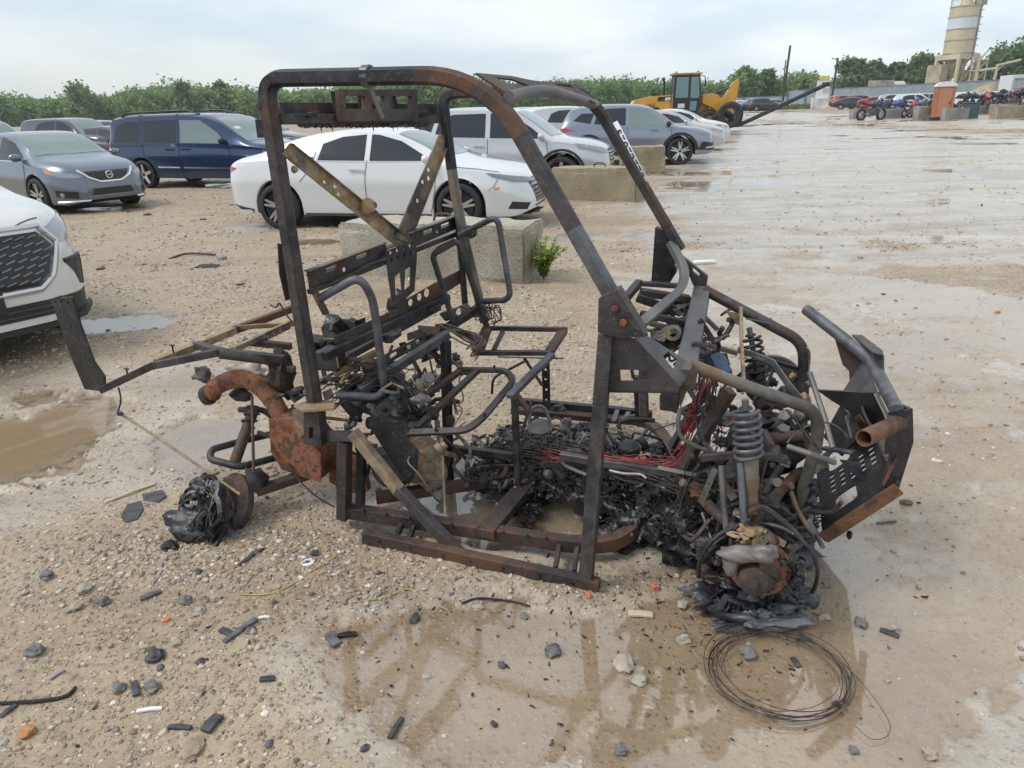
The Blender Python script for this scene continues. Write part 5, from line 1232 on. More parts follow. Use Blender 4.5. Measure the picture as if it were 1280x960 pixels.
# motorcycles
def motorcycle():
    t = thing('motorcycle', None, 'motorcycle')
    for x in (-.68, .68):
        mb = MB(); mb.tube([(x + .27 * math.cos(a), 0, .31 + .27 * math.sin(a)) for a in np.linspace(0, 6.283, 24, endpoint=False)], .06, 8, closed=True); w = mb.build('wheel', K['rubber'], t)
        mb = MB()
        for k in range(5): mb.tube([(x, 0, .31), (x + .24 * math.cos(k * 1.257), 0, .31 + .24 * math.sin(k * 1.257))], .018, 5)
        mb.tube([(x, -.1, .31), (x, .1, .31)], .06, 10); mb.build('rim', K['silver'], w)
    mb = MB(); mb.tube([(.68, .09, .31), (.42, .09, .95)], .022, 6); mb.tube([(.68, -.09, .31), (.42, -.09, .95)], .022, 6); mb.build('fork', K['silver'], t)
    mb = MB(); mb.blob((.18, 0, .84), (.32, .17, .17), 3, .1, 2); tk = mb.build('fuel_tank', K['blackgloss'], t)
    mb = MB(); mb.blob((.52, 0, .90), (.22, .20, .26), 5, .12, 2); mb.blob((.25, 0, .52), (.36, .17, .24), 6, .15, 2); fr = mb.build('fairing', K['blackgloss'], t)
    mb = MB(); mb.blob((.05, 0, .42), (.30, .16, .22), 7, .2, 2); mb.tube(fillet([(.2, -.14, .3), (-.3, -.16, .24), (-.85, -.18, .36)], .1), .045, 8); mb.build('engine', K['grey'], t)
    mb = MB(); mb.sweep([(.0, 0, .80), (-.3, 0, .78), (-.55, 0, .86), (-.85, 0, .96)], [(-.13, -.05), (.13, -.05), (.11, .05), (-.11, .05)]); mb.build('seat', K['black'], t)
    mb = MB(); mb.tube(fillet([(.36, -.36, 1.02), (.42, -.2, 1.06), (.45, 0, 1.0), (.42, .2, 1.06), (.36, .36, 1.02)], .08), .016, 6); mb.build('handlebar', K['black'], t)
    mb = MB(); mb.tube([(-.15, 0, .5), (-.68, .0, .31)], .04, 6); mb.build('swing_arm', K['grey'], t)
    return t
COLS = {'blue': paint('bike_blue', (.015, .035, .13)), 'royal': paint('bike_royal_blue', (.05, .06, .42)), 'red': paint('bike_red', (.33, .012, .02)), 'black': K['blackgloss'], 'navy': paint('bike_navy', (.012, .03, .07)), 'white': WHITE2, 'teal': paint('bike_teal', (.03, .11, .16))}
proto = motorcycle()
BIKES = [(1092, 51, 18, 'navy', 'dark blue motorcycle parked in front of the concrete blocks', 1.12), (1103, 54, 55, 'navy', 'dark motorcycle lying close behind the front blue one', .95), (1119, 56, 30, 'royal', 'royal blue motorcycle behind the pale concrete block', 1), (1131, 57, 70, 'black', 'black motorcycle right of the royal blue one', 1),
    (1140, 53, 35, 'red', 'red and black motorcycle left of the grey-teal one', .9), (1150, 54, 25, 'teal', 'teal motorcycle just left of the orange toilet', 1), (1160, 58, 80, 'black', 'black motorcycle standing behind the teal one', 1), (1078, 60, 10, 'red', 'small red motorcycle farthest left in the row', .8),
    (1206, 55, 40, 'black', 'black motorcycle right of the orange toilet', 1), (1226, 57, 20, 'navy', 'navy motorcycle behind the low block right of the toilet', 1), (1238, 56, 75, 'red', 'red motorcycle low behind the concrete block', .9), (1248, 58, 30, 'black', 'black motorcycle between two red ones', 1.1), (1112, 58, 50, 'black', 'black motorcycle between the dark blue and royal blue ones', 1), (1125, 60, 40, 'white', 'pale motorcycle behind the royal blue one', 1), (1146, 60, 60, 'royal', 'blue motorcycle at the back, between red and teal ones', 1.05), (1217, 58, 60, 'teal', 'teal motorcycle behind the teal bin', 1), (1257, 55, 35, 'navy', 'navy motorcycle just left of the highest red one', 1), (1276, 54, 60, 'black', 'black motorcycle at the right edge', 1.1), (1267, 56, 15, 'red', 'bright red motorcycle standing highest near the right edge', 1.2)]
for i, (px, d, rz, cn, lab, sc) in enumerate(BIKES):
    o = proto if i == 0 else copy_tree(proto)
    p = gp(px, d); o.location = (p.x, p.y, p.z + (.35 if px > 1200 else 0)); o.rotation_euler = (0, 0, R(rz)); o.scale = (sc * 1.18, sc * 1.18, sc * 1.18); o['label'] = lab; o['group'] = 'motorcycles lined up behind concrete blocks'
    for ch in o.children:
        if ch.name.split('.')[0] in ('fuel_tank', 'fairing'):
            ch.material_slots[0].link = 'OBJECT'; ch.material_slots[0].material = COLS[cn]
def far_car(px, d, spec, mt, lab, rz): plain_car(spec, mt, lab, bearing(px, d), rz, 'cars far off along the fence', seg=44)
far_car(1080, 92, SUV, RED, 'dark red crossover behind the small red motorcycle', -30); far_car(1100, 86, SEDAN, RED, 'red sedan behind the blue motorcycles', -25); far_car(1146, 70, SUV, WHITE2, 'white crossover left behind the toilet', -28)
far_car(1163, 76, SUV, SILV, 'silver crossover half hidden by the left side of the toilet', -28); far_car(1216, 62, SUV, WHITE, 'white crossover right of the orange toilet', -30)
for px, d, sp_, mt, lab in ((1068, 90, SEDAN, DARK, 'black sedan between the orange and dark red crossovers'), (1122, 84, SUV, SILV, 'silver crossover behind the pale motorcycle'), (1134, 79, SEDAN, DARK, 'black sedan left of the white crossover behind the toilet'), (1238, 63, SEDAN, DARK, 'black sedan behind the navy and red motorcycles at right'), (1256, 61, SUV, WHITE2, 'white crossover behind the row of red motorcycles at right')): far_car(px, d, sp_, mt, lab, -28)
far_car(1282, 66, SUV, DARK, 'black crossover at the far right edge', -30)
for i, (px, d, sp_, mt, lab) in enumerate([(928, 104, SEDAN, WHITE2, 'white sedan beyond the spare tyre of the loader'), (940, 100, SEDAN, SLATE, 'slate sedan under the loader boom'), (954, 98, SUV, DARK, 'black crossover under the middle of the loader boom'), (968, 102, SEDAN, SLATE, 'blue-grey sedan near the tip of the loader boom'), (912, 108, SUV, SILV, 'silver crossover behind the loader bucket')]):
    far_car(px, d, sp_, mt, lab, 8)

# ------------------------------------------------------------------ wheel loader
YEL = plain('loader_yellow', (.62, .30, .015), .35, coat=.4, var=.1, scale=2); YELD = plain('dirty_yellow', (.40, .21, .03), .7, var=.4, scale=3)
lh = -4
p = gp(845, 41.5)
t = thing('wheel_loader', 'yellow wheel loader with black cab and raised arm behind the parked cars', 'loader', p, R(lh)); t.scale = (.76, .78, .78)
def side_prism(poly, y0, y1):
    mb = MB(); mb.holed(poly, [], abs(y1 - y0), frame((0, (y0 + y1) / 2, 0), (1, 0, 0), (0, 0, 1))); return mb
mb = side_prism([(-3.5, 1.25), (-3.45, 2.1), (-3.25, 2.35), (-1.9, 2.62), (-.4, 2.68), (-.4, 1.0), (-1.2, .95), (-2.6, 1.0)], -.95, .95); bd = mb.build('engine_hood', YEL, t, bevel=.06)
mb = side_prism([(-2.75, 1.55), (-2.45, 2.05), (-1.75, 2.15), (-1.85, 1.6)], -.99, -.955); mb.build('vent_grille', YELD, bd)
mb = side_prism([(-1.55, 2.25), (-1.5, 2.55), (-.5, 2.58), (-.5, 2.28)], -.985, -.955); mb.build('decal_panel', K['black'], bd)
mb = side_prism([(-1.0, 2.30), (-.98, 2.50), (-.58, 2.51), (-.58, 2.32)], -.99, -.98); mb.build('decal_panel', WHITE2, bd)
mb = MB(); mb.tube(fillet([(-1.0, -.35, 2.6), (-1.0, -.35, 3.55), (-1.1, -.35, 3.85)], .15), .085, 10); mb.build('exhaust_stack', K['black'], t)
mb = MB(); mb.tube([(-1.75, -.3, 2.55), (-1.75, -.3, 2.85)], .13, 10); mb.build('air_intake', K['black'], t)
cab = side_prism([(-.40, 1.25), (-.30, 4.0), (1.55, 4.0), (1.72, 2.55), (1.5, 1.1), (.4, .95)], -.85, .85).build('cab', K['black'], t, bevel=.04)
CGL = plain('cab_glass', (.10, .20, .21), .05, spec=.9)
for nm, poly in (('side_window', [(-.22, 2.45), (-.16, 3.85), (.72, 3.85), (.72, 2.45)]), ('side_window', [(.90, 2.40), (.90, 3.85), (1.46, 3.85), (1.58, 2.55), (1.5, 2.4)]), ('door_window', [(.9, 1.55), (.9, 2.2), (1.42, 2.2), (1.36, 1.55)])):
    side_prism(poly, -.88, -.855).build(nm, CGL, cab)
mb = MB(); mb.box((.62, 0, 4.06), (2.15, 1.85, .14)); mb.build('cab_roof', YELD, cab, bevel=.03)
side_prism([(.0, 1.75), (.0, 2.05), (.5, 2.05), (.5, 1.75)], -.89, -.86).build('step_panel', WHITE2, cab)
mb = MB(); mb.tube(fillet([(1.6, -.9, 3.9), (1.85, -1.2, 3.85), (1.85, -1.2, 3.6)], .1), .03, 6); mb.box((1.88, -1.22, 3.4), (.08, .25, .45)); mb.build('mirror', K['black'], cab)
side_prism([(1.4, 1.0), (1.6, 2.5), (2.2, 2.6), (2.5, 1.6), (2.4, .9)], -.4, .4).build('front_frame', YELD, t, bevel=.04)
for sy in (-.62, .45):
    mb = side_prism([(1.85, 2.05), (1.9, 2.55), (2.5, 2.72), (3.0, 2.6), (3.6, 1.9), (4.6, .75), (4.65, .35), (4.2, .5), (3.2, 1.35), (2.6, 1.75)], sy, sy + .17); mb.build('lift_arm', YEL, t, bevel=.03)
side_prism([(3.2, 2.1), (3.6, 2.5), (4.1, 3.35), (4.5, 3.62), (4.62, 3.4), (4.5, 2.2), (4.2, 1.2), (3.95, 1.6), (3.7, 1.9)], -.14, .18).build('tilt_lever', YEL, t, bevel=.03)
mb = MB(); mb.tube([(2.1, .02, 2.35), (3.2, .02, 2.75)], .11, 10); mb.tube([(3.2, .02, 2.75), (4.15, .02, 3.15)], .06, 8); mb.build('hydraulic_cylinder', K['black'], t)
side_prism([(4.5, .3), (4.55, 1.7), (4.75, 1.7), (4.95, .35)], -.8, .8).build('coupler', K['black'], t, bevel=.02)
for sy in (-.45, .2):
    mb = MB(); mb.beam((4.9, sy, .45), (11.0, sy - .5, 3.1), .17, .20); mb.build('boom_tube', K['dark'], t)
mb = MB(); mb.beam((10.9, -.95, 3.06), (10.9, 0, 3.06), .25, .3); mb.build('boom_end', K['dark'], t)
mb = MB(); mb.lathe([(.75, -.28), (.75, .28)], axis_frame((0, 0, 0), (0, 1, 0)), 4)
LW = MB(); MX = axis_frame((0, 0, 0), (0, 1, 0)); LW.lathe([(.36, -.30), (.55, -.34), (.72, -.30), (.80, -.2), (.80, .2), (.72, .30), (.55, .34), (.36, .30)], MX, 36)
for k in range(24):
    q = Matrix.Rotation(2 * math.pi * k / 24, 4, 'Y'); LW.box((0, -.15, .80), (.10, .28, .08), rz=.4, M=q); LW.box((0, .15, .80), (.10, .28, .08), rz=-.4, M=q)
tyre = LW.build('tyre', K['rubber']); mb = MB(); mb.lathe([(0, -.12), (.2, -.12), (.30, -.22), (.38, -.30), (.38, .3), (.3, .22), (0, .12)], MX, 28); rim = mb.build('wheel', YEL)
first = True
for x in (-2.1, 2.35):
    for sy in (-1.0, 1.0):
        if first: w_, ty = rim, tyre; first = False
        else: w_ = rim.copy(); ty = tyre.copy(); COL.objects.link(w_); COL.objects.link(ty)
        w_.parent = t; ty.parent = w_; w_.location = (x, sy, .80)
for sy in (-.98, .98):
    mb = MB(); mb.tube(fillet([(-.5, sy, 1.3), (-.55, sy * 1.04, 2.2), (-.55, sy * 1.04, 3.3)], .1), .025, 6); mb.build('hand_rail', K['black'], t)
    mb = MB(); mb.tube(spline([(1.5, sy * .5, 1.5), (2.0, sy * .5, 2.2), (2.6, sy * .45, 2.0), (3.3, sy * .4, 1.7)], 6), .03, 6); mb.build('hydraulic_hose', K['black'], t)
for k in range(3):
    mb = MB(); mb.box((.35, -1.05, .55 + k * .33), (.55, .25, .05)); mb.build('step', K['black'], t)
for x in (-.2, 1.4):
    mb = MB(); mb.box((x, -.7, 4.18), (.16, .2, .12)); mb.build('work_lamp', LAMP, t)
for k in range(5): side_prism([(-2.6 + k * .17, 1.65), (-2.52 + k * .17, 2.0), (-2.46 + k * .17, 2.0), (-2.54 + k * .17, 1.65)], -1.0, -.985).build('grille_slot', K['black'], bd)
side_prism([(-2.95, 1.45), (-2.7, 1.85), (-1.5, 1.85), (-1.2, 1.45), (-1.3, 1.42), (-1.55, 1.72), (-2.65, 1.72), (-2.85, 1.42)], -1.3, -.95).build('fender', K['black'], t)
mb = MB(); mb.lathe([(.34, -.13), (.60, -.16), (.70, -.08), (.70, .08), (.60, .16), (.34, .13)], axis_frame((0, 0, 0), (.35, 1, .05)), 32)
o = mb.build('spare_tyre', K['rubber']); q = bearing(914, 39.5); o.location = (q.x, q.y, zr(q) + .95)
tag(o, 'large loose tyre resting on the loader boom', 'tyre')
mb = MB(); mb.lathe([(.30, -.13), (.58, -.15), (.66, -.08), (.66, .08), (.58, .15), (.30, .13)], axis_frame((0, 0, 0), (.1, .8, .5)), 32)
o = mb.build('spare_tyre', K['rubber']); q = bearing(905, 40.3); o.location = (q.x, q.y, zr(q) + .62)
tag(o, 'second loose tyre behind the large one beside the loader coupler', 'tyre')
# ------------------------------------------------------------------ the burnt side-by-side vehicle
VA = R(-20); VO = Vector((-.576, 2.423, 0)); _e1 = Vector((math.cos(VA), math.sin(VA), 0)); _e2 = Vector((-math.sin(VA), math.cos(VA), 0))
UTV = thing('burnt_utility_vehicle', 'burnt-out two-seat side-by-side stripped to its rusty frame, roll bars and charred floor', 'utility vehicle', VO, VA)
def loc(p): q = p - VO; return Vector((q.dot(_e1), q.dot(_e2), q.z))
def V(px, py, v):
    """measured photo bearing met with the upright lengthwise plane v metres in from the near side"""
    d = ray(px, py); o = Vector((0, 0, CAM_H)); p0 = VO + _e2 * v
    return loc(o + d * ((p0 - o).dot(_e2) / d.dot(_e2)))
def Zf(px, py, z): return loc(gnd(px, py, z))
def plane3(a, b, c):
    """plane through three local points -> function photo bearing -> local point"""
    n = (b - a).cross(c - a).normalized()
    rot = lambda w: Vector((w.dot(_e1), w.dot(_e2), w.z))
    o = loc(Vector((0, 0, CAM_H)))
    def fn(px, py):
        d = rot(ray(px, py)); return o + d * ((a - o).dot(n) / d.dot(n))
    fn.o = a; fn.x = (b - a).normalized(); fn.n = n; fn.y = n.cross(fn.x); return fn
def vplane(v): return plane3(Vector((0, v, 0)), Vector((1, v, 0)), Vector((0, v, 1)))
def pts(L): return [V(*p) if not isinstance(p, Vector) else p for p in L]
def T(name, L, r, m, fil=0.0, parent=None, n=12, seg=6, sp=False):
    P = pts(L)
    if fil: P = fillet(P, fil, seg)
    if sp: P = spline(P, 8)
    mb = MB(); mb.tube(P, r, n); return mb.build(name, m, parent or UTV)
def B(name, a, b, w, h, m, up=(0, 0, 1), parent=None, bev=.003):
    a, b = pts([a, b]); mb = MB(); mb.beam(a, b, w, h, up); return mb.build(name, m, parent or UTV, bevel=bev)
def BB(name, L, w, h, m, fil=0.0, up=(0, 0, 1), parent=None, bev=.002):
    P = pts(L); P = fillet(P, fil) if fil else P
    mb = MB(); mb.bent(P, w, h, up); return mb.build(name, m, parent or UTV, bevel=bev)
def PX(name, fn, outer, holes, t, m, parent=None, bev=0):
    """flat plate with cut-outs lying in plane fn"""
    to2 = lambda q: ((fn(*q) - fn.o).dot(fn.x), (fn(*q) - fn.o).dot(fn.y))
    hs = []
    for h in holes:
        if len(h) == 3 and not isinstance(h[0], tuple):
            c_ = to2((h[0], h[1])); e = to2((h[0] + h[2], h[1])); hs.append(circ2(c_[0], c_[1], abs(math.hypot(e[0] - c_[0], e[1] - c_[1])), 14))
        else: hs.append([to2(q) for q in h])
    M = Matrix((fn.x, fn.y, fn.x.cross(fn.y))).transposed().to_4x4(); M.translation = fn.o
    mb = MB(); mb.holed([to2(q) for q in outer], hs, t, M); return mb.build(name, m, parent or UTV, smooth=35, bevel=bev)
def bolt(p, n, r, m, parent=None, name='bolt'):
    mb = MB(); mb.lathe([(0, .012), (r * .9, .011), (r, .006), (r, 0), (r * 1.35, 0), (r * 1.35, -.003)], axis_frame(p, n), 6 if r < .008 else 12); return mb.build(name, m, parent or UTV)
def quad(x0, y0, x1, y1): return [(x0, y0), (x1, y0), (x1, y1), (x0, y1)]
rngU = random.Random(11)
NV, FV = .15, 1.12
near = (0, -1, 0)

# cage: tube with a pressed ledge along it
def cage(name, P, r, m):
    k = [(r * math.cos(R(a)), r * math.sin(R(a))) for a in range(-60, 241, 20)] + [(-r * .66, -r * .98), (-r * .60, -r * 1.22), (r * .60, -r * 1.22), (r * .66, -r * .98)]
    mb = MB(); mb.sweep(P, k, up=Vector((0, 1, 0.02))); return mb.build(name, m, UTV, smooth=30)
P = fillet([V(394, 500, NV), V(332, 98, NV), V(608, 93, NV + .02), V(781, 398, NV - .03)], [.075, .22], 10)
# the near bar is three lengths: sooty rear post, browned top, heat-greyed front leg
i1 = next(i for i, p in enumerate(P) if p.z > 1.60) ; i2 = len(P) - 2
cage('roll_bar', [P[0], P[0].lerp(P[1], .5), P[1]], .0285, K['burnt'])
cage('roll_bar', P[1:12] + [P[11].lerp(P[12], .99)], .0287, K['dark'])
cage('roll_bar', [P[11].lerp(P[12], .985)] + P[12:23], .0288, K['rustdark'])
cage('roll_bar', [P[22], P[22].lerp(P[23], .5)], .0287, K['tan2'] if 'tan2' in K else K['burnt'])
cage('roll_bar', [P[22].lerp(P[23], .5), P[23]], .0286, K['blue'])
pa = P[11].lerp(P[12], .62)
# strap clamped round the top tube
mb = MB()
for dx in (0,): mb.sweep([pa + Vector((-.012, 0, 0)), pa + Vector((.014, 0, 0))], circ2(0, 0, .036, 16), up=Vector((0, 1, 0)))
mb.beam(pa + Vector((0, .01, -.03)), pa + Vector((.01, .06, -.13)), .018, .006, (1, 0, 0)); mb.build('clamp', K['grey'], UTV)
F = fillet([V(606, 402, FV), V(571, 262, FV), V(553, 117, FV), V(731, 107, FV - .03), V(851, 312, FV)], [.3, .07, .16], 8)
F[-1] = V(851, 312, FV)
ci = [i for i, p in enumerate(F)]
cage('roll_bar', F[:9], .024, K['ashy']); cage('roll_bar', F[8:19], .0245, K['dark']); cage('roll_bar', F[18:28], .0247, K['rustdark']); cage('roll_bar', F[27:], .024, K['burnt'])
for q in ((345, 104), (331, 133)): bolt(V(q[0], q[1], NV) + Vector((0, -.027, 0)), near, .010, K['dark'])
PX('hinge_plate', vplane(NV + .045), [(322, 149), (336, 150), (338, 172), (325, 172)], [], .03, K['dark'], bev=.003)

# rear plane: through both rear posts
RA = V(345, 150, NV); RB = V(553, 148, FV)
RPl = plane3(RA, RB, RA + Vector((0, 0, 1)))
def RP(px, py, off=0.0): return RPl(px, py) + RPl.n * off
OFFN = RPl.n if RPl.n.x > 0 else -RPl.n
def rpl(off): return plane3(RA + OFFN * off, RB + OFFN * off, RA + OFFN * off + Vector((0, 0, 1)))
B('rear_cross_beam', rpl(0)(348, 149), rpl(0)(551, 149), .03, .036, K['burnt'])
PX('upper_panel', rpl(-.03), [(349, 128), (552, 130), (552, 146), (349, 145)], [], .004, K['burnt'])
PX('lamp_frame', rpl(.03), [(421, 112), (520, 112), (520, 151), (423, 152)], [quad(430, 120, 454, 136), quad(463, 120, 478, 136), quad(488, 120, 512, 136)], .02, K['burnt'], bev=.002)
for x in (413, 446, 484): PX('hook_bracket', rpl(-.01), [(x, 114), (x + 9, 114), (x + 14, 140), (x + 4, 140)], [], .006, K['dark'])
mb = MB(); prev = rpl(.0)(374, 155)
mb.beam(rpl(0)(374, 156), rpl(0)(536, 155), .02, .012)
for k in range(90):
    x = 376 + k * 1.77; a = rpl(rngU.uniform(-.01, .01))(x, 155); d = rngU.uniform(.004, .016) if rngU.random() > .08 else rngU.uniform(.02, .04)
    mb.blob(a + Vector((0, 0, -.004)), .010, k, .4, 1)
    mb.add([a + Vector((-.005, -.004, 0)), a + Vector((.005, -.004, 0)), a + Vector((.0, .006, 0)), a + Vector((.001, 0, -d))], [(0, 1, 2), (0, 3, 1), (1, 3, 2), (2, 3, 0)])
mb.build('melted_drips', K['char'], UTV)
for (x, y) in ((391, 143), (531, 142)): B('stub', rpl(.02)(x - 6, y + 1), rpl(.05)(x + 6, y), .016, .02, K['dark'])

# V-straps behind the seats
for a, b, w0, m, o in (((357, 186), (507, 307), .050, 'tan', .012), ((555, 170), (501, 300), .044, 'tan', .02)):
    fn = rpl(o); A_, B_ = Vector(a), Vector(b); d = (B_ - A_).normalized(); n_ = Vector((-d.y, d.x)); w = 8.5 if a[0] == 357 else 6.5; w1 = 8 if a[0] == 357 else 8.5
    hol = [(A_.x + (B_.x - A_.x) * f + n_.x * s, A_.y + (B_.y - A_.y) * f + n_.y * s, 1.8) for f, s in ((.33, 2), (.40, -2), (.45, 3), (.62, 0))]
    st = PX('brace_strap', fn, [tuple(A_ + n_ * w), tuple(B_ + n_ * w1), tuple(B_ - n_ * w1), tuple(A_ - n_ * w)], hol, .006, K[m], bev=.0015)
    mb = MB(); p0, p1 = fn(*(A_ - n_ * w)), fn(*(B_ - n_ * w1)); mb.beam(p0 + OFFN * .008, p1 + OFFN * .008, .018, .004, OFFN.cross((p1 - p0).normalized())); mb.build('flange', K[m], st)
for (x, y) in ((367, 200), (368, 212)): bolt(rpl(.024)(x, y), OFFN, .010, K['tan'])
mb = MB(); c0 = rpl(.03)(459, 258); mb.lathe([(0, -.03), (.035, -.03), (.036, .0), (.03, .02), (0, .022)], axis_frame(c0, OFFN + Vector((0, -.5, .4))), 16); mb.build('retractor', K['tan'], UTV)
for (x, y) in ((468, 256), (470, 267)):
    mb = MB(); c0 = rpl(.05)(x, y); mb.tube([c0 + Vector((.012 * math.cos(a), -.006, .012 * math.sin(a))) for a in np.linspace(0, 6.28, 14, endpoint=False)], .0045, 6, closed=True); mb.build('ring_nut', K['grey'], UTV)

# seat-back cross members
PX('cross_channel', rpl(.01), [(383, 338), (481, 302), (485, 319), (388, 367)], [[(407, 335), (420, 330), (420, 336), (407, 341)], [(445, 320), (458, 315), (458, 321), (445, 326)], (430, 337, 2.3)], .004, K['burnt'], bev=.0015)
PX('cross_channel', rpl(.02), [(509, 291), (573, 267), (577, 283), (515, 310)], [[(529, 289), (540, 285), (540, 290), (529, 294)], [(551, 281), (561, 277), (561, 282), (551, 286)], (546, 289, 1.6)], .004, K['burnt'], bev=.0015)
B('cross_rail', rpl(.02)(386, 365), rpl(.02)(577, 290), .02, .02, K['dark'])
B('cross_rail', rpl(-.01)(386, 345), rpl(-.01)(576, 276), .04, .006, K['burnt'])
PX('centre_bracket', rpl(.035), [(481, 314), (519, 301), (521, 318), (518, 363), (506, 374), (490, 379), (483, 330)], [(488, 316, 1.6), (496, 313, 1.6), (504, 310, 1.6), (512, 307, 1.6), (489, 325, 1.4), (497, 322, 1.4), (505, 319, 1.4), (513, 316, 1.4), [(493, 346), (500, 340), (502, 366), (494, 369)], [(506, 337), (513, 333), (512, 357), (505, 363)]], .004, K['burnt'], bev=.001)
B('cross_flat', rpl(.05)(418, 426), rpl(.05)(498, 390), .006, .036, K['burnt'])
B('cross_rail', rpl(.07)(405, 446), rpl(.07)(560, 372), .03, .036, K['dark'])
B('cross_flange', rpl(.03)(383, 339), rpl(.03)(481, 303), .030, .006, K['ashy'])
B('cross_flange', rpl(.04)(509, 292), rpl(.04)(573, 268), .030, .006, K['ashy'])
B('cross_flange', rpl(.03)(388, 366), rpl(.03)(485, 319), .034, .006, K['burnt'])
PX('holed_flat', rpl(.05), [(496, 381), (546, 352), (578, 336), (578, 352), (548, 372), (500, 398)], [(513, 378, 3), (524, 371, 3), (533, 366, 3.4)], .004, K['rustdark'])
B('seat_back_bracket', rpl(.03)(571, 262), rpl(.08)(583, 400), .03, .018, K['dark'])
T('grab_handle', [(398, 374, .19), (449, 345, .22), (466, 372, .26), (481, 488, .30), (472, 496, .28), (421, 494, .22)], .0165, K['blue'], fil=.05)
B('handle_bracket', (394, 366, .19), (408, 393, .18), .03, .012, K['rust'])
T('grab_handle', [(574, 294, 1.05), (622, 270, 1.02), (638, 368, .98), (632, 375, .98), (598, 377, 1.02)], .0145, K['blue'], fil=.05)
BB('seat_back_loop', [(567, 403, .80), (540, 318, .86), (572, 300, .93), (580, 322, .93), (609, 410, .95)], .022, .020, K['burnt'], fil=.03, up=(0, 1, 0))
PX('loop_plate', rpl(.16), [(545, 309), (567, 298), (570, 306), (549, 318)], [], .004, K['rustdark'])
mb = MB(); mb.blob(rpl(.1)(588, 290), (.035, .03, .03), 5, .5, 2); mb.build('latch_remains', K['char'], UTV)
PX('rear_flap', rpl(-.06), [(347, 304), (356, 306), (362, 374), (357, 376), (349, 342)], [], .004, K['burnt'])

# rails running across under the seats
B('under_seat_rail', (418, 455, .30), (549, 383, .88), .030, .030, K['burnt'])
B('under_seat_rail', (418, 468, .28), (470, 441, .48), .018, .03, K['tan'])
PX('slotted_rail', plane3(V(455, 462, .33), V(537, 420, .72), V(455, 462, .33) + Vector((.05, 0, .35))), [(452, 458), (536, 415), (537, 426), (455, 470)], [[(486, 444), (496, 438), (496, 443), (487, 449)], [(503, 435), (513, 430), (514, 435), (504, 440)], [(519, 426), (528, 421), (529, 426), (520, 431)]], .004, K['grey'])
B('cross_tube', (450, 489, .28), (560, 417, .66), .036, .036, K['blue'])
B('cross_tube', (535, 425, .7), (600, 384, 1.0), .035, .035, K['burnt'])
PX('mount_plate', rpl(.14), [(566, 386), (584, 379), (590, 390), (586, 396), (568, 402)], [(573, 391, 3.5)], .005, K['grey'])
B('tab', (515, 448, .46), (527, 470, .44), .022, .004, K['dark'], up=near)
B('down_strap', (536, 442, .5), (543, 478, .5), .012, .006, K['rustdark'])
B('support_post', (557, 425, .63), (561, 602, .60), .040, .034, K['dark'])
# near seat base
B('seat_bar', (499, 517, .27), (575, 464, .63), .030, .022, K['rustdark'])
B('seat_bar', (521, 535, .24), (597, 463, .64), .026, .022, K['burnt'])
BB('seat_frame', [(573, 462, .66), (633, 463, .66), (642, 476, .62), (604, 522, .30), (584, 538, .22), (512, 541, .20)], .026, .020, K['burnt'], fil=.05)
for (x, y, v_) in ((540, 523, .28), (583, 471, .6), (606, 523, .295), (618, 463, .66), (545, 541, .2)): bolt(V(x, y - 2, v_) + Vector((0, 0, .006)), (0, 0, 1), .005, K['dark'])
# far seat base
for a, b, w in (((606, 410, 1.05), (709, 412, 1.05), .022), ((706, 413, 1.05), (688, 441, .86), .030), ((690, 441, .86), (596, 441, .86), .028), ((598, 440, .86), (609, 410, 1.05), .05), ((617, 438, .86), (629, 413, 1.05), .018), ((684, 438, .88), (700, 414, 1.04), .016)):
    B('seat_bar', a, b, w, .022, K['burnt'] if w != .05 else K['rustdark'])
mb = MB(); q = V(652, 432, .9)
B('seat_latch_rod', (622, 446, .84), (704, 448, .84), .008, .008, K['grey'])
B('seat_strut', (690, 443, .84), (637, 496, .44), .034, .022, K['blue'])
B('seat_leg', (643, 496, .45), (648, 607, .47), .026, .026, K['burnt'], up=(1, 0, 0))
PX('perforated_leg', vplane(.92), [(677, 452), (687, 452), (688, 512), (679, 512)], [(682, 462, 1.6), (682, 474, 1.6), (683, 487, 1.6), (683, 500, 1.6)], .006, K['dark'])
B('seat_strut', (655, 447, .85), (678, 482, .8), .014, .010, K['dark']); B('seat_strut', (665, 500, .6), (650, 548, .5), .012, .012, K['burnt'])
T('loop_rod', [(615, 492, .75), (616, 472, .75), (634, 463, .78), (655, 452, .9)], .006, K['dark'], fil=.05)

# lower frame
BB('side_rail', [Vector((-.165, .10, .085)), Vector((.78, .15, .075)), Vector((.93, .19, .078)), Vector((1.0, .33, .085)), Vector((1.03, .62, .10))], .048, .052, K['rustdark'], fil=.12)
B('nerf_bar', Vector((-.03, -.005, .058)), Vector((.925, -.012, .035)), .040, .048, K['rustdark'])
for u in (.10, .155, .755, .825): B('nerf_bracket', Vector((u, .012, .055)), Vector((u - .02, .135, .072)), .018, .026, K['rustdark'])
B('rear_post', (431, 552, .12), (430, 648, .085), .050, .045, K['rustdark'], up=(1, 0, 0))
B('rear_post', (452, 560, .2), (450, 640, .2), .03, .035, K['dark'], up=(1, 0, 0))
B('rear_arm', (408, 545, .14), (446, 545, .115), .034, .038, K['blue'])
B('diagonal_brace', (441, 540, .115), (499, 613, .085), .040, .042, K['tan'], up=(.5, 0, 1))
B('diagonal_brace', (497, 611, .086), (574, 692, .02), .040, .042, K['burnt'], up=(.5, 0, 1))
PX('corner_plate', vplane(.16), [(461, 531), (478, 516), (523, 563), (521, 590), (505, 600)], [(477, 526, 1.6)], .005, K['dark'], bev=.001)
PX('mount_plate', vplane(.26), [(425, 495), (452, 512), (452, 524), (444, 528), (424, 504)], [(446, 522, 2)], .005, K['dark'])
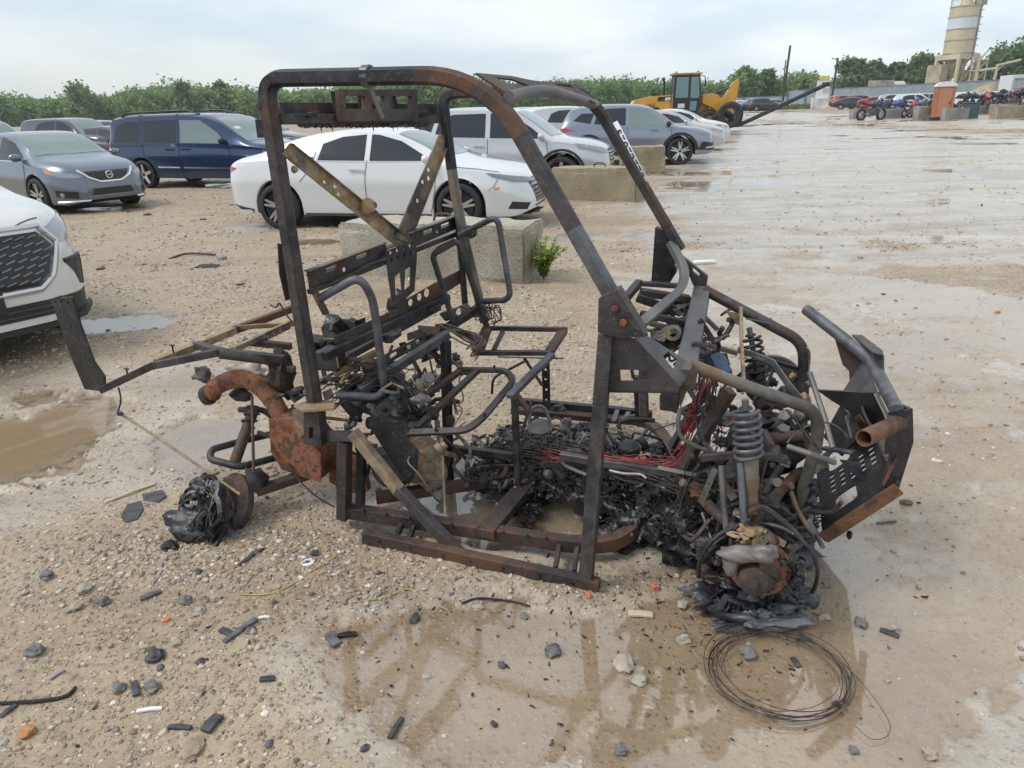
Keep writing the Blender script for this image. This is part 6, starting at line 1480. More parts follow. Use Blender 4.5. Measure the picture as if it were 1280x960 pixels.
B('cross_member', Zf(606, 668, .09), Zf(668, 594, .09), .075, .04, K['rustdark'])
B('inner_rail', Zf(470, 622, .09), Zf(646, 597, .09), .045, .045, K['rustdark'])
BB('inner_rail', [Zf(660, 590, .1), Zf(700, 584, .1), Zf(800, 600, .1)], .04, .045, K['rustdark'], fil=.1)
B('lower_bar', (566, 561, .55), (643, 570, .5), .03, .03, K['dark'])
BB('far_sill', [Zf(640, 502, .14), Zf(770, 514, .14), Zf(815, 519, .14)], .035, .045, K['dark'])
BB('far_rail', [Zf(640, 512, .12), Zf(740, 522, .12), Zf(800, 526, .13), Zf(822, 535, .13), Zf(843, 566, .13)], .055, .03, K['rustdark'], fil=.1)
B('cross_plate', Zf(697, 560, .10), Zf(712, 530, .12), .06, .03, K['grey']); B('cross_plate', Zf(772, 513, .15), Zf(767, 528, .13), .025, .02, K['grey']); B('cross_plate', Zf(787, 513, .15), Zf(780, 528, .13), .025, .02, K['grey'])
PX('pedal', plane3(Zf(700, 582, .16), Zf(722, 582, .16), Zf(712, 562, .19)), [(701, 580), (706, 562), (728, 560), (719, 581), (710, 583)], [], .004, K['alu'], bev=.001)
T('thin_rod', [(552, 548, .3), (557, 645, .12)], .006, K['tan'], n=8)
T('lever_rod', [(750, 530, .75), (765, 558, .65)], .005, K['tan'], n=8); T('lever_rod', [(755, 533, .8), (784, 541, .75)], .004, K['grey'], n=8)
B('lower_beam', (700, 570, .42), (840, 592, .40), .022, .03, K['blue'])

# A-pillar foot, dash sides and dash beam
B('lower_pillar', (758, 417, .10), Vector((.873, -.008, .015)), .042, .048, K['burnt'], up=(1, 0, 0))
PX('gusset_bracket', vplane(.085), [(751, 370), (774, 359), (809, 417), (778, 419), (750, 412)], [], .066, K['burnt'], bev=.005)
for q in ((769, 386), (779, 403)):
    b_ = bolt(V(q[0], q[1], .052), near, .013, K['rust'])
PX('dash_side', vplane(.10), [(752, 417), (793, 423), (850, 484), (848, 489), (752, 488)], [[(775, 462), (808, 462), (809, 475), (776, 476)]], .006, K['burnt'], bev=.0015)
B('dash_lower_lip', (754, 487, .115), (849, 488, .115), .03, .012, K['burnt'])
sl = plane3(V(794, 422, .10), V(850, 483, .10), V(866, 457, .24))
PX('dash_shelf', sl, [(793, 422), (808, 420), (867, 457), (850, 484)], [[(828, 446), (834, 440), (846, 450), (842, 463)]], .006, K['grey'], bev=.0015)
B('dash_beam', (856, 474, .17), (877, 366, 1.08), .070, .075, K['grey'], bev=.005)
PX('dash_box', vplane(.16), [(827, 488), (850, 488), (848, 511), (842, 508), (827, 506)], [], .09, K['dark'], bev=.003)
PX('beam_end', vplane(.13), [(851, 484), (867, 455), (872, 466), (857, 492), (850, 512)], [], .008, K['burnt'])
BB('dash_hoop', [(838, 303, 1.10), (858, 340, 1.02), (850, 364, .88), (800, 406, .20)], .034, .030, K['grey'], fil=.14)
PX('pillar_base', vplane(1.13), [(820, 283), (838, 290), (850, 312), (846, 322), (839, 352), (815, 353)], [quad(836, 333, 846, 341)], .05, K['dark'], bev=.003)
PX('dash_corner', vplane(1.07), [(851, 318), (885, 345), (883, 358), (867, 356)], [[(866, 333), (875, 341), (874, 346), (866, 339)]], .03, K['burnt'], bev=.002)
for a, b, w, h, m in (((797, 354, 1.0), (856, 358, 1.02), .03, .02, 'burnt'), ((800, 365, .92), (862, 374, .98), .05, .03, 'burnt'), ((796, 372, .85), (852, 391, .9), .02, .035, 'dark'), ((783, 372, .8), (799, 353, .95), .03, .03, 'dark'), ((800, 392, .7), (850, 402, .7), .03, .025, 'dark'), ((812, 404, .6), (852, 414, .6), .018, .02, 'grey'), ((803, 440, .5), (806, 520, .5), .03, .03, 'burnt'), ((795, 470, .9), (797, 520, .9), .035, .02, 'dark')):
    B('dash_bar', a, b, w, h, K[m])
mb = MB(); mb.blob(V(833, 420, .62), (.07, .06, .05), 8, .4, 2); mb.build('column_remains', K['char'], UTV)
mb = MB(); mb.lathe([(.016, -.01), (.03, -.01), (.03, .01), (.016, .01), (.016, -.01)], axis_frame(V(841, 416, .5), (.3, -1, .3)), 16); mb.build('ring', K['tan'], UTV)
# windscreen header between the bends
hdr = plane3(V(600, 97, .19), V(640, 124, .17), V(716, 107, 1.08))
PX('roof_header', hdr, [(594, 92), (640, 96), (668, 102), (712, 105), (728, 108), (744, 130), (725, 119), (684, 114), (641, 122)], [[(617, 97), (640, 100), (662, 108), (640, 108)], [(690, 104.5), (712, 107), (718, 111), (697, 108)]], .006, K['rustdark'], bev=.002)
T('header_tube', [(636, 122, .17), (684, 114, .6), (744, 131, 1.08)], .020, K['grey'], sp=True)

# paper tag on the far front leg: hand-cut white tape with the lot number
def tape():
    a, b = V(764, 156, FV), V(803, 230, FV); d = (b - a).normalized(); L = (b - a).length
    n_ = (loc(Vector((0, 0, CAM_H))) - (a + b) / 2); n_ = (n_ - d * n_.dot(d)).normalized(); s = d.cross(n_)   # s: to the left of reading direction
    if s.x > 0: s = -s
    up = -s; rr = .0325
    vs = []; fs = []; k = 12
    for p in (a, b):
        for i in range(k + 1):
            g = R(-35 + 95 * i / k); vs.append(p + (n_ * math.cos(g) + up * math.sin(g)) * rr + up * .002)
    fs = [(i, i + 1, k + 2 + i, k + 1 + i) for i in range(k)]
    mb = MB(); mb.add(vs, fs); o = mb.build('tag_tape', plain('white_tape', (.72, .73, .74), .55), UTV); md = o.modifiers.new('thick', 'SOLIDIFY'); md.thickness = .0006
    for i, ch in enumerate('57072773'):
        cu = bpy.data.curves.new('t', 'FONT'); cu.body = ch; cu.size = .052; cu.align_x = 'CENTER'; cu.align_y = 'CENTER'; cu.extrude = .0004; cu.offset = .0012
        ob = bpy.data.objects.new('t', cu); COL.objects.link(ob); me = bpy.data.meshes.new_from_object(ob.evaluated_get(bpy.context.evaluated_depsgraph_get()))
        c_ = a + d * L * (.16 + .72 * i / 7)
        mb = MB()
        for v in me.vertices: pass
        W = []
        for v in me.vertices:
            g = (v.co.y / rr) * .85 + R(14)
            W.append(c_ + d * v.co.x + (n_ * math.cos(g) + up * math.sin(g)) * (rr + .0022 + v.co.z) )
        mb.add(W, [tuple(p.vertices) for p in me.polygons]); mb.build('numeral', K['black'], o, smooth=0)
        bpy.data.objects.remove(ob); bpy.data.curves.remove(cu); bpy.data.meshes.remove(me)
tape()

# front frame tubes
T('front_tube', [(864, 456, .20), (925, 480, .24), (1022, 514, .27), (1022, 550, .28), (1004, 612, .32), (992, 650, .36)], .0205, K['ashy'], fil=.07)
T('front_tube', [(880, 362, 1.02), (940, 394, .96), (1004, 428, .92), (1005, 470, .92), (1001, 560, .88)], .0225, K['burnt'], fil=.06)
PX('tube_gusset', vplane(.92), [(906, 388), (925, 392), (927, 408), (918, 404)], [], .004, K['tan'])
B('cross_bar', (876, 429, .62), (920, 441, .70), .03, .018, K['grey'])
BB('upright_bracket', [(926, 386, .93), (927, 430, .78), (930, 482, .55)], .034, .014, K['tan'], up=(1, 0, 0))
BB('flat_link', [(922, 437, .74), (944, 444, .72), (966, 453, .66), (985, 480, .58), (1012, 513, .50)], .006, .026, K['blue'], up=(0, .2, 1))
B('link_bar', (968, 452, .9), (1000, 462, .92), .012, .016, K['dark']); T('link_pin', [(966, 462, .66), (957, 488, .62)], .007, K['dark'])
T('brake_hose', [(932, 398, .9), (970, 408, .93), (1000, 430, .92), (1012, 440, .9), (1010, 470, .9)], .0035, K['grey'], sp=True)
mb = MB(); mb.blob(V(893, 452, .65), (.06, .05, .05), 3, .25, 2); mb.build('reservoir_remains', K['dark'], UTV)
B('box_mount', (893, 445, .62), (905, 470, .55), .06, .04, plain('blued_plate', (.05, .075, .12), .4, metal=.5, var=.4))
def coil(name, a, b, rad, turns, w, m, parent):
    a, b = Vector(a), Vector(b); z = (b - a).normalized(); x = z.cross(Vector((0.3, 1, 0.1))).normalized(); y = z.cross(x); n = int(turns * 22)
    mb = MB(); mb.tube([a.lerp(b, i / n) + x * rad * math.cos(i / 22 * 6.283) + y * rad * math.sin(i / 22 * 6.283) for i in range(n + 1)], w, 8, up=z); return mb.build(name, m, parent)
def shock(a, b, body_end, rad, turns, w, m, mb_mat):
    a, b, e = Vector(a), Vector(b), Vector(body_end)
    mb = MB(); mb.tube([a + (a - b) * .15, a, b], .011, 10); s = mb.build('shock_absorber', K['grey'], UTV)
    mb = MB(); mb.lathe([(0, -.02), (.028, -.02), (.030, .0), (.030, (e - b).length * .55), (.025, (e - b).length * .6), (.025, (e - b).length), (0, (e - b).length)], axis_frame(b, e - b), 18); mb.build('damper_body', mb_mat, s)
    mb = MB(); mb.lathe([(.010, 0), (.020, 0), (.022, .006), (.010, .012)], axis_frame(a, b - a), 20); mb.build('spring_cap', K['dark'], s)
    mb = MB(); mb.tube([a, b], .010, 8); mb.build('piston_rod', K['grey'], s)
    coil('coil_spring', a + (b - a) * .06, b, rad, turns, w, m, s); return s
shock(V(932, 509, .10), V(936, 571, .085), V(938, 640, .05), .041, 6.5, .0066, K['blue'], K['ashy'])
shock(V(938, 418, .80), V(948, 474, .78), V(956, 520, .72), .038, 6.5, .006, K['dark'], K['dark'])
B('diagonal_leg', (913, 488, .28), (850, 590, .34), .040, .034, K['burnt'], up=(.6, 0, 1))
B('diagonal_leg', (884, 482, .8), (840, 560, .75), .035, .03, K['dark'], up=(.6, 0, 1))
B('tie_bar', (858, 482, .45), (883, 522, .35), .014, .014, K['burnt'])
B('shock_mount', (875, 572, .16), (926, 568, .15), .02, .026, K['burnt']); B('shock_mount', (948, 569, .2), (985, 574, .22), .03, .02, K['dark'])
T('steering_rod', [(984, 558, .26), (1012, 567, .24), (1043, 578, .30)], .0105, K['grey']); T('strut_rod', [(1012, 466, .62), (1030, 520, .5), (1041, 560, .42)], .0105, K['grey'])
T('tie_rod', [(902, 582, .10), (904, 620, .06), (908, 662, .03)], .011, K['grey']); T('shock_leg', [(925, 578, .06), (930, 652, .0)], .0115, K['blue'])
T('control_arm', [(996, 592, .40), (960, 630, .14), (938, 662, .02)], .0185, K['rustdark'], fil=.08); T('control_arm', [(870, 610, .4), (893, 640, .1), (922, 664, .02)], .0185, K['burnt'], fil=.06)
T('control_arm', [(985, 560, .5), (975, 585, .4), (955, 620, .2)], .015, K['burnt']); PX('ball_joint_plate', vplane(.02), [(873, 625), (890, 586), (897, 588), (879, 632)], [(881, 618, 1.4), (886, 604, 1.4)], .006, K['alu'])
mb = MB(); mb.blob(V(960, 560, .55), (.13, .14, .10), 21, .35, 3); mb.build('differential', K['dark'], UTV)
mb = MB(); mb.blob(V(965, 612, .42), (.06, .06, .05), 23, .4, 2); mb.build('axle_boot', K['slag'], UTV)
mb = MB(); mb.tube([V(935, 545, .6), V(975, 548, .45), V(1008, 545, .4)], .024, 10); mb.build('steering_rack', K['rustdark'], UTV)
T('drive_shaft', [(950, 605, .4), (972, 603, .25)], .016, K['grey'])
for (x, y, v_, s, m) in ((968, 497, .55, .03, 'alu'), (985, 520, .5, .03, 'alu'), (1004, 520, .8, .035, 'grey'), (950, 530, .5, .04, 'dark'), (978, 535, .45, .025, 'grey'), (1024, 585, .4, .035, 'tan'), (990, 470, .8, .02, 'tan'), (1005, 497, .6, .03, 'tan'), (1012, 480, .75, .02, 'grey')):
    mb = MB(); mb.blob(V(x, y, v_), (s, s * .8, s * .7), int(x), .5, 1); mb.build('fitting', K[m], UTV, smooth=20)
# far front brake disc
mb = MB(); mb.lathe([(.05, -.006), (.125, -.006), (.13, 0), (.125, .006), (.05, .006), (.05, -.006)], axis_frame(V(966, 478, .98), (.15, 1, .1)), 40); mb.build('backing_or_brake_disc', K['grey'], UTV)
# near front hub
hc = V(944, 712, -.03)
hub = MB(); hub.lathe([(0, .05), (.018, .05), (.024, .035), (.045, .03), (.055, .0), (.06, -.03), (0, -.03)], axis_frame(hc + Vector((0, -.035, -.01)), (-.15, -1, .25)), 24)
hb = hub.build('wheel_hub', K['rustdark'], UTV)
mb = MB(); mb.lathe([(.03, -.005), (.095, -.005), (.098, 0), (.095, .005), (.03, .005)], axis_frame(hc + Vector((.01, .02, .0)), (-.1, -1, .2)), 36); mb.build('brake_rotor', K['rust'], hb)
mb = MB()
for q in range(4):
    a = R(45 + 90 * q); f_ = axis_frame(hc + Vector((0, -.045, -.01)), (-.15, -1, .25)); mb.add(*(lambda w: (w.v, w.f))((lambda w: (w.lathe([(0, .012), (.007, .012), (.008, 0), (0, 0)], None, 8), w)[1])(MB())), M=f_ @ Matrix.Translation((.036 * math.cos(a), .036 * math.sin(a), 0)))
mb.build('wheel_studs', K['tan'], hb)
mb = MB(); mb.blob(V(930, 692, -.06), (.075, .03, .030), 31, .34, 3, 2.4); mb.blob(V(955, 690, -.07), (.04, .028, .026), 33, .35, 3, 2.4); mb.blob(V(912, 706, -.06), (.024, .022, .035), 34, .5, 2); mb.build('knuckle', K['grey'], UTV, smooth=70)
mb = MB(); mb.blob(V(962, 712, -.05), (.03, .03, .045), 36, .5, 2); mb.blob(V(952, 670, .02), (.05, .03, .03), 37, .6, 2); mb.build('brake_caliper', K['rustdark'], UTV)
mb = MB(); mb.blob(V(938, 664, .0), (.04, .03, .016), 38, .6, 2); mb.shards(V(945, 672, .0), (.07, .03, .02), 26, .02, rngU); mb.build('melted_bits', K['tan'], UTV)
mb = MB(); mb.blob(V(982, 715, .02), (.045, .05, .07), 39, .6, 3, 3); mb.shards(V(978, 712, .0), (.06, .05, .06), 60, .018, rngU); mb.blob(V(905, 722, .02), (.05, .05, .03), 41, .6, 2); mb.build('melted_rubber', K['char'], UTV)
def arc(cx, cy, rx, ry, a0, a1, v_, n=16): return [V(cx + rx * math.cos(R(a)), cy + ry * math.sin(R(a)), v_ + .03 * math.sin(R(a) * 3)) for a in np.linspace(a0, a1, n)]
T('tyre_bead', arc(946, 716, 73, 62, 175, 310, .01), .0075, K['dark']); T('tyre_bead', arc(946, 716, 76, 60, 290, 385, .03), .0065, K['dark']); T('tyre_bead', arc(944, 712, 66, 50, 190, 330, .05), .006, K['wire'])

# brush guard
G1 = [V(1008, 387, 1.00), V(1088, 449, .68), V(1121, 513, .30)]
mb = MB(); mb.tube(fillet(G1, .05), .0225, 16); gd = mb.build('brush_guard', K['blue'], UTV)
gp1 = plane3(V(1066, 421, .84), V(1104, 442, .60), V(1078, 421, .84))
PX('guard_bracket', gp1, [(1065, 419), (1078, 420), (1104, 440), (1103, 445), (1091, 442)], [(1076, 424, 1.2), (1091, 436, 1.2)], .008, K['dark'], gd)
PX('guard_bracket', plane3(V(1091, 442, .66), V(1104, 443, .60), V(1104, 462, .56)), [(1091, 442), (1104, 443), (1104, 463), (1099, 458)], [], .008, K['dark'], gd)
PX('guard_plate', plane3(V(1044, 422, .88), V(1078, 448, .74), V(1062, 475, .78)), [(1044, 422), (1080, 450), (1063, 476), (1062, 463), (1054, 456)], [], .006, K['dark'], gd)
PX('guard_plate', plane3(V(1080, 452, .72), V(1056, 488, .76), V(1098, 492, .46)), [(1080, 451), (1055, 488), (1098, 493)], [], .006, K['blue'], gd)
PX('guard_plate', plane3(V(1024, 488, .86), V(1098, 492, .46), V(1080, 540, .66)), [(1022, 487), (1098, 491), (1108, 525), (1085, 545), (1060, 512), (1040, 500)], [], .008, K['dark'], gd)
PX('guard_plate', plane3(V(1050, 508, .8), V(1032, 545, .8), V(1075, 530, .6)), [(1052, 506), (1030, 546), (1052, 570), (1080, 540)], [], .008, K['dark'], gd)
B('guard_strip', (1095, 492, .46), (1111, 524, .34), .018, .006, K['grey'], parent=gd)
PX('end_plate', vplane(.30), [(1110, 516), (1139, 511), (1140, 553), (1122, 611), (1100, 609), (1112, 566)], [], .012, K['burnt'], gd, bev=.002)
PX('end_plate', plane3(V(1139, 511, .30), V(1140, 553, .30), V(1139, 511, .30) + Vector((-.035, .10, 0))), [(1139, 511), (1140, 553), (1122, 611), (1116, 600), (1128, 552), (1126, 505)], [], .010, K['burnt'], gd)
B('end_flange', (1104, 606, .29), (1120, 570, .29), .03, .008, K['rustbrown'], parent=gd); B('end_flange', (1112, 566, .28), (1116, 520, .28), .022, .03, K['burnt'], parent=gd)
mb = MB(); a_, b_ = V(1080, 548, .13), V(1124, 528, .31); mb.pipe(a_, b_, .027, .004, 24); mb.build('side_pipe', K['rustbrown'], gd)
mb = MB(); mb.tube([V(1052, 540, .9), V(1085, 520, .62)], .03, 14); mb.build('cross_pipe', K['rustdark'], gd)
B('guard_stay', (1028, 560, .55), (1068, 566, .45), .03, .012, K['blue'], parent=gd); B('guard_stay', (1058, 520, .7), (1066, 548, .6), .016, .008, K['grey'], parent=gd)
E1, E2 = V(1122, 612, .27), V(1029, 673, .27); dv = Vector((0, .62, .0))
M_ = Matrix(((E2 - E1).normalized(), Vector((0, 1, 0)), (E2 - E1).normalized().cross(Vector((0, 1, 0))))).transposed().to_4x4(); M_.translation = E1
Ls = (E2 - E1).length
hol = [rrect2(Ls * .62, .14 + .02, Ls * .30, .10, .02), rrect2(Ls * .64, .50, Ls * .34, .16, .03)]
for i in range(5):
    for j in range(4): hol.append(rrect2(Ls * (.18 + .15 * i), .27 + .038 * j, Ls * .08, .022, .006))
for i in range(4): hol.append(rrect2(Ls * (.15 + .22 * i), .035, Ls * .13, .012, .005))
mb = MB(); mb.holed([(0, 0), (Ls, 0), (Ls, .62), (0, .62)], hol, .006, M_); mb.build('skid_plate', K['dark'], gd)
mb = MB(); mb.beam(E1 + Vector((0, -.012, .01)), E2 + Vector((0, -.012, .01)), .012, .042, (E2 - E1).cross(Vector((0, 1, 0)))); mb.build('skid_lip', K['rustbrown'], gd)
mb = MB(); mb.plate([E1 + Vector((0, .0, .02)), E1 + Vector((-.10, .25, .16)), E1 + Vector((-.10, .55, .16)), E1 + dv + Vector((0, 0, .02))], .008); mb.build('guard_plate', K['dark'], gd)
mb = MB(); mb.plate([V(1050, 575, .6), V(1060, 586, .5), V(1086, 608, .45), V(1078, 590, .5), V(1074, 578, .55)], .006); mb.build('melted_panel', K['blue'], gd)
mb = MB(); mb.blob(V(1062, 668, .3), (.012, .012, .02), 3, .3, 1); mb.build('bolt', K['dark'], gd)

# rear bed frame
PX('tail_post', vplane(.15), [(65, 375), (76, 372), (91, 371), (101, 406), (118, 452), (131, 470), (132, 489), (107, 486), (90, 446)], [(71, 377, 1.5), (79, 376, 1.5), (87, 378, 1.5), (90, 408, 1.3), (104, 452, 1.3)], .012, K['char'], bev=.002)
B('bed_rail', (128, 487, .13), (193, 456, .15), .040, .032, K['rustdark']); B('bed_rail', (191, 457, .15), (274, 440, .17), .035, .032, K['burnt']); B('bed_rail', (272, 440, .17), (356, 449, .27), .035, .032, K['dark'])
B('bed_rail', (195, 453, .17), (293, 413, .60), .035, .034, K['tan']); B('bed_rail', (292, 413, .60), (367, 385, .90), .035, .034, K['rustdark'])
B('bed_cross', (246, 431, .38), (276, 440, .20), .035, .03, K['burnt'])
B('bed_brace', (292, 437, .30), (367, 402, .72), .024, .026, K['tan']); B('bed_brace', (298, 409, .62), (368, 405, .82), .024, .022, K['tan']); B('bed_brace', (305, 427, .45), (364, 433, .5), .03, .03, K['rustdark']); B('bed_brace', (313, 445, .35), (368, 462, .35), .03, .026, K['tan'])
PX('perforated_strip', vplane(.5), [(318, 422), (362, 402), (363, 411), (320, 432)], [quad(324, 422, 328, 426), quad(332, 418.5, 336, 422.5), quad(340, 414.5, 344, 418.5), quad(348, 410.5, 352, 414.5)], .004, K['rustdark'])
mb = MB(); mb.pipe(V(274, 442, .13), V(350, 452, .28), .021, .003, 16); mb.build('cross_pipe', K['burnt'], UTV)
for q in ((160, 470, .15), (217, 441, .25)):
    mb = MB(); a_ = V(*q); mb.tube([a_, a_ + Vector((0, 0, .035))], .004, 6); mb.tube([a_ + Vector((-.012, 0, .035)), a_ + Vector((.012, 0, .035))], .004, 6); mb.build('wing_bolt', K['dark'], UTV)
T('hook_wire', [(338, 381, .6), (345, 384, .6), (349, 379, .6), (356, 390, .6), (366, 404, .6)], .004, K['dark'], sp=True, n=6)
mb = MB(); mb.blob(V(252, 468, .35), (.05, .03, .035), 51, .5, 3, 3); mb.build('burnt_liner', K['ash'], UTV)
mb = MB(); mb.blob(V(308, 465, .38), (.10, .05, .035), 52, .4, 3, 3); mb.build('heat_blanket', plain('scorched_blanket', (.42, .38, .34), .85, var=.5, scale=18, bump=.5), UTV)
# exhaust, muffler, engine remains
T('exhaust_pipe', [(264, 494, .26), (272, 482, .27), (298, 473, .28), (320, 480, .28), (338, 497, .27), (352, 520, .26)], .040, K['rust'], sp=True, n=20)
mb = MB(); mb.lathe([(.026, 0), (.043, 0), (.046, .015), (.043, .03)], axis_frame(V(263, 493, .26), (-.8, -.1, -.3)), 20); mb.build('exhaust_tip', K['burnt'], UTV)
PX('muffler', vplane(.26), [(350, 514), (384, 516), (400, 545), (414, 556), (414, 593), (366, 577), (353, 556)], [], .16, K['rust'], bev=.03)
PX('rusty_panel', vplane(.30), [(413, 560), (455, 575), (462, 613), (436, 615), (414, 600)], [], .03, K['rust'], bev=.008)
PX('heat_shield', vplane(.17), [(366, 512), (384, 512), (386, 538), (374, 548), (368, 530)], [], .006, K['tan'])
PX('post_socket', vplane(.12), [(384, 508), (402, 508), (406, 556), (384, 552)], [rect2(393, 538, 5, 14)], .05, K['burnt'], bev=.004)
PX('post_base', plane3(V(370, 506, .1), V(420, 508, .1), V(400, 498, .22)), [(367, 508), (390, 500), (419, 502), (417, 512), (380, 514)], [], .008, K['tan'])
mb = MB(); mb.blob(V(350, 468, .34), (.050, .05, .115), 61, .45, 3, 3.2); mb.build('charred_column', plain('brown_char', (.050, .036, .028), .9, var=.6, scale=30, bump=.8), UTV)
mb = MB(); mb.blob(V(432, 418, .55), (.10, .09, .075), 63, .6, 3, 3.4); mb.blob(V(400, 440, .5), (.07, .06, .06), 64, .6, 3, 3); mb.build('charred_foam', K['char'], UTV)
mb = MB(); mb.blob(V(498, 385, .72), (.04, .04, .09), 65, .5, 2); mb.build('charred_foam', K['char'], UTV)
mb = MB(); mb.blob(V(488, 415, .6), (.045, .05, .045), 66, .4, 2); mb.build('engine_cover', K['ash'], UTV)
mb = MB(); mb.box(V(415, 448, .32), (.10, .09, .085)); eb = mb.build('control_box', K['dark'], UTV, bevel=.008)
for a, b in (((418, 437, .26), (432, 431, .30)), ((432, 431, .30), (434, 446, .30)), ((420, 437, .26), (423, 460, .26)), ((404, 424, .3), (432, 424, .34))): B('box_frame', a, b, .008, .008, K['tan'], parent=eb)
mb = MB(); mb.blob(V(500, 515, .42), (.13, .10, .10), 67, .45, 3, 3); mb.build('engine_block', K['ash'], UTV)
mb = MB(); mb.blob(V(470, 490, .42), (.11, .10, .07), 68, .5, 3, 3); mb.build('gearbox', K['dark'], UTV)
mb = MB(); mb.blob(V(520, 575, .36), (.12, .10, .12), 69, .3, 3, 3); mb.build('clutch_case', K['tan'], UTV)
mb = MB(); mb.lathe([(0, .03), (.07, .03), (.09, .01), (.095, -.03), (0, -.03)], axis_frame(V(490, 585, .22), (.1, -1, .1)), 28); mb.build('pulley', K['burnt'], UTV)
for (x, y, v_, m, s) in ((402, 477, .32, 'alu', .022), (446, 462, .34, 'alu', .018), (440, 452, .36, 'burnt', .03), (460, 455, .36, 'burnt', .03), (470, 455, .4, 'alu', .015), (385, 490, .25, 'tan', .02), (350, 495, .28, 'ash', .02), (372, 492, .26, 'dark', .04), (540, 470, .5, 'ash', .03), (525, 500, .3, 'ash', .04), (495, 470, .42, 'dark', .03), (560, 395, .85, 'dark', .035)):
    mb = MB(); mb.blob(V(x, y, v_), (s, s, s * .6), int(x + y), .55, 2, 3); mb.build('engine_scrap', K[m], UTV, smooth=25)
# loose metal sheets and strips among the engine remains
for i in range(34):
    x = rngU.uniform(405, 545); t_ = (x - 405) / 140; y = 500 - 78 * t_ + rngU.uniform(-22, 30); v_ = .30 + .4 * t_ + rngU.uniform(-.06, .08)
    c_ = V(x, y, v_); a = Vector((rngU.uniform(-1, 1), rngU.uniform(-1, 1), rngU.uniform(-.4, .4))).normalized() * rngU.uniform(.02, .06); b = a.cross(Vector((rngU.gauss(0, 1), rngU.gauss(0, 1), rngU.gauss(0, 1)))).normalized() * rngU.uniform(.006, .022)
    mb = MB(); mb.plate([c_ - a - b, c_ + a - b, c_ + a + b, c_ - a * .8 + b], .003); mb.build('torn_strip', K[rngU.choice(['burnt', 'dark', 'grey', 'rustdark', 'tan'])], UTV, smooth=0)
# rear suspension
T('shock_tube', [(317, 512, .30), (292, 582, .10)], .024, K['rustdark'], n=16); coil('coil_spring', V(318, 508, .30), V(309, 534, .24), .030, 3, .005, K['dark'], UTV)
T('control_arm', [(350, 540, .40), (300, 552, .25), (264, 562, .10), (262, 574, .06), (300, 584, .06), (352, 570, .26)], .0155, K['dark'], fil=.04)
B('lower_arm', (320, 614, .06), (402, 587, .28), .05, .035, K['rustdark'])
T('link_rod', [(315, 496, .24), (317, 590, .04)], .0065, K['rustdark']); T('link_rod', [(322, 540, .3), (356, 552, .32)], .010, K['blue'])
T('control_arm', [(300, 512, .35), (330, 512, .33), (356, 535, .3)], .014, K['dark'], fil=.04)
mb = MB(); mb.blob(V(303, 493, .33), (.05, .03, .04), 71, .4, 2); mb.build('rear_bracket', K['dark'], UTV)
mb = MB(); mb.blob(V(322, 600, .08), (.05, .045, .05), 72, .5, 2); mb.build('rear_knuckle', K['dark'], UTV)
T('loose_cable', [(360, 575, .2), (372, 598, .12), (395, 620, .05), (418, 634, .0)], .004, K['dark'], sp=True, n=6)
T('hanging_cord', [(148, 484, .12), (151, 500, .11), (147, 516, .11)], .004, K['char'], sp=True, n=6)
T('bent_rod', [(147, 515, .11), (200, 549, .04), (300, 618, -.06)], .006, K['tan'], n=8); mb = MB(); mb.blob(V(150, 517, .10), (.02, .012, .012), 4, .4, 1); mb.build('rod_grip', K['char'], UTV)
# rear wheel remains: slumped tyre with thick lugs on a rusty disc
rc = V(257, 645, -.10)
AX = Vector((-.35, -.80, .45)).normalized(); fr = axis_frame(rc, AX)
mb = MB(); mb.lathe([(0, .01), (.10, .012), (.125, -.02), (.12, -.05), (.0, -.05)], axis_frame(rc + Vector((.05, .08, .03)), AX), 30); rw = mb.build('rear_wheel', K['burnt'], UTV)
mb = MB(); mb.blob(rc + Vector((-.01, 0, -.02)), (.135, .105, .075), 75, .40, 4, 2.6); mb.build('slumped_tyre', K['char'], rw, smooth=180)
for i in range(24):
    a = i * 2.4; q = .03 + .125 * math.sqrt((i + .5) / 24)
    lo = lambda da, dq, dh: fr @ Vector(((q + dq) * math.cos(a + da), (q + dq) * math.sin(a + da), .085 - (q + dq) * .42 + dh + rngU.uniform(-.008, .008)))
    s_ = rngU.uniform(.35, .75); P_ = spline([lo(-s_, -.012, -.02), lo(-s_ * .3, .012, .006), lo(0, .002, .014), lo(s_ * .5, .018, .002), lo(s_, -.002, -.018)], 5)
    mb = MB(); w_ = rngU.uniform(.008, .015); mb.sweep(P_, [(w_ * (1 + .25 * math.cos(3 * t + i)) * math.cos(t), w_ * .8 * math.sin(t)) for t in np.linspace(0, 6.283, 9)[:-1]], up=AX)
    mb.build('tread_lug', K['char'] if i % 5 else K['slag'], rw, smooth=55)
for i in range(8):
    q = rngU.uniform(.05, .15); a0 = rngU.uniform(0, 6.28)
    mb = MB(); mb.tube([fr @ Vector((q * math.cos(a0 + k * .22) * (1 + .08 * math.sin(k)), q * math.sin(a0 + k * .22), .10 - q * .45 + .012 * math.sin(k * .9 + i))) for k in range(16)], rngU.uniform(.003, .006), 6); mb.build('shredded_strand', K['char'], rw)
mb = MB(); mb.blob(rc + Vector((.10, -.015, -.075)), (.05, .03, .04), 77, .6, 3, 3); mb.build('ash_crust', K['slag'], rw)
mb = MB(); mb.blob(rc + Vector((.02, -.05, -.13)), (.055, .035, .05), 78, .3, 2); mb.build('tyre_flap', K['char'], rw)
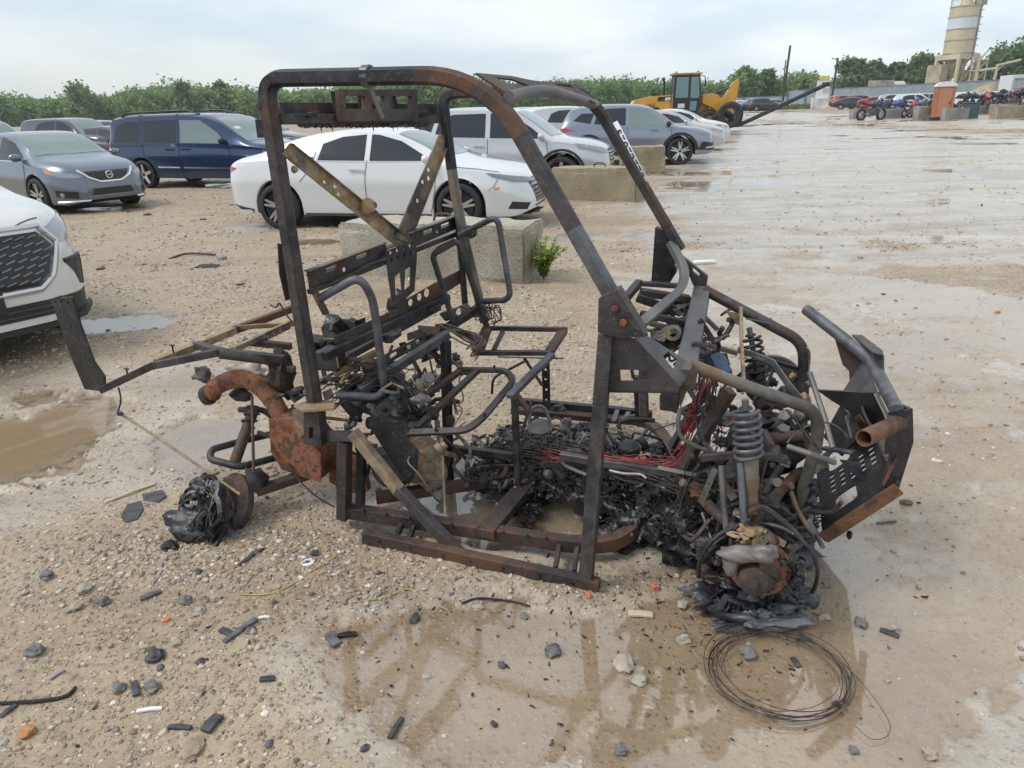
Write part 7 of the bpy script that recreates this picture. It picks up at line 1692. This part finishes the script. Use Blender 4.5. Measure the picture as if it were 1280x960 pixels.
for i in range(16):
    q = rngU.uniform(.13, .165); a0 = rngU.uniform(0, 6.28); off = Vector((rngU.gauss(0, .012), rngU.gauss(0, .012), rngU.gauss(0, .01))); ar = rngU.uniform(1.5, 4.5)
    mb = MB(); mb.tube([fr @ Vector((q * math.cos(a0 + ar * k / 16), q * math.sin(a0 + ar * k / 16), -.02 + .02 * math.sin(k * .4 + i))) + off for k in range(17)], .0014, 5); mb.build('bead_wire', K['wire'], rw)

# floor of ash and melted plastic
mb = MB()
for i in range(26):
    u = rngU.uniform(.22, 1.12); v_ = rngU.uniform(.42, 1.02)
    mb.blob((u, v_, .075 + rngU.uniform(-.02, .03)), (rngU.uniform(.04, .10), rngU.uniform(.04, .10), rngU.uniform(.012, .032)), i + 100, .6, 3, 3.4)
mb.shards((.66, .72, .12), (.46, .30, .03), 2200, .009, rngU, .7); mb.build('floor_debris', K['char'], UTV, smooth=60)
mb = MB(); mb.shards((.60, .70, .12), (.42, .28, .025), 260, .013, rngU); mb.build('ash_flakes', K['ash'], UTV, smooth=0, kind='stuff')
mb = MB()
for (x, y, s, h) in ((800, 655, .16, .09), (845, 675, .13, .10), (770, 640, .10, .06), (860, 640, .12, .12), (820, 620, .13, .10), (880, 690, .06, .05)):
    p_ = Zf(x, y, .04); mb.blob((p_.x, p_.y, .03), (s, s * .8, h), int(x), .6, 4, 3.6)
c_ = Zf(825, 655, .06); mb.shards((c_.x, c_.y, .085), (.20, .15, .035), 1100, .009, rngU, .8); mb.build('charred_heap', K['char'], UTV, smooth=60)
mb = MB(); p_ = V(1003, 628, .42); mb.blob(p_, (.055, .09, .085), 131, .6, 3, 3.4); mb.shards(p_ + Vector((0, -.05, 0)), (.055, .06, .08), 150, .014, rngU); mb.build('melted_plastic', K['slag'], UTV, smooth=30)
mb = MB(); p_ = Zf(655, 630, .03); mb.shards((p_.x + .07, p_.y, .04), (.03, .18, .02), 90, .014, rngU); mb.build('burnt_lining', K['char'], UTV, smooth=0, kind='stuff')
mb = MB(); p_ = Zf(620, 560, .12); mb.shards(p_, (.14, .10, .02), 70, .02, rngU); mb.build('ash_flakes', K['alu'], UTV, smooth=0, kind='stuff')
T('melted_strip', [(762, 588, .34), (780, 592, .33), (800, 593, .33), (808, 598, .32)], .006, K['alu'], sp=True, n=6)
mb = MB(); p_ = V(787, 560, .62); mb.lathe([(0, .02), (.04, .015), (.05, 0), (.045, -.02)], axis_frame(p_, (0, -.3, 1)), 20); mb.build('motor_stub', K['char'], UTV)
mb = MB(); p_ = V(675, 533, .75); mb.lathe([(0, .012), (.05, .01), (.06, 0), (.055, -.01)], axis_frame(p_, (0, -.2, 1)), 20); mb.build('pan', K['grey'], UTV)
T('seat_hoop', [(662, 530, .72), (664, 512, .74), (677, 508, .76), (685, 520, .76), (688, 540, .74)], .008, K['grey'], sp=True)
# wiring
def clutter(n, u0, u1, v0, v1, z0, z1, seed, mats):
    rg = random.Random(seed)
    for i in range(n):
        c_ = Vector((rg.uniform(u0, u1), rg.uniform(v0, v1), rg.uniform(z0, z1))); m = K[rg.choice(mats)]; k = rg.random()
        if k < .34:
            P = [c_]
            for j in range(4): P.append(P[-1] + Vector((rg.gauss(0, .05), rg.gauss(0, .05), rg.gauss(-.01, .04))))
            mb = MB(); mb.tube(spline(P, 5), rg.choice([.003, .005, .008, .011]), 7); mb.build('hose', m, UTV)
        elif k < .62:
            a = Vector((rg.gauss(0, 1), rg.gauss(0, 1), rg.gauss(0, .7))).normalized() * rg.uniform(.03, .10); mb = MB(); mb.beam(c_ - a, c_ + a, rg.uniform(.006, .03), rg.uniform(.004, .02), (rg.gauss(0, 1), rg.gauss(0, 1), 1)); mb.build('bracket', m, UTV, bevel=.0015)
        elif k < .80:
            a = Vector((rg.gauss(0, 1), rg.gauss(0, 1), rg.gauss(0, .6))); r_ = rg.uniform(.010, .032); mb = MB(); mb.lathe([(0, r_ * .9), (r_ * .6, r_ * .9), (r_ * .65, r_ * .3), (r_, r_ * .2), (r_, -r_ * .6), (r_ * .5, -r_ * .8), (0, -r_ * .8)], axis_frame(c_, a), 14); mb.build('fitting', m, UTV)
        else:
            r_ = rg.uniform(.015, .045); mb = MB(); mb.blob(c_, (r_, r_ * rg.uniform(.6, 1.3), r_ * rg.uniform(.4, .9)), rg.randint(0, 999), .6, 3, 3); mb.build('melted_clump', m, UTV, smooth=60)
def loom(name, L, n, jit, r, m):
    mb = MB()
    for k in range(n):
        o = Vector((rngU.gauss(0, jit), rngU.gauss(0, jit), rngU.gauss(0, jit)))
        P = [p + o * (0.3 + .9 * rngU.random()) + Vector((rngU.gauss(0, jit * .5), rngU.gauss(0, jit * .5), rngU.gauss(0, jit * .5))) for p in pts(L)]
        i0 = rngU.randint(0, max(0, len(P) - 3)); P = P[i0:] if rngU.random() < .5 else P[:len(P) - i0]
        mb.tube(spline(P, 5), r, 5)
    return mb.build(name, m, UTV, kind='stuff')
loom('wiring_loom', [(672, 560, .55), (700, 572, .46), (750, 575, .42), (800, 580, .42), (838, 582, .42), (858, 560, .42), (866, 530, .40), (872, 500, .38), (882, 480, .40)], 13, .014, .0016, K['redwire'])
loom('wiring_loom', [(680, 575, .5), (720, 578, .45), (800, 575, .45), (850, 580, .45), (880, 560, .4), (905, 530, .35), (925, 515, .3)], 8, .018, .0016, K['redwire'])
loom('wiring_loom', [(640, 560, .6), (700, 565, .5), (780, 585, .45), (850, 600, .4), (880, 620, .35), (900, 650, .3)], 34, .03, .0022, K['wire'])
loom('wiring_loom', [(850, 640, .25), (858, 600, .3), (875, 560, .35), (885, 510, .4), (890, 470, .5)], 26, .024, .002, K['wire'])
loom('wiring_loom', [(586, 385, .95), (600, 392, .95), (612, 382, 1.0), (618, 398, .95), (606, 405, .95)], 12, .02, .0028, K['wire'])
loom('wiring_loom', [(545, 410, .75), (560, 412, .78), (580, 418, .8), (600, 428, .82), (592, 440, .8)], 18, .016, .004, K['tan'])
loom('wiring_loom', [(870, 420, .8), (885, 440, .7), (890, 470, .6), (880, 500, .5)], 14, .02, .0022, K['redwire'])
loom('wiring_loom', [(415, 500, .2), (440, 480, .3), (470, 470, .35), (500, 480, .35), (520, 510, .3)], 20, .03, .0028, K['wire'])

clutter(75, -.34, .12, .26, .80, .30, .62, 1, ['burnt', 'dark', 'dark', 'char', 'ash', 'rustdark', 'tan', 'grey', 'alu'])
clutter(40, -.30, .25, .20, .60, .10, .40, 2, ['burnt', 'dark', 'char', 'ash', 'rustdark', 'tan'])
clutter(95, 1.14, 1.60, .22, .92, .12, .62, 3, ['burnt', 'dark', 'dark', 'char', 'grey', 'rustdark', 'ashy', 'alu'])
clutter(45, 1.25, 1.60, .02, .40, .10, .42, 4, ['burnt', 'dark', 'char', 'rustdark', 'ashy'])
clutter(40, .95, 1.25, .35, 1.05, .55, .84, 5, ['burnt', 'dark', 'dark', 'grey', 'rustdark'])
clutter(40, .30, 1.05, .45, 1.0, .10, .26, 6, ['grey', 'dark', 'ash', 'rustdark', 'burnt'])
mb = MB()
for (u_, v_, su, sv, sz, sd) in ((1.18, .42, .16, .18, .10, 1), (1.35, .40, .15, .16, .10, 2), (1.50, .50, .14, .18, .10, 3), (1.30, .70, .2, .16, .11, 4), (1.05, .58, .14, .14, .08, 5)):
    mb.blob((u_, v_, .03), (su, sv, sz), sd + 300, .6, 4, 3.4)
mb.shards((1.3, .45, .14), (.28, .25, .04), 900, .009, rngU, .8); mb.build('soot_heap', K['char'], UTV, smooth=60)
mb = MB(); mb.shards((1.28, .42, .13), (.30, .26, .04), 260, .010, rngU, .8); mb.build('ash_flakes', K['ash'], UTV, smooth=0, kind='stuff')
for (a, b, n_) in ((Vector((-.12, .075, .112)), Vector((.74, .124, .102)), 9), (Vector((0, -.026, .06)), Vector((.9, -.033, .037)), 7)):
    for k in range(n_): bolt(a.lerp(b, (k + .5) / n_) + Vector((rngU.uniform(-.02, .02), 0, 0)), near if n_ == 7 else (0, -.3, 1), .005, K['dark'])
# ------------------------------------------------------------------ scraps lying around
def at(px, py, z=0.0):
    p = gnd(px, py); return Vector((p.x, p.y, max(ground_z(p.x, p.y), -.004) + z))
# steel cord of a burnt tyre
rngD = random.Random(23)
c0 = at(972, 842)
mb = MB(); ax = (gnd(1060, 842) - gnd(888, 842)).length / 2 * .95; ay = (gnd(972, 790) - gnd(972, 893)).length / 2
for k in range(11):
    s = rngD.gauss(1, .035) if k < 8 else rngD.uniform(.78, .95); ox, oy = rngD.gauss(0, .012), rngD.gauss(0, .012); ph = rngD.uniform(0, 6.28); a0 = rngD.uniform(0, 6.28); span = 6.283 if k < 8 else rngD.uniform(2, 4.5)
    P = [Vector((c0.x + ox + ax * s * math.cos(a0 + span * i / 48) * (1 + .03 * math.sin(3 * span * i / 48 + ph)), c0.y + oy + ay * s * math.sin(a0 + span * i / 48), .012 + .012 * (1 + math.sin(2 * span * i / 48 + ph)) * rngD.random() ** .2 * .6)) for i in range(49)]
    mb.tube(P, .0014 if k < 6 else .0010, 5)
L = [at(1030, 815), at(1060, 838), at(1088, 872), at(1110, 908), at(1108, 924), at(1088, 928), at(1068, 912)]
mb.tube(spline([p + Vector((0, 0, .01 + .01 * rngD.random())) for p in L], 8), .0009, 5)
o = mb.build('wire_coil', K['wire']); tag(o, 'loose ring of rusty tyre wire lying on the wet ground below the front hub', 'wire')
# melted lump under the front hub
p = at(943, 765); t = thing('melted_lump', 'silvery black lump of melted tyre and metal on the ground under the front hub', 'melted lump', p)
mb = MB()
for (x, y, sx, sy, sz) in ((905, 752, .10, .06, .05), (935, 760, .09, .08, .05), (965, 762, .09, .07, .06), (992, 758, .06, .06, .06), (945, 782, .12, .035, .035), (890, 752, .05, .05, .03)):
    q = gnd(x, y) - p; mb.blob((q.x, q.y, .02), (sx * .9, sy * .9, sz), x, .75, 4, 3.2)
mb.build('slag_mass', K['slag'], t, smooth=80)
mb = MB(); mb.shards((0, 0, .055), (.15, .06, .02), 90, .022, rngD, .8); mb.build('crust_flakes', K['slag'], t, smooth=0)
q = gnd(938, 760) - p; mb = MB(); mb.blob((q.x, q.y - .02, .07), (.04, .03, .02), 7, .2, 2); mb.build('grey_plug', K['ash'], t)

DEB = plain('charred_fragment', (.05, .052, .056), .6, var=.5, scale=25, bump=.4); DEBG = plain('greyed_fragment', (.10, .105, .11), .6, var=.6, scale=25, bump=.4); WOOD = plain('pale_stick', (.52, .44, .30), .7, var=.2, scale=12)
WHT = plain('white_scrap', (.72, .71, .69), .5); ORS = plain('orange_stone', (.42, .20, .07), .8, var=.4, scale=20); PINK = plain('red_brick_chip', (.52, .16, .10), .8, var=.3, scale=30); STONE = plain('pale_stone', (.36, .32, .255), .8, var=.25, scale=20, bump=.4); STONEG = plain('grey_stone', (.155, .15, .14), .7, var=.3, scale=20, bump=.4); YELW = plain('yellow_green_wire', (.36, .36, .11), .6)
def slab(name, label, cat, L, m, h=.012, group=None, z=0.0):
    """thin flat fragment: outline measured on the ground"""
    c = at(sum(p[0] for p in L) / len(L), sum(p[1] for p in L) / len(L), z); from mathutils import noise
    P = [gnd(*p) - c for p in L]; P = [Vector((p.x, p.y, 0)) for p in P]
    mb = MB(); n = len(P); top = [p * .93 + Vector((0, 0, h * (.8 + .5 * noise.noise(p * 40)))) for p in P]
    cen = Vector((0, 0, h * 1.25))
    mb.add([p + Vector((0, 0, -.004)) for p in P] + top + [cen], [(i, (i + 1) % n, n + (i + 1) % n, n + i) for i in range(n)] + [(n + i, n + (i + 1) % n, 2 * n) for i in range(n)])
    o = mb.build(name, m, bevel=.002); o.location = c; return tag(o, label, cat, group)
def lump(name, label, cat, px, py, r, m, seed, group=None, flat=.6):
    c = at(px, py); mb = MB(); mb.blob((0, 0, r * flat * .5), (r, r * .8, r * flat), seed, .35, 3, 2.6); o = mb.build(name, m, smooth=45); o.location = c; o.rotation_euler = (0, 0, seed); return tag(o, label, cat, group)
def cord(name, label, cat, L, r, m, group=None):
    mb = MB(); mb.tube(spline([at(*p, .5 * r + .002) for p in L], 8), r, 7); return tag(mb.build(name, m), label, cat, group)
def stick(name, label, cat, a, b, w, h, m, group=None):
    a, b = at(*a), at(*b); a.z += h * .5; b.z += h * .5; c = (a + b) / 2; mb = MB(); mb.bent([a - c, (a - c).lerp(b - c, .5) + Vector((0, 0, .003)), b - c], w, h); o = mb.build(name, m, bevel=min(w, h) * .2); o.location = c; return tag(o, label, cat, group)
cord('cable', 'black cable end curving in from the left edge of the foreground', 'cable', [(-40, 886), (20, 884), (60, 880), (84, 874), (96, 863)], .006, K['char'])
stick('fragment', 'short black strip beside the black cable at the left edge', 'scrap', (2, 903), (22, 886), .016, .006, DEB)
lump('stone', 'orange-brown stone in the lower left corner', 'stone', 37, 922, .024, ORS, 3)
stick('fragment', 'charred block the size of a matchbox at the lower left', 'scrap', (258, 922), (276, 902), .034, .014, DEB)
stick('fragment', 'thin dark strip lying left of the charred block', 'scrap', (212, 913), (241, 917), .014, .010, DEB)
stick('fragment', 'upright dark chip between two dark stones', 'scrap', (169, 858), (172, 874), .020, .010, DEB)
lump('stone', 'dark stone left of the upright dark chip', 'stone', 151, 865, .022, STONEG, 5); lump('stone', 'dark wedge-shaped stone right of the upright dark chip', 'stone', 192, 864, .024, STONEG, 6)
stick('fragment', 'white curved sliver at lower left', 'scrap', (172, 893), (204, 890), .012, .008, WHT)
lump('fragment', 'angular blackened lump lying left of the crossed scraps', 'scrap', 196, 826, .032, DEB, 9)
stick('fragment', 'dark tablet-shaped scrap at the lower left of the wet film', 'scrap', (326, 857), (345, 854), .018, .008, DEB)
stick('fragment', 'longest bar of the crossed grey scraps', 'scrap', (281, 808), (322, 779), .018, .010, DEBG)
stick('fragment', 'short bar crossing under the longest grey scrap', 'scrap', (277, 792), (293, 800), .022, .010, DEB)
stick('fragment', 'pale tip lying beyond the crossed grey scraps', 'scrap', (324, 778), (338, 776), .010, .008, WHT)
lump('fragment', 'round dark flake beside the crossed grey scraps', 'scrap', 315, 793, .022, DEBG, 12, flat=.3)
slab('rubber_patch', 'flat black patch of melted rubber between the stick and the puddle', 'rubber patch', [(160, 636), (178, 632), (182, 642), (174, 656), (158, 660), (152, 652)], DEB, .008)
slab('rubber_patch', 'flat black patch of melted rubber touching the rear tyre', 'rubber patch', [(178, 624), (205, 618), (210, 626), (200, 634), (180, 632)], DEB, .008)
lump('fragment', 'black sole-shaped lump just below the rear tyre', 'scrap', 214, 691, .035, K['char'], 15, flat=.45)
stick('stick', 'pale broken stick on the mud left of the rear tyre', 'stick', (133, 635), (196, 612), .012, .010, WOOD)
stick('fragment', 'black finger-like strip on the gravel', 'scrap', (300, 716), (330, 694), .016, .010, DEB)
stick('fragment', 'dark curled strip on the stones left of the finger-like strip', 'scrap', (176, 751), (202, 742), .020, .010, DEBG)
stick('fragment', 'black pen-shaped bar at the bottom of the wet film', 'scrap', (487, 926), (503, 898), .014, .010, DEB)
stick('fragment', 'grey folded scrap at the left edge of the wet film', 'scrap', (410, 794), (422, 808), .030, .014, DEBG)
stick('fragment', 'black crumb trail right of the grey folded scrap', 'scrap', (422, 796), (446, 793), .016, .012, K['char'])
lump('fragment', 'black flake with ridges above the wet film', 'scrap', 518, 773, .022, DEB, 20, flat=.4)
lump('fragment', 'blue-grey pebble-like scrap in the middle of the wet film', 'scrap', 627, 831, .014, DEBG, 21)
lump('fragment', 'ridged grey cinder right of the middle of the wet film', 'scrap', 692, 814, .030, DEBG, 22, flat=.5)
stick('stick', 'cream wooden chip on the wet ground below the front of the frame', 'wood chip', (785, 768), (816, 769), .026, .010, WOOD)
lump('stone', 'pale chunky stone right of the wet film', 'stone', 780, 831, .034, STONE, 24); lump('stone', 'grey-tan stone just below the pale chunky stone', 'stone', 800, 851, .022, STONE, 25)
lump('stone', 'dark green-grey stone inside the wire ring', 'stone', 934, 817, .030, STONEG, 26); stick('fragment', 'small black bar inside the wire ring', 'scrap', (990, 822), (999, 834), .018, .008, DEB)
lump('stone', 'dark stone right of the loose wire end', 'stone', 1068, 938, .014, STONEG, 27); lump('stone', 'round dark stone near the lower right', 'stone', 777, 938, .018, STONEG, 28)
lump('stone', 'orange stone on a black scrap right of the melted lump', 'stone', 1117, 787, .020, STONE, 29); stick('fragment', 'black scrap under the orange stone', 'scrap', (1100, 787), (1124, 796), .018, .008, DEB); lump('stone', 'grey stone left of the orange stone', 'stone', 1076, 779, .022, STONEG, 30)
stick('fragment', 'shiny silver sliver on the pale mud right of the skid plate', 'scrap', (1096, 654), (1120, 652), .012, .008, K['alu'])
lump('fragment', 'brown clod on the pale mud below the guard', 'clod', 1132, 629, .022, plain('brown_clod', (.16, .11, .07), .9, var=.3), 31, flat=.5)
lump('stone', 'pink brick chip in the puddle inside the frame', 'brick chip', 760, 664, .020, PINK, 32); lump('stone', 'pink brick chip on the gravel below the lower pillar', 'brick chip', 735, 752, .014, PINK, 33); lump('stone', 'reddish stone right of the lower pillar', 'stone', 818, 738, .016, PINK, 34)
lump('fragment', 'orange plastic crumb on the gravel at left', 'scrap', 209, 778, .012, plain('orange_plastic', (.65, .16, .06), .5), 35)
stick('fragment', 'lilac strip on the mud at lower left', 'scrap', (63, 853), (82, 842), .012, .008, plain('lilac_plastic', (.30, .24, .31), .5))
lump('stone', 'flat brown stone at the bottom left edge', 'stone', 242, 944, .034, plain('brown_stone', (.30, .24, .17), .8, var=.2), 36, flat=.35)
for i, (x, y, r) in enumerate([(44, 820, .030), (182, 815, .018), (222, 807, .018), (130, 757, .026), (95, 766, .022), (108, 745, .026), (62, 728, .028), (270, 752, .02), (250, 768, .022), (233, 754, .026), (855, 800, .024), (853, 756, .022), (1005, 797, .018), (1030, 772, .02), (1163, 943, .022), (655, 770, .016), (597, 760, .018), (470, 752, .02)]):
    lump('stone', 'fist-sized pale stone lying loose on the mud', 'stone', x, y, r, STONE if i % 3 else STONEG, 50 + i, 'loose stones in the foreground')['label'] = ['pale flat stone at the left edge of the foreground', 'small pale stone left of the angular blackened lump', 'pale stone above the angular blackened lump', 'grey stone in the stone pile, lower left end', 'grey stone left of the stone pile', 'pale stone on top of the left stone pile', 'large dark stone at the far left of the stone pile', 'pale stone in the middle of the pile', 'grey stone low in the middle of the pile', 'pale stone left of the pile middle', 'grey stone right of the cream wooden chip', 'grey stone just right of the charred heap', 'grey stone touching the wire ring on its right', 'pale stone right of the melted lump', 'grey stone in the lower right corner', 'grey stone below the frame beside the burnt strip', 'pale stone below the nerf bar', 'pale stone below the rear of the nerf bar'][i]
cord('wire', 'yellow-green wire on the gravel below the rear of the frame', 'wire', [(300, 748), (335, 748), (362, 738), (392, 722), (418, 706), (425, 698)], .0028, YELW)
cord('wire', 'thin yellow wire trailing right across the gravel', 'wire', [(440, 760), (480, 755), (510, 744), (530, 752), (560, 762)], .002, YELW)
cord('wire', 'blackened yellow wire below the middle of the nerf bar', 'wire', [(578, 757), (600, 751), (640, 752), (662, 760)], .004, K['char'])
p = at(386, 711); t = thing('ring_part', 'white ring-shaped part with rusty centre on the gravel', 'part', p)
mb = MB(); mb.lathe([(.011, 0), (.023, .0), (.024, .007), (.012, .010), (.011, 0)], None, 18); mb.build('ring', WHT, t); mb = MB(); mb.lathe([(0, .004), (.0115, .005), (.0115, 0)], None, 14); mb.build('rusty_centre', K['rust'], t)
for i, (x, y, r, lab) in enumerate([(395, 700, .018, 'black crumb above the white ring part'), (250, 722, .014, 'black crumb left of the white ring part'), (252, 832, .014, 'dark flat pebble left of the crossed scraps'), (457, 940, .012, 'black crumb left of the pen-shaped bar'), (618, 905, .012, 'brown crumb near the bottom middle'), (1045, 880, .012, 'grey crumb near the wire end')]): lump('fragment', lab, 'scrap', x, y, r, DEB, 80 + i)
# broken bumper bits on the gravel behind
p = at(268, 336); t = thing('broken_trim', 'broken dark car trim with a red lamp shard on the gravel behind the tail post', 'car part', p)
mb = MB(); mb.tube(spline([at(212, 326) - p, at(235, 322) - p + Vector((0, 0, .03)), at(270, 322) - p + Vector((0, 0, .02))], 8), .014, 6); mb.build('curved_strip', DEB, t)
mb = MB(); mb.blob(at(260, 336) - p, (.16, .10, .03), 4, .4, 2); mb.build('trim_shell', K['black'], t, smooth=20)
mb = MB(); mb.blob(at(278, 327) - p + Vector((0, 0, .02)), (.06, .05, .05), 5, .5, 1); mb.build('lamp_bulb', LAMP, t, smooth=10); mb = MB(); mb.blob(at(288, 333) - p, (.05, .03, .02), 6, .5, 1); mb.build('lamp_shard', REDLAMP, t, smooth=10)
for i, (x, y, w, lab, m) in enumerate([(185, 271, .16, 'flat black scrap between the grey-blue sedan and the gravel', DEB), (254, 277, .10, 'small black scrap left of the white sedan', DEB), (127, 338, .10, 'black scrap near the white crossover bumper', DEB), (290, 258, .08, 'tiny black scrap behind the white sedan bumper', DEB), (352, 330, .10, 'dark scrap right of the broken trim', DEB), (760, 350, .06, 'small black clip on the gravel left of the dash', DEB), (135, 413, .05, 'dark leaf-like scrap in the puddle left', DEB), (1075, 325, .06, 'small brown stone on the pale mud', ORS), (1247, 390, .06, 'small orange stone on the pale mud at right', ORS)]):
    lump('fragment', lab, 'scrap', x, y, w * .5, m, 90 + i, flat=.3)
stick('fragment', 'white oblong plastic piece on the mud behind the dash', 'scrap', (867, 331), (894, 330), .07, .03, WHT)
lump('stone', 'clump of pale stones at the right of the broken trim', 'stone', 300, 358, .05, STONE, 99)
lump('bottle', 'crumpled green and white plastic scrap behind the centre bracket', 'scrap', 517, 352, .05, plain('green_white_plastic', (.35, .55, .45), .3, var=.6, scale=20), 98, flat=.5)
# weeds
WEED = leaf_mat('weed_leaf', (.16, .28, .03), (.38, .50, .085), 8)
def weed(label, px, py, h, w, n, seed):
    p = at(px, py); rng = random.Random(seed); t = thing('weed', label, 'plant', p)
    st = MB(); lf = MB()
    for k in range(n):
        a = rng.uniform(0, 6.28); d = w * rng.random() ** .6; hh = h * rng.uniform(.55, 1)
        P = spline([(0, 0, 0), (d * .3 * math.cos(a), d * .3 * math.sin(a), hh * .5), (d * math.cos(a), d * math.sin(a), hh)], 6); st.tube(P, .004, 5)
        for q in P[3:]:
            for _ in range(4):
                b = rng.uniform(0, 6.28); l = rng.uniform(.022, .052); dr = Vector((math.cos(b), math.sin(b), rng.uniform(-.3, .5))); s = dr.cross(Vector((0, 0, 1))).normalized() * l * .45; o = Vector(q)
                lf.add([o, o + dr * l * .45 + s, o + dr * l + Vector((0, 0, -l * .2)), o + dr * l * .45 - s], [(0, 1, 2, 3)])
    st.build('stems', plain('weed_stem', (.20, .16, .07), .7), t); lf.build('leaves', WEED, t, smooth=0)
weed('bright green leafy weed growing at the right end of the big concrete block', 680, 354, .44, .22, 30, 3)
weed('thin green weed growing in front of the big concrete block', 532, 348, .30, .07, 3, 5)
weed('small weed growing at the foot of the mossy brown block', 766, 252, .40, .14, 5, 7)

# damp air over the yard
mb = MB(); mb.box((0, 230, 15), (1500, 640, 34)); hz = mb.build('haze', [], smooth=0); hz['kind'] = 'stuff'
hm = bpy.data.materials.new('damp_air'); hm.use_nodes = True; hn = hm.node_tree.nodes; hn.remove(hn['Principled BSDF'])
pv = hn.new('ShaderNodeVolumePrincipled'); pv.inputs['Color'].default_value = (.86, .92, .96, 1); pv.inputs['Density'].default_value = .00045; pv.inputs['Anisotropy'].default_value = .2
hm.node_tree.links.new(pv.outputs[0], hn['Material Output'].inputs['Volume']); hz.data.materials.append(hm)
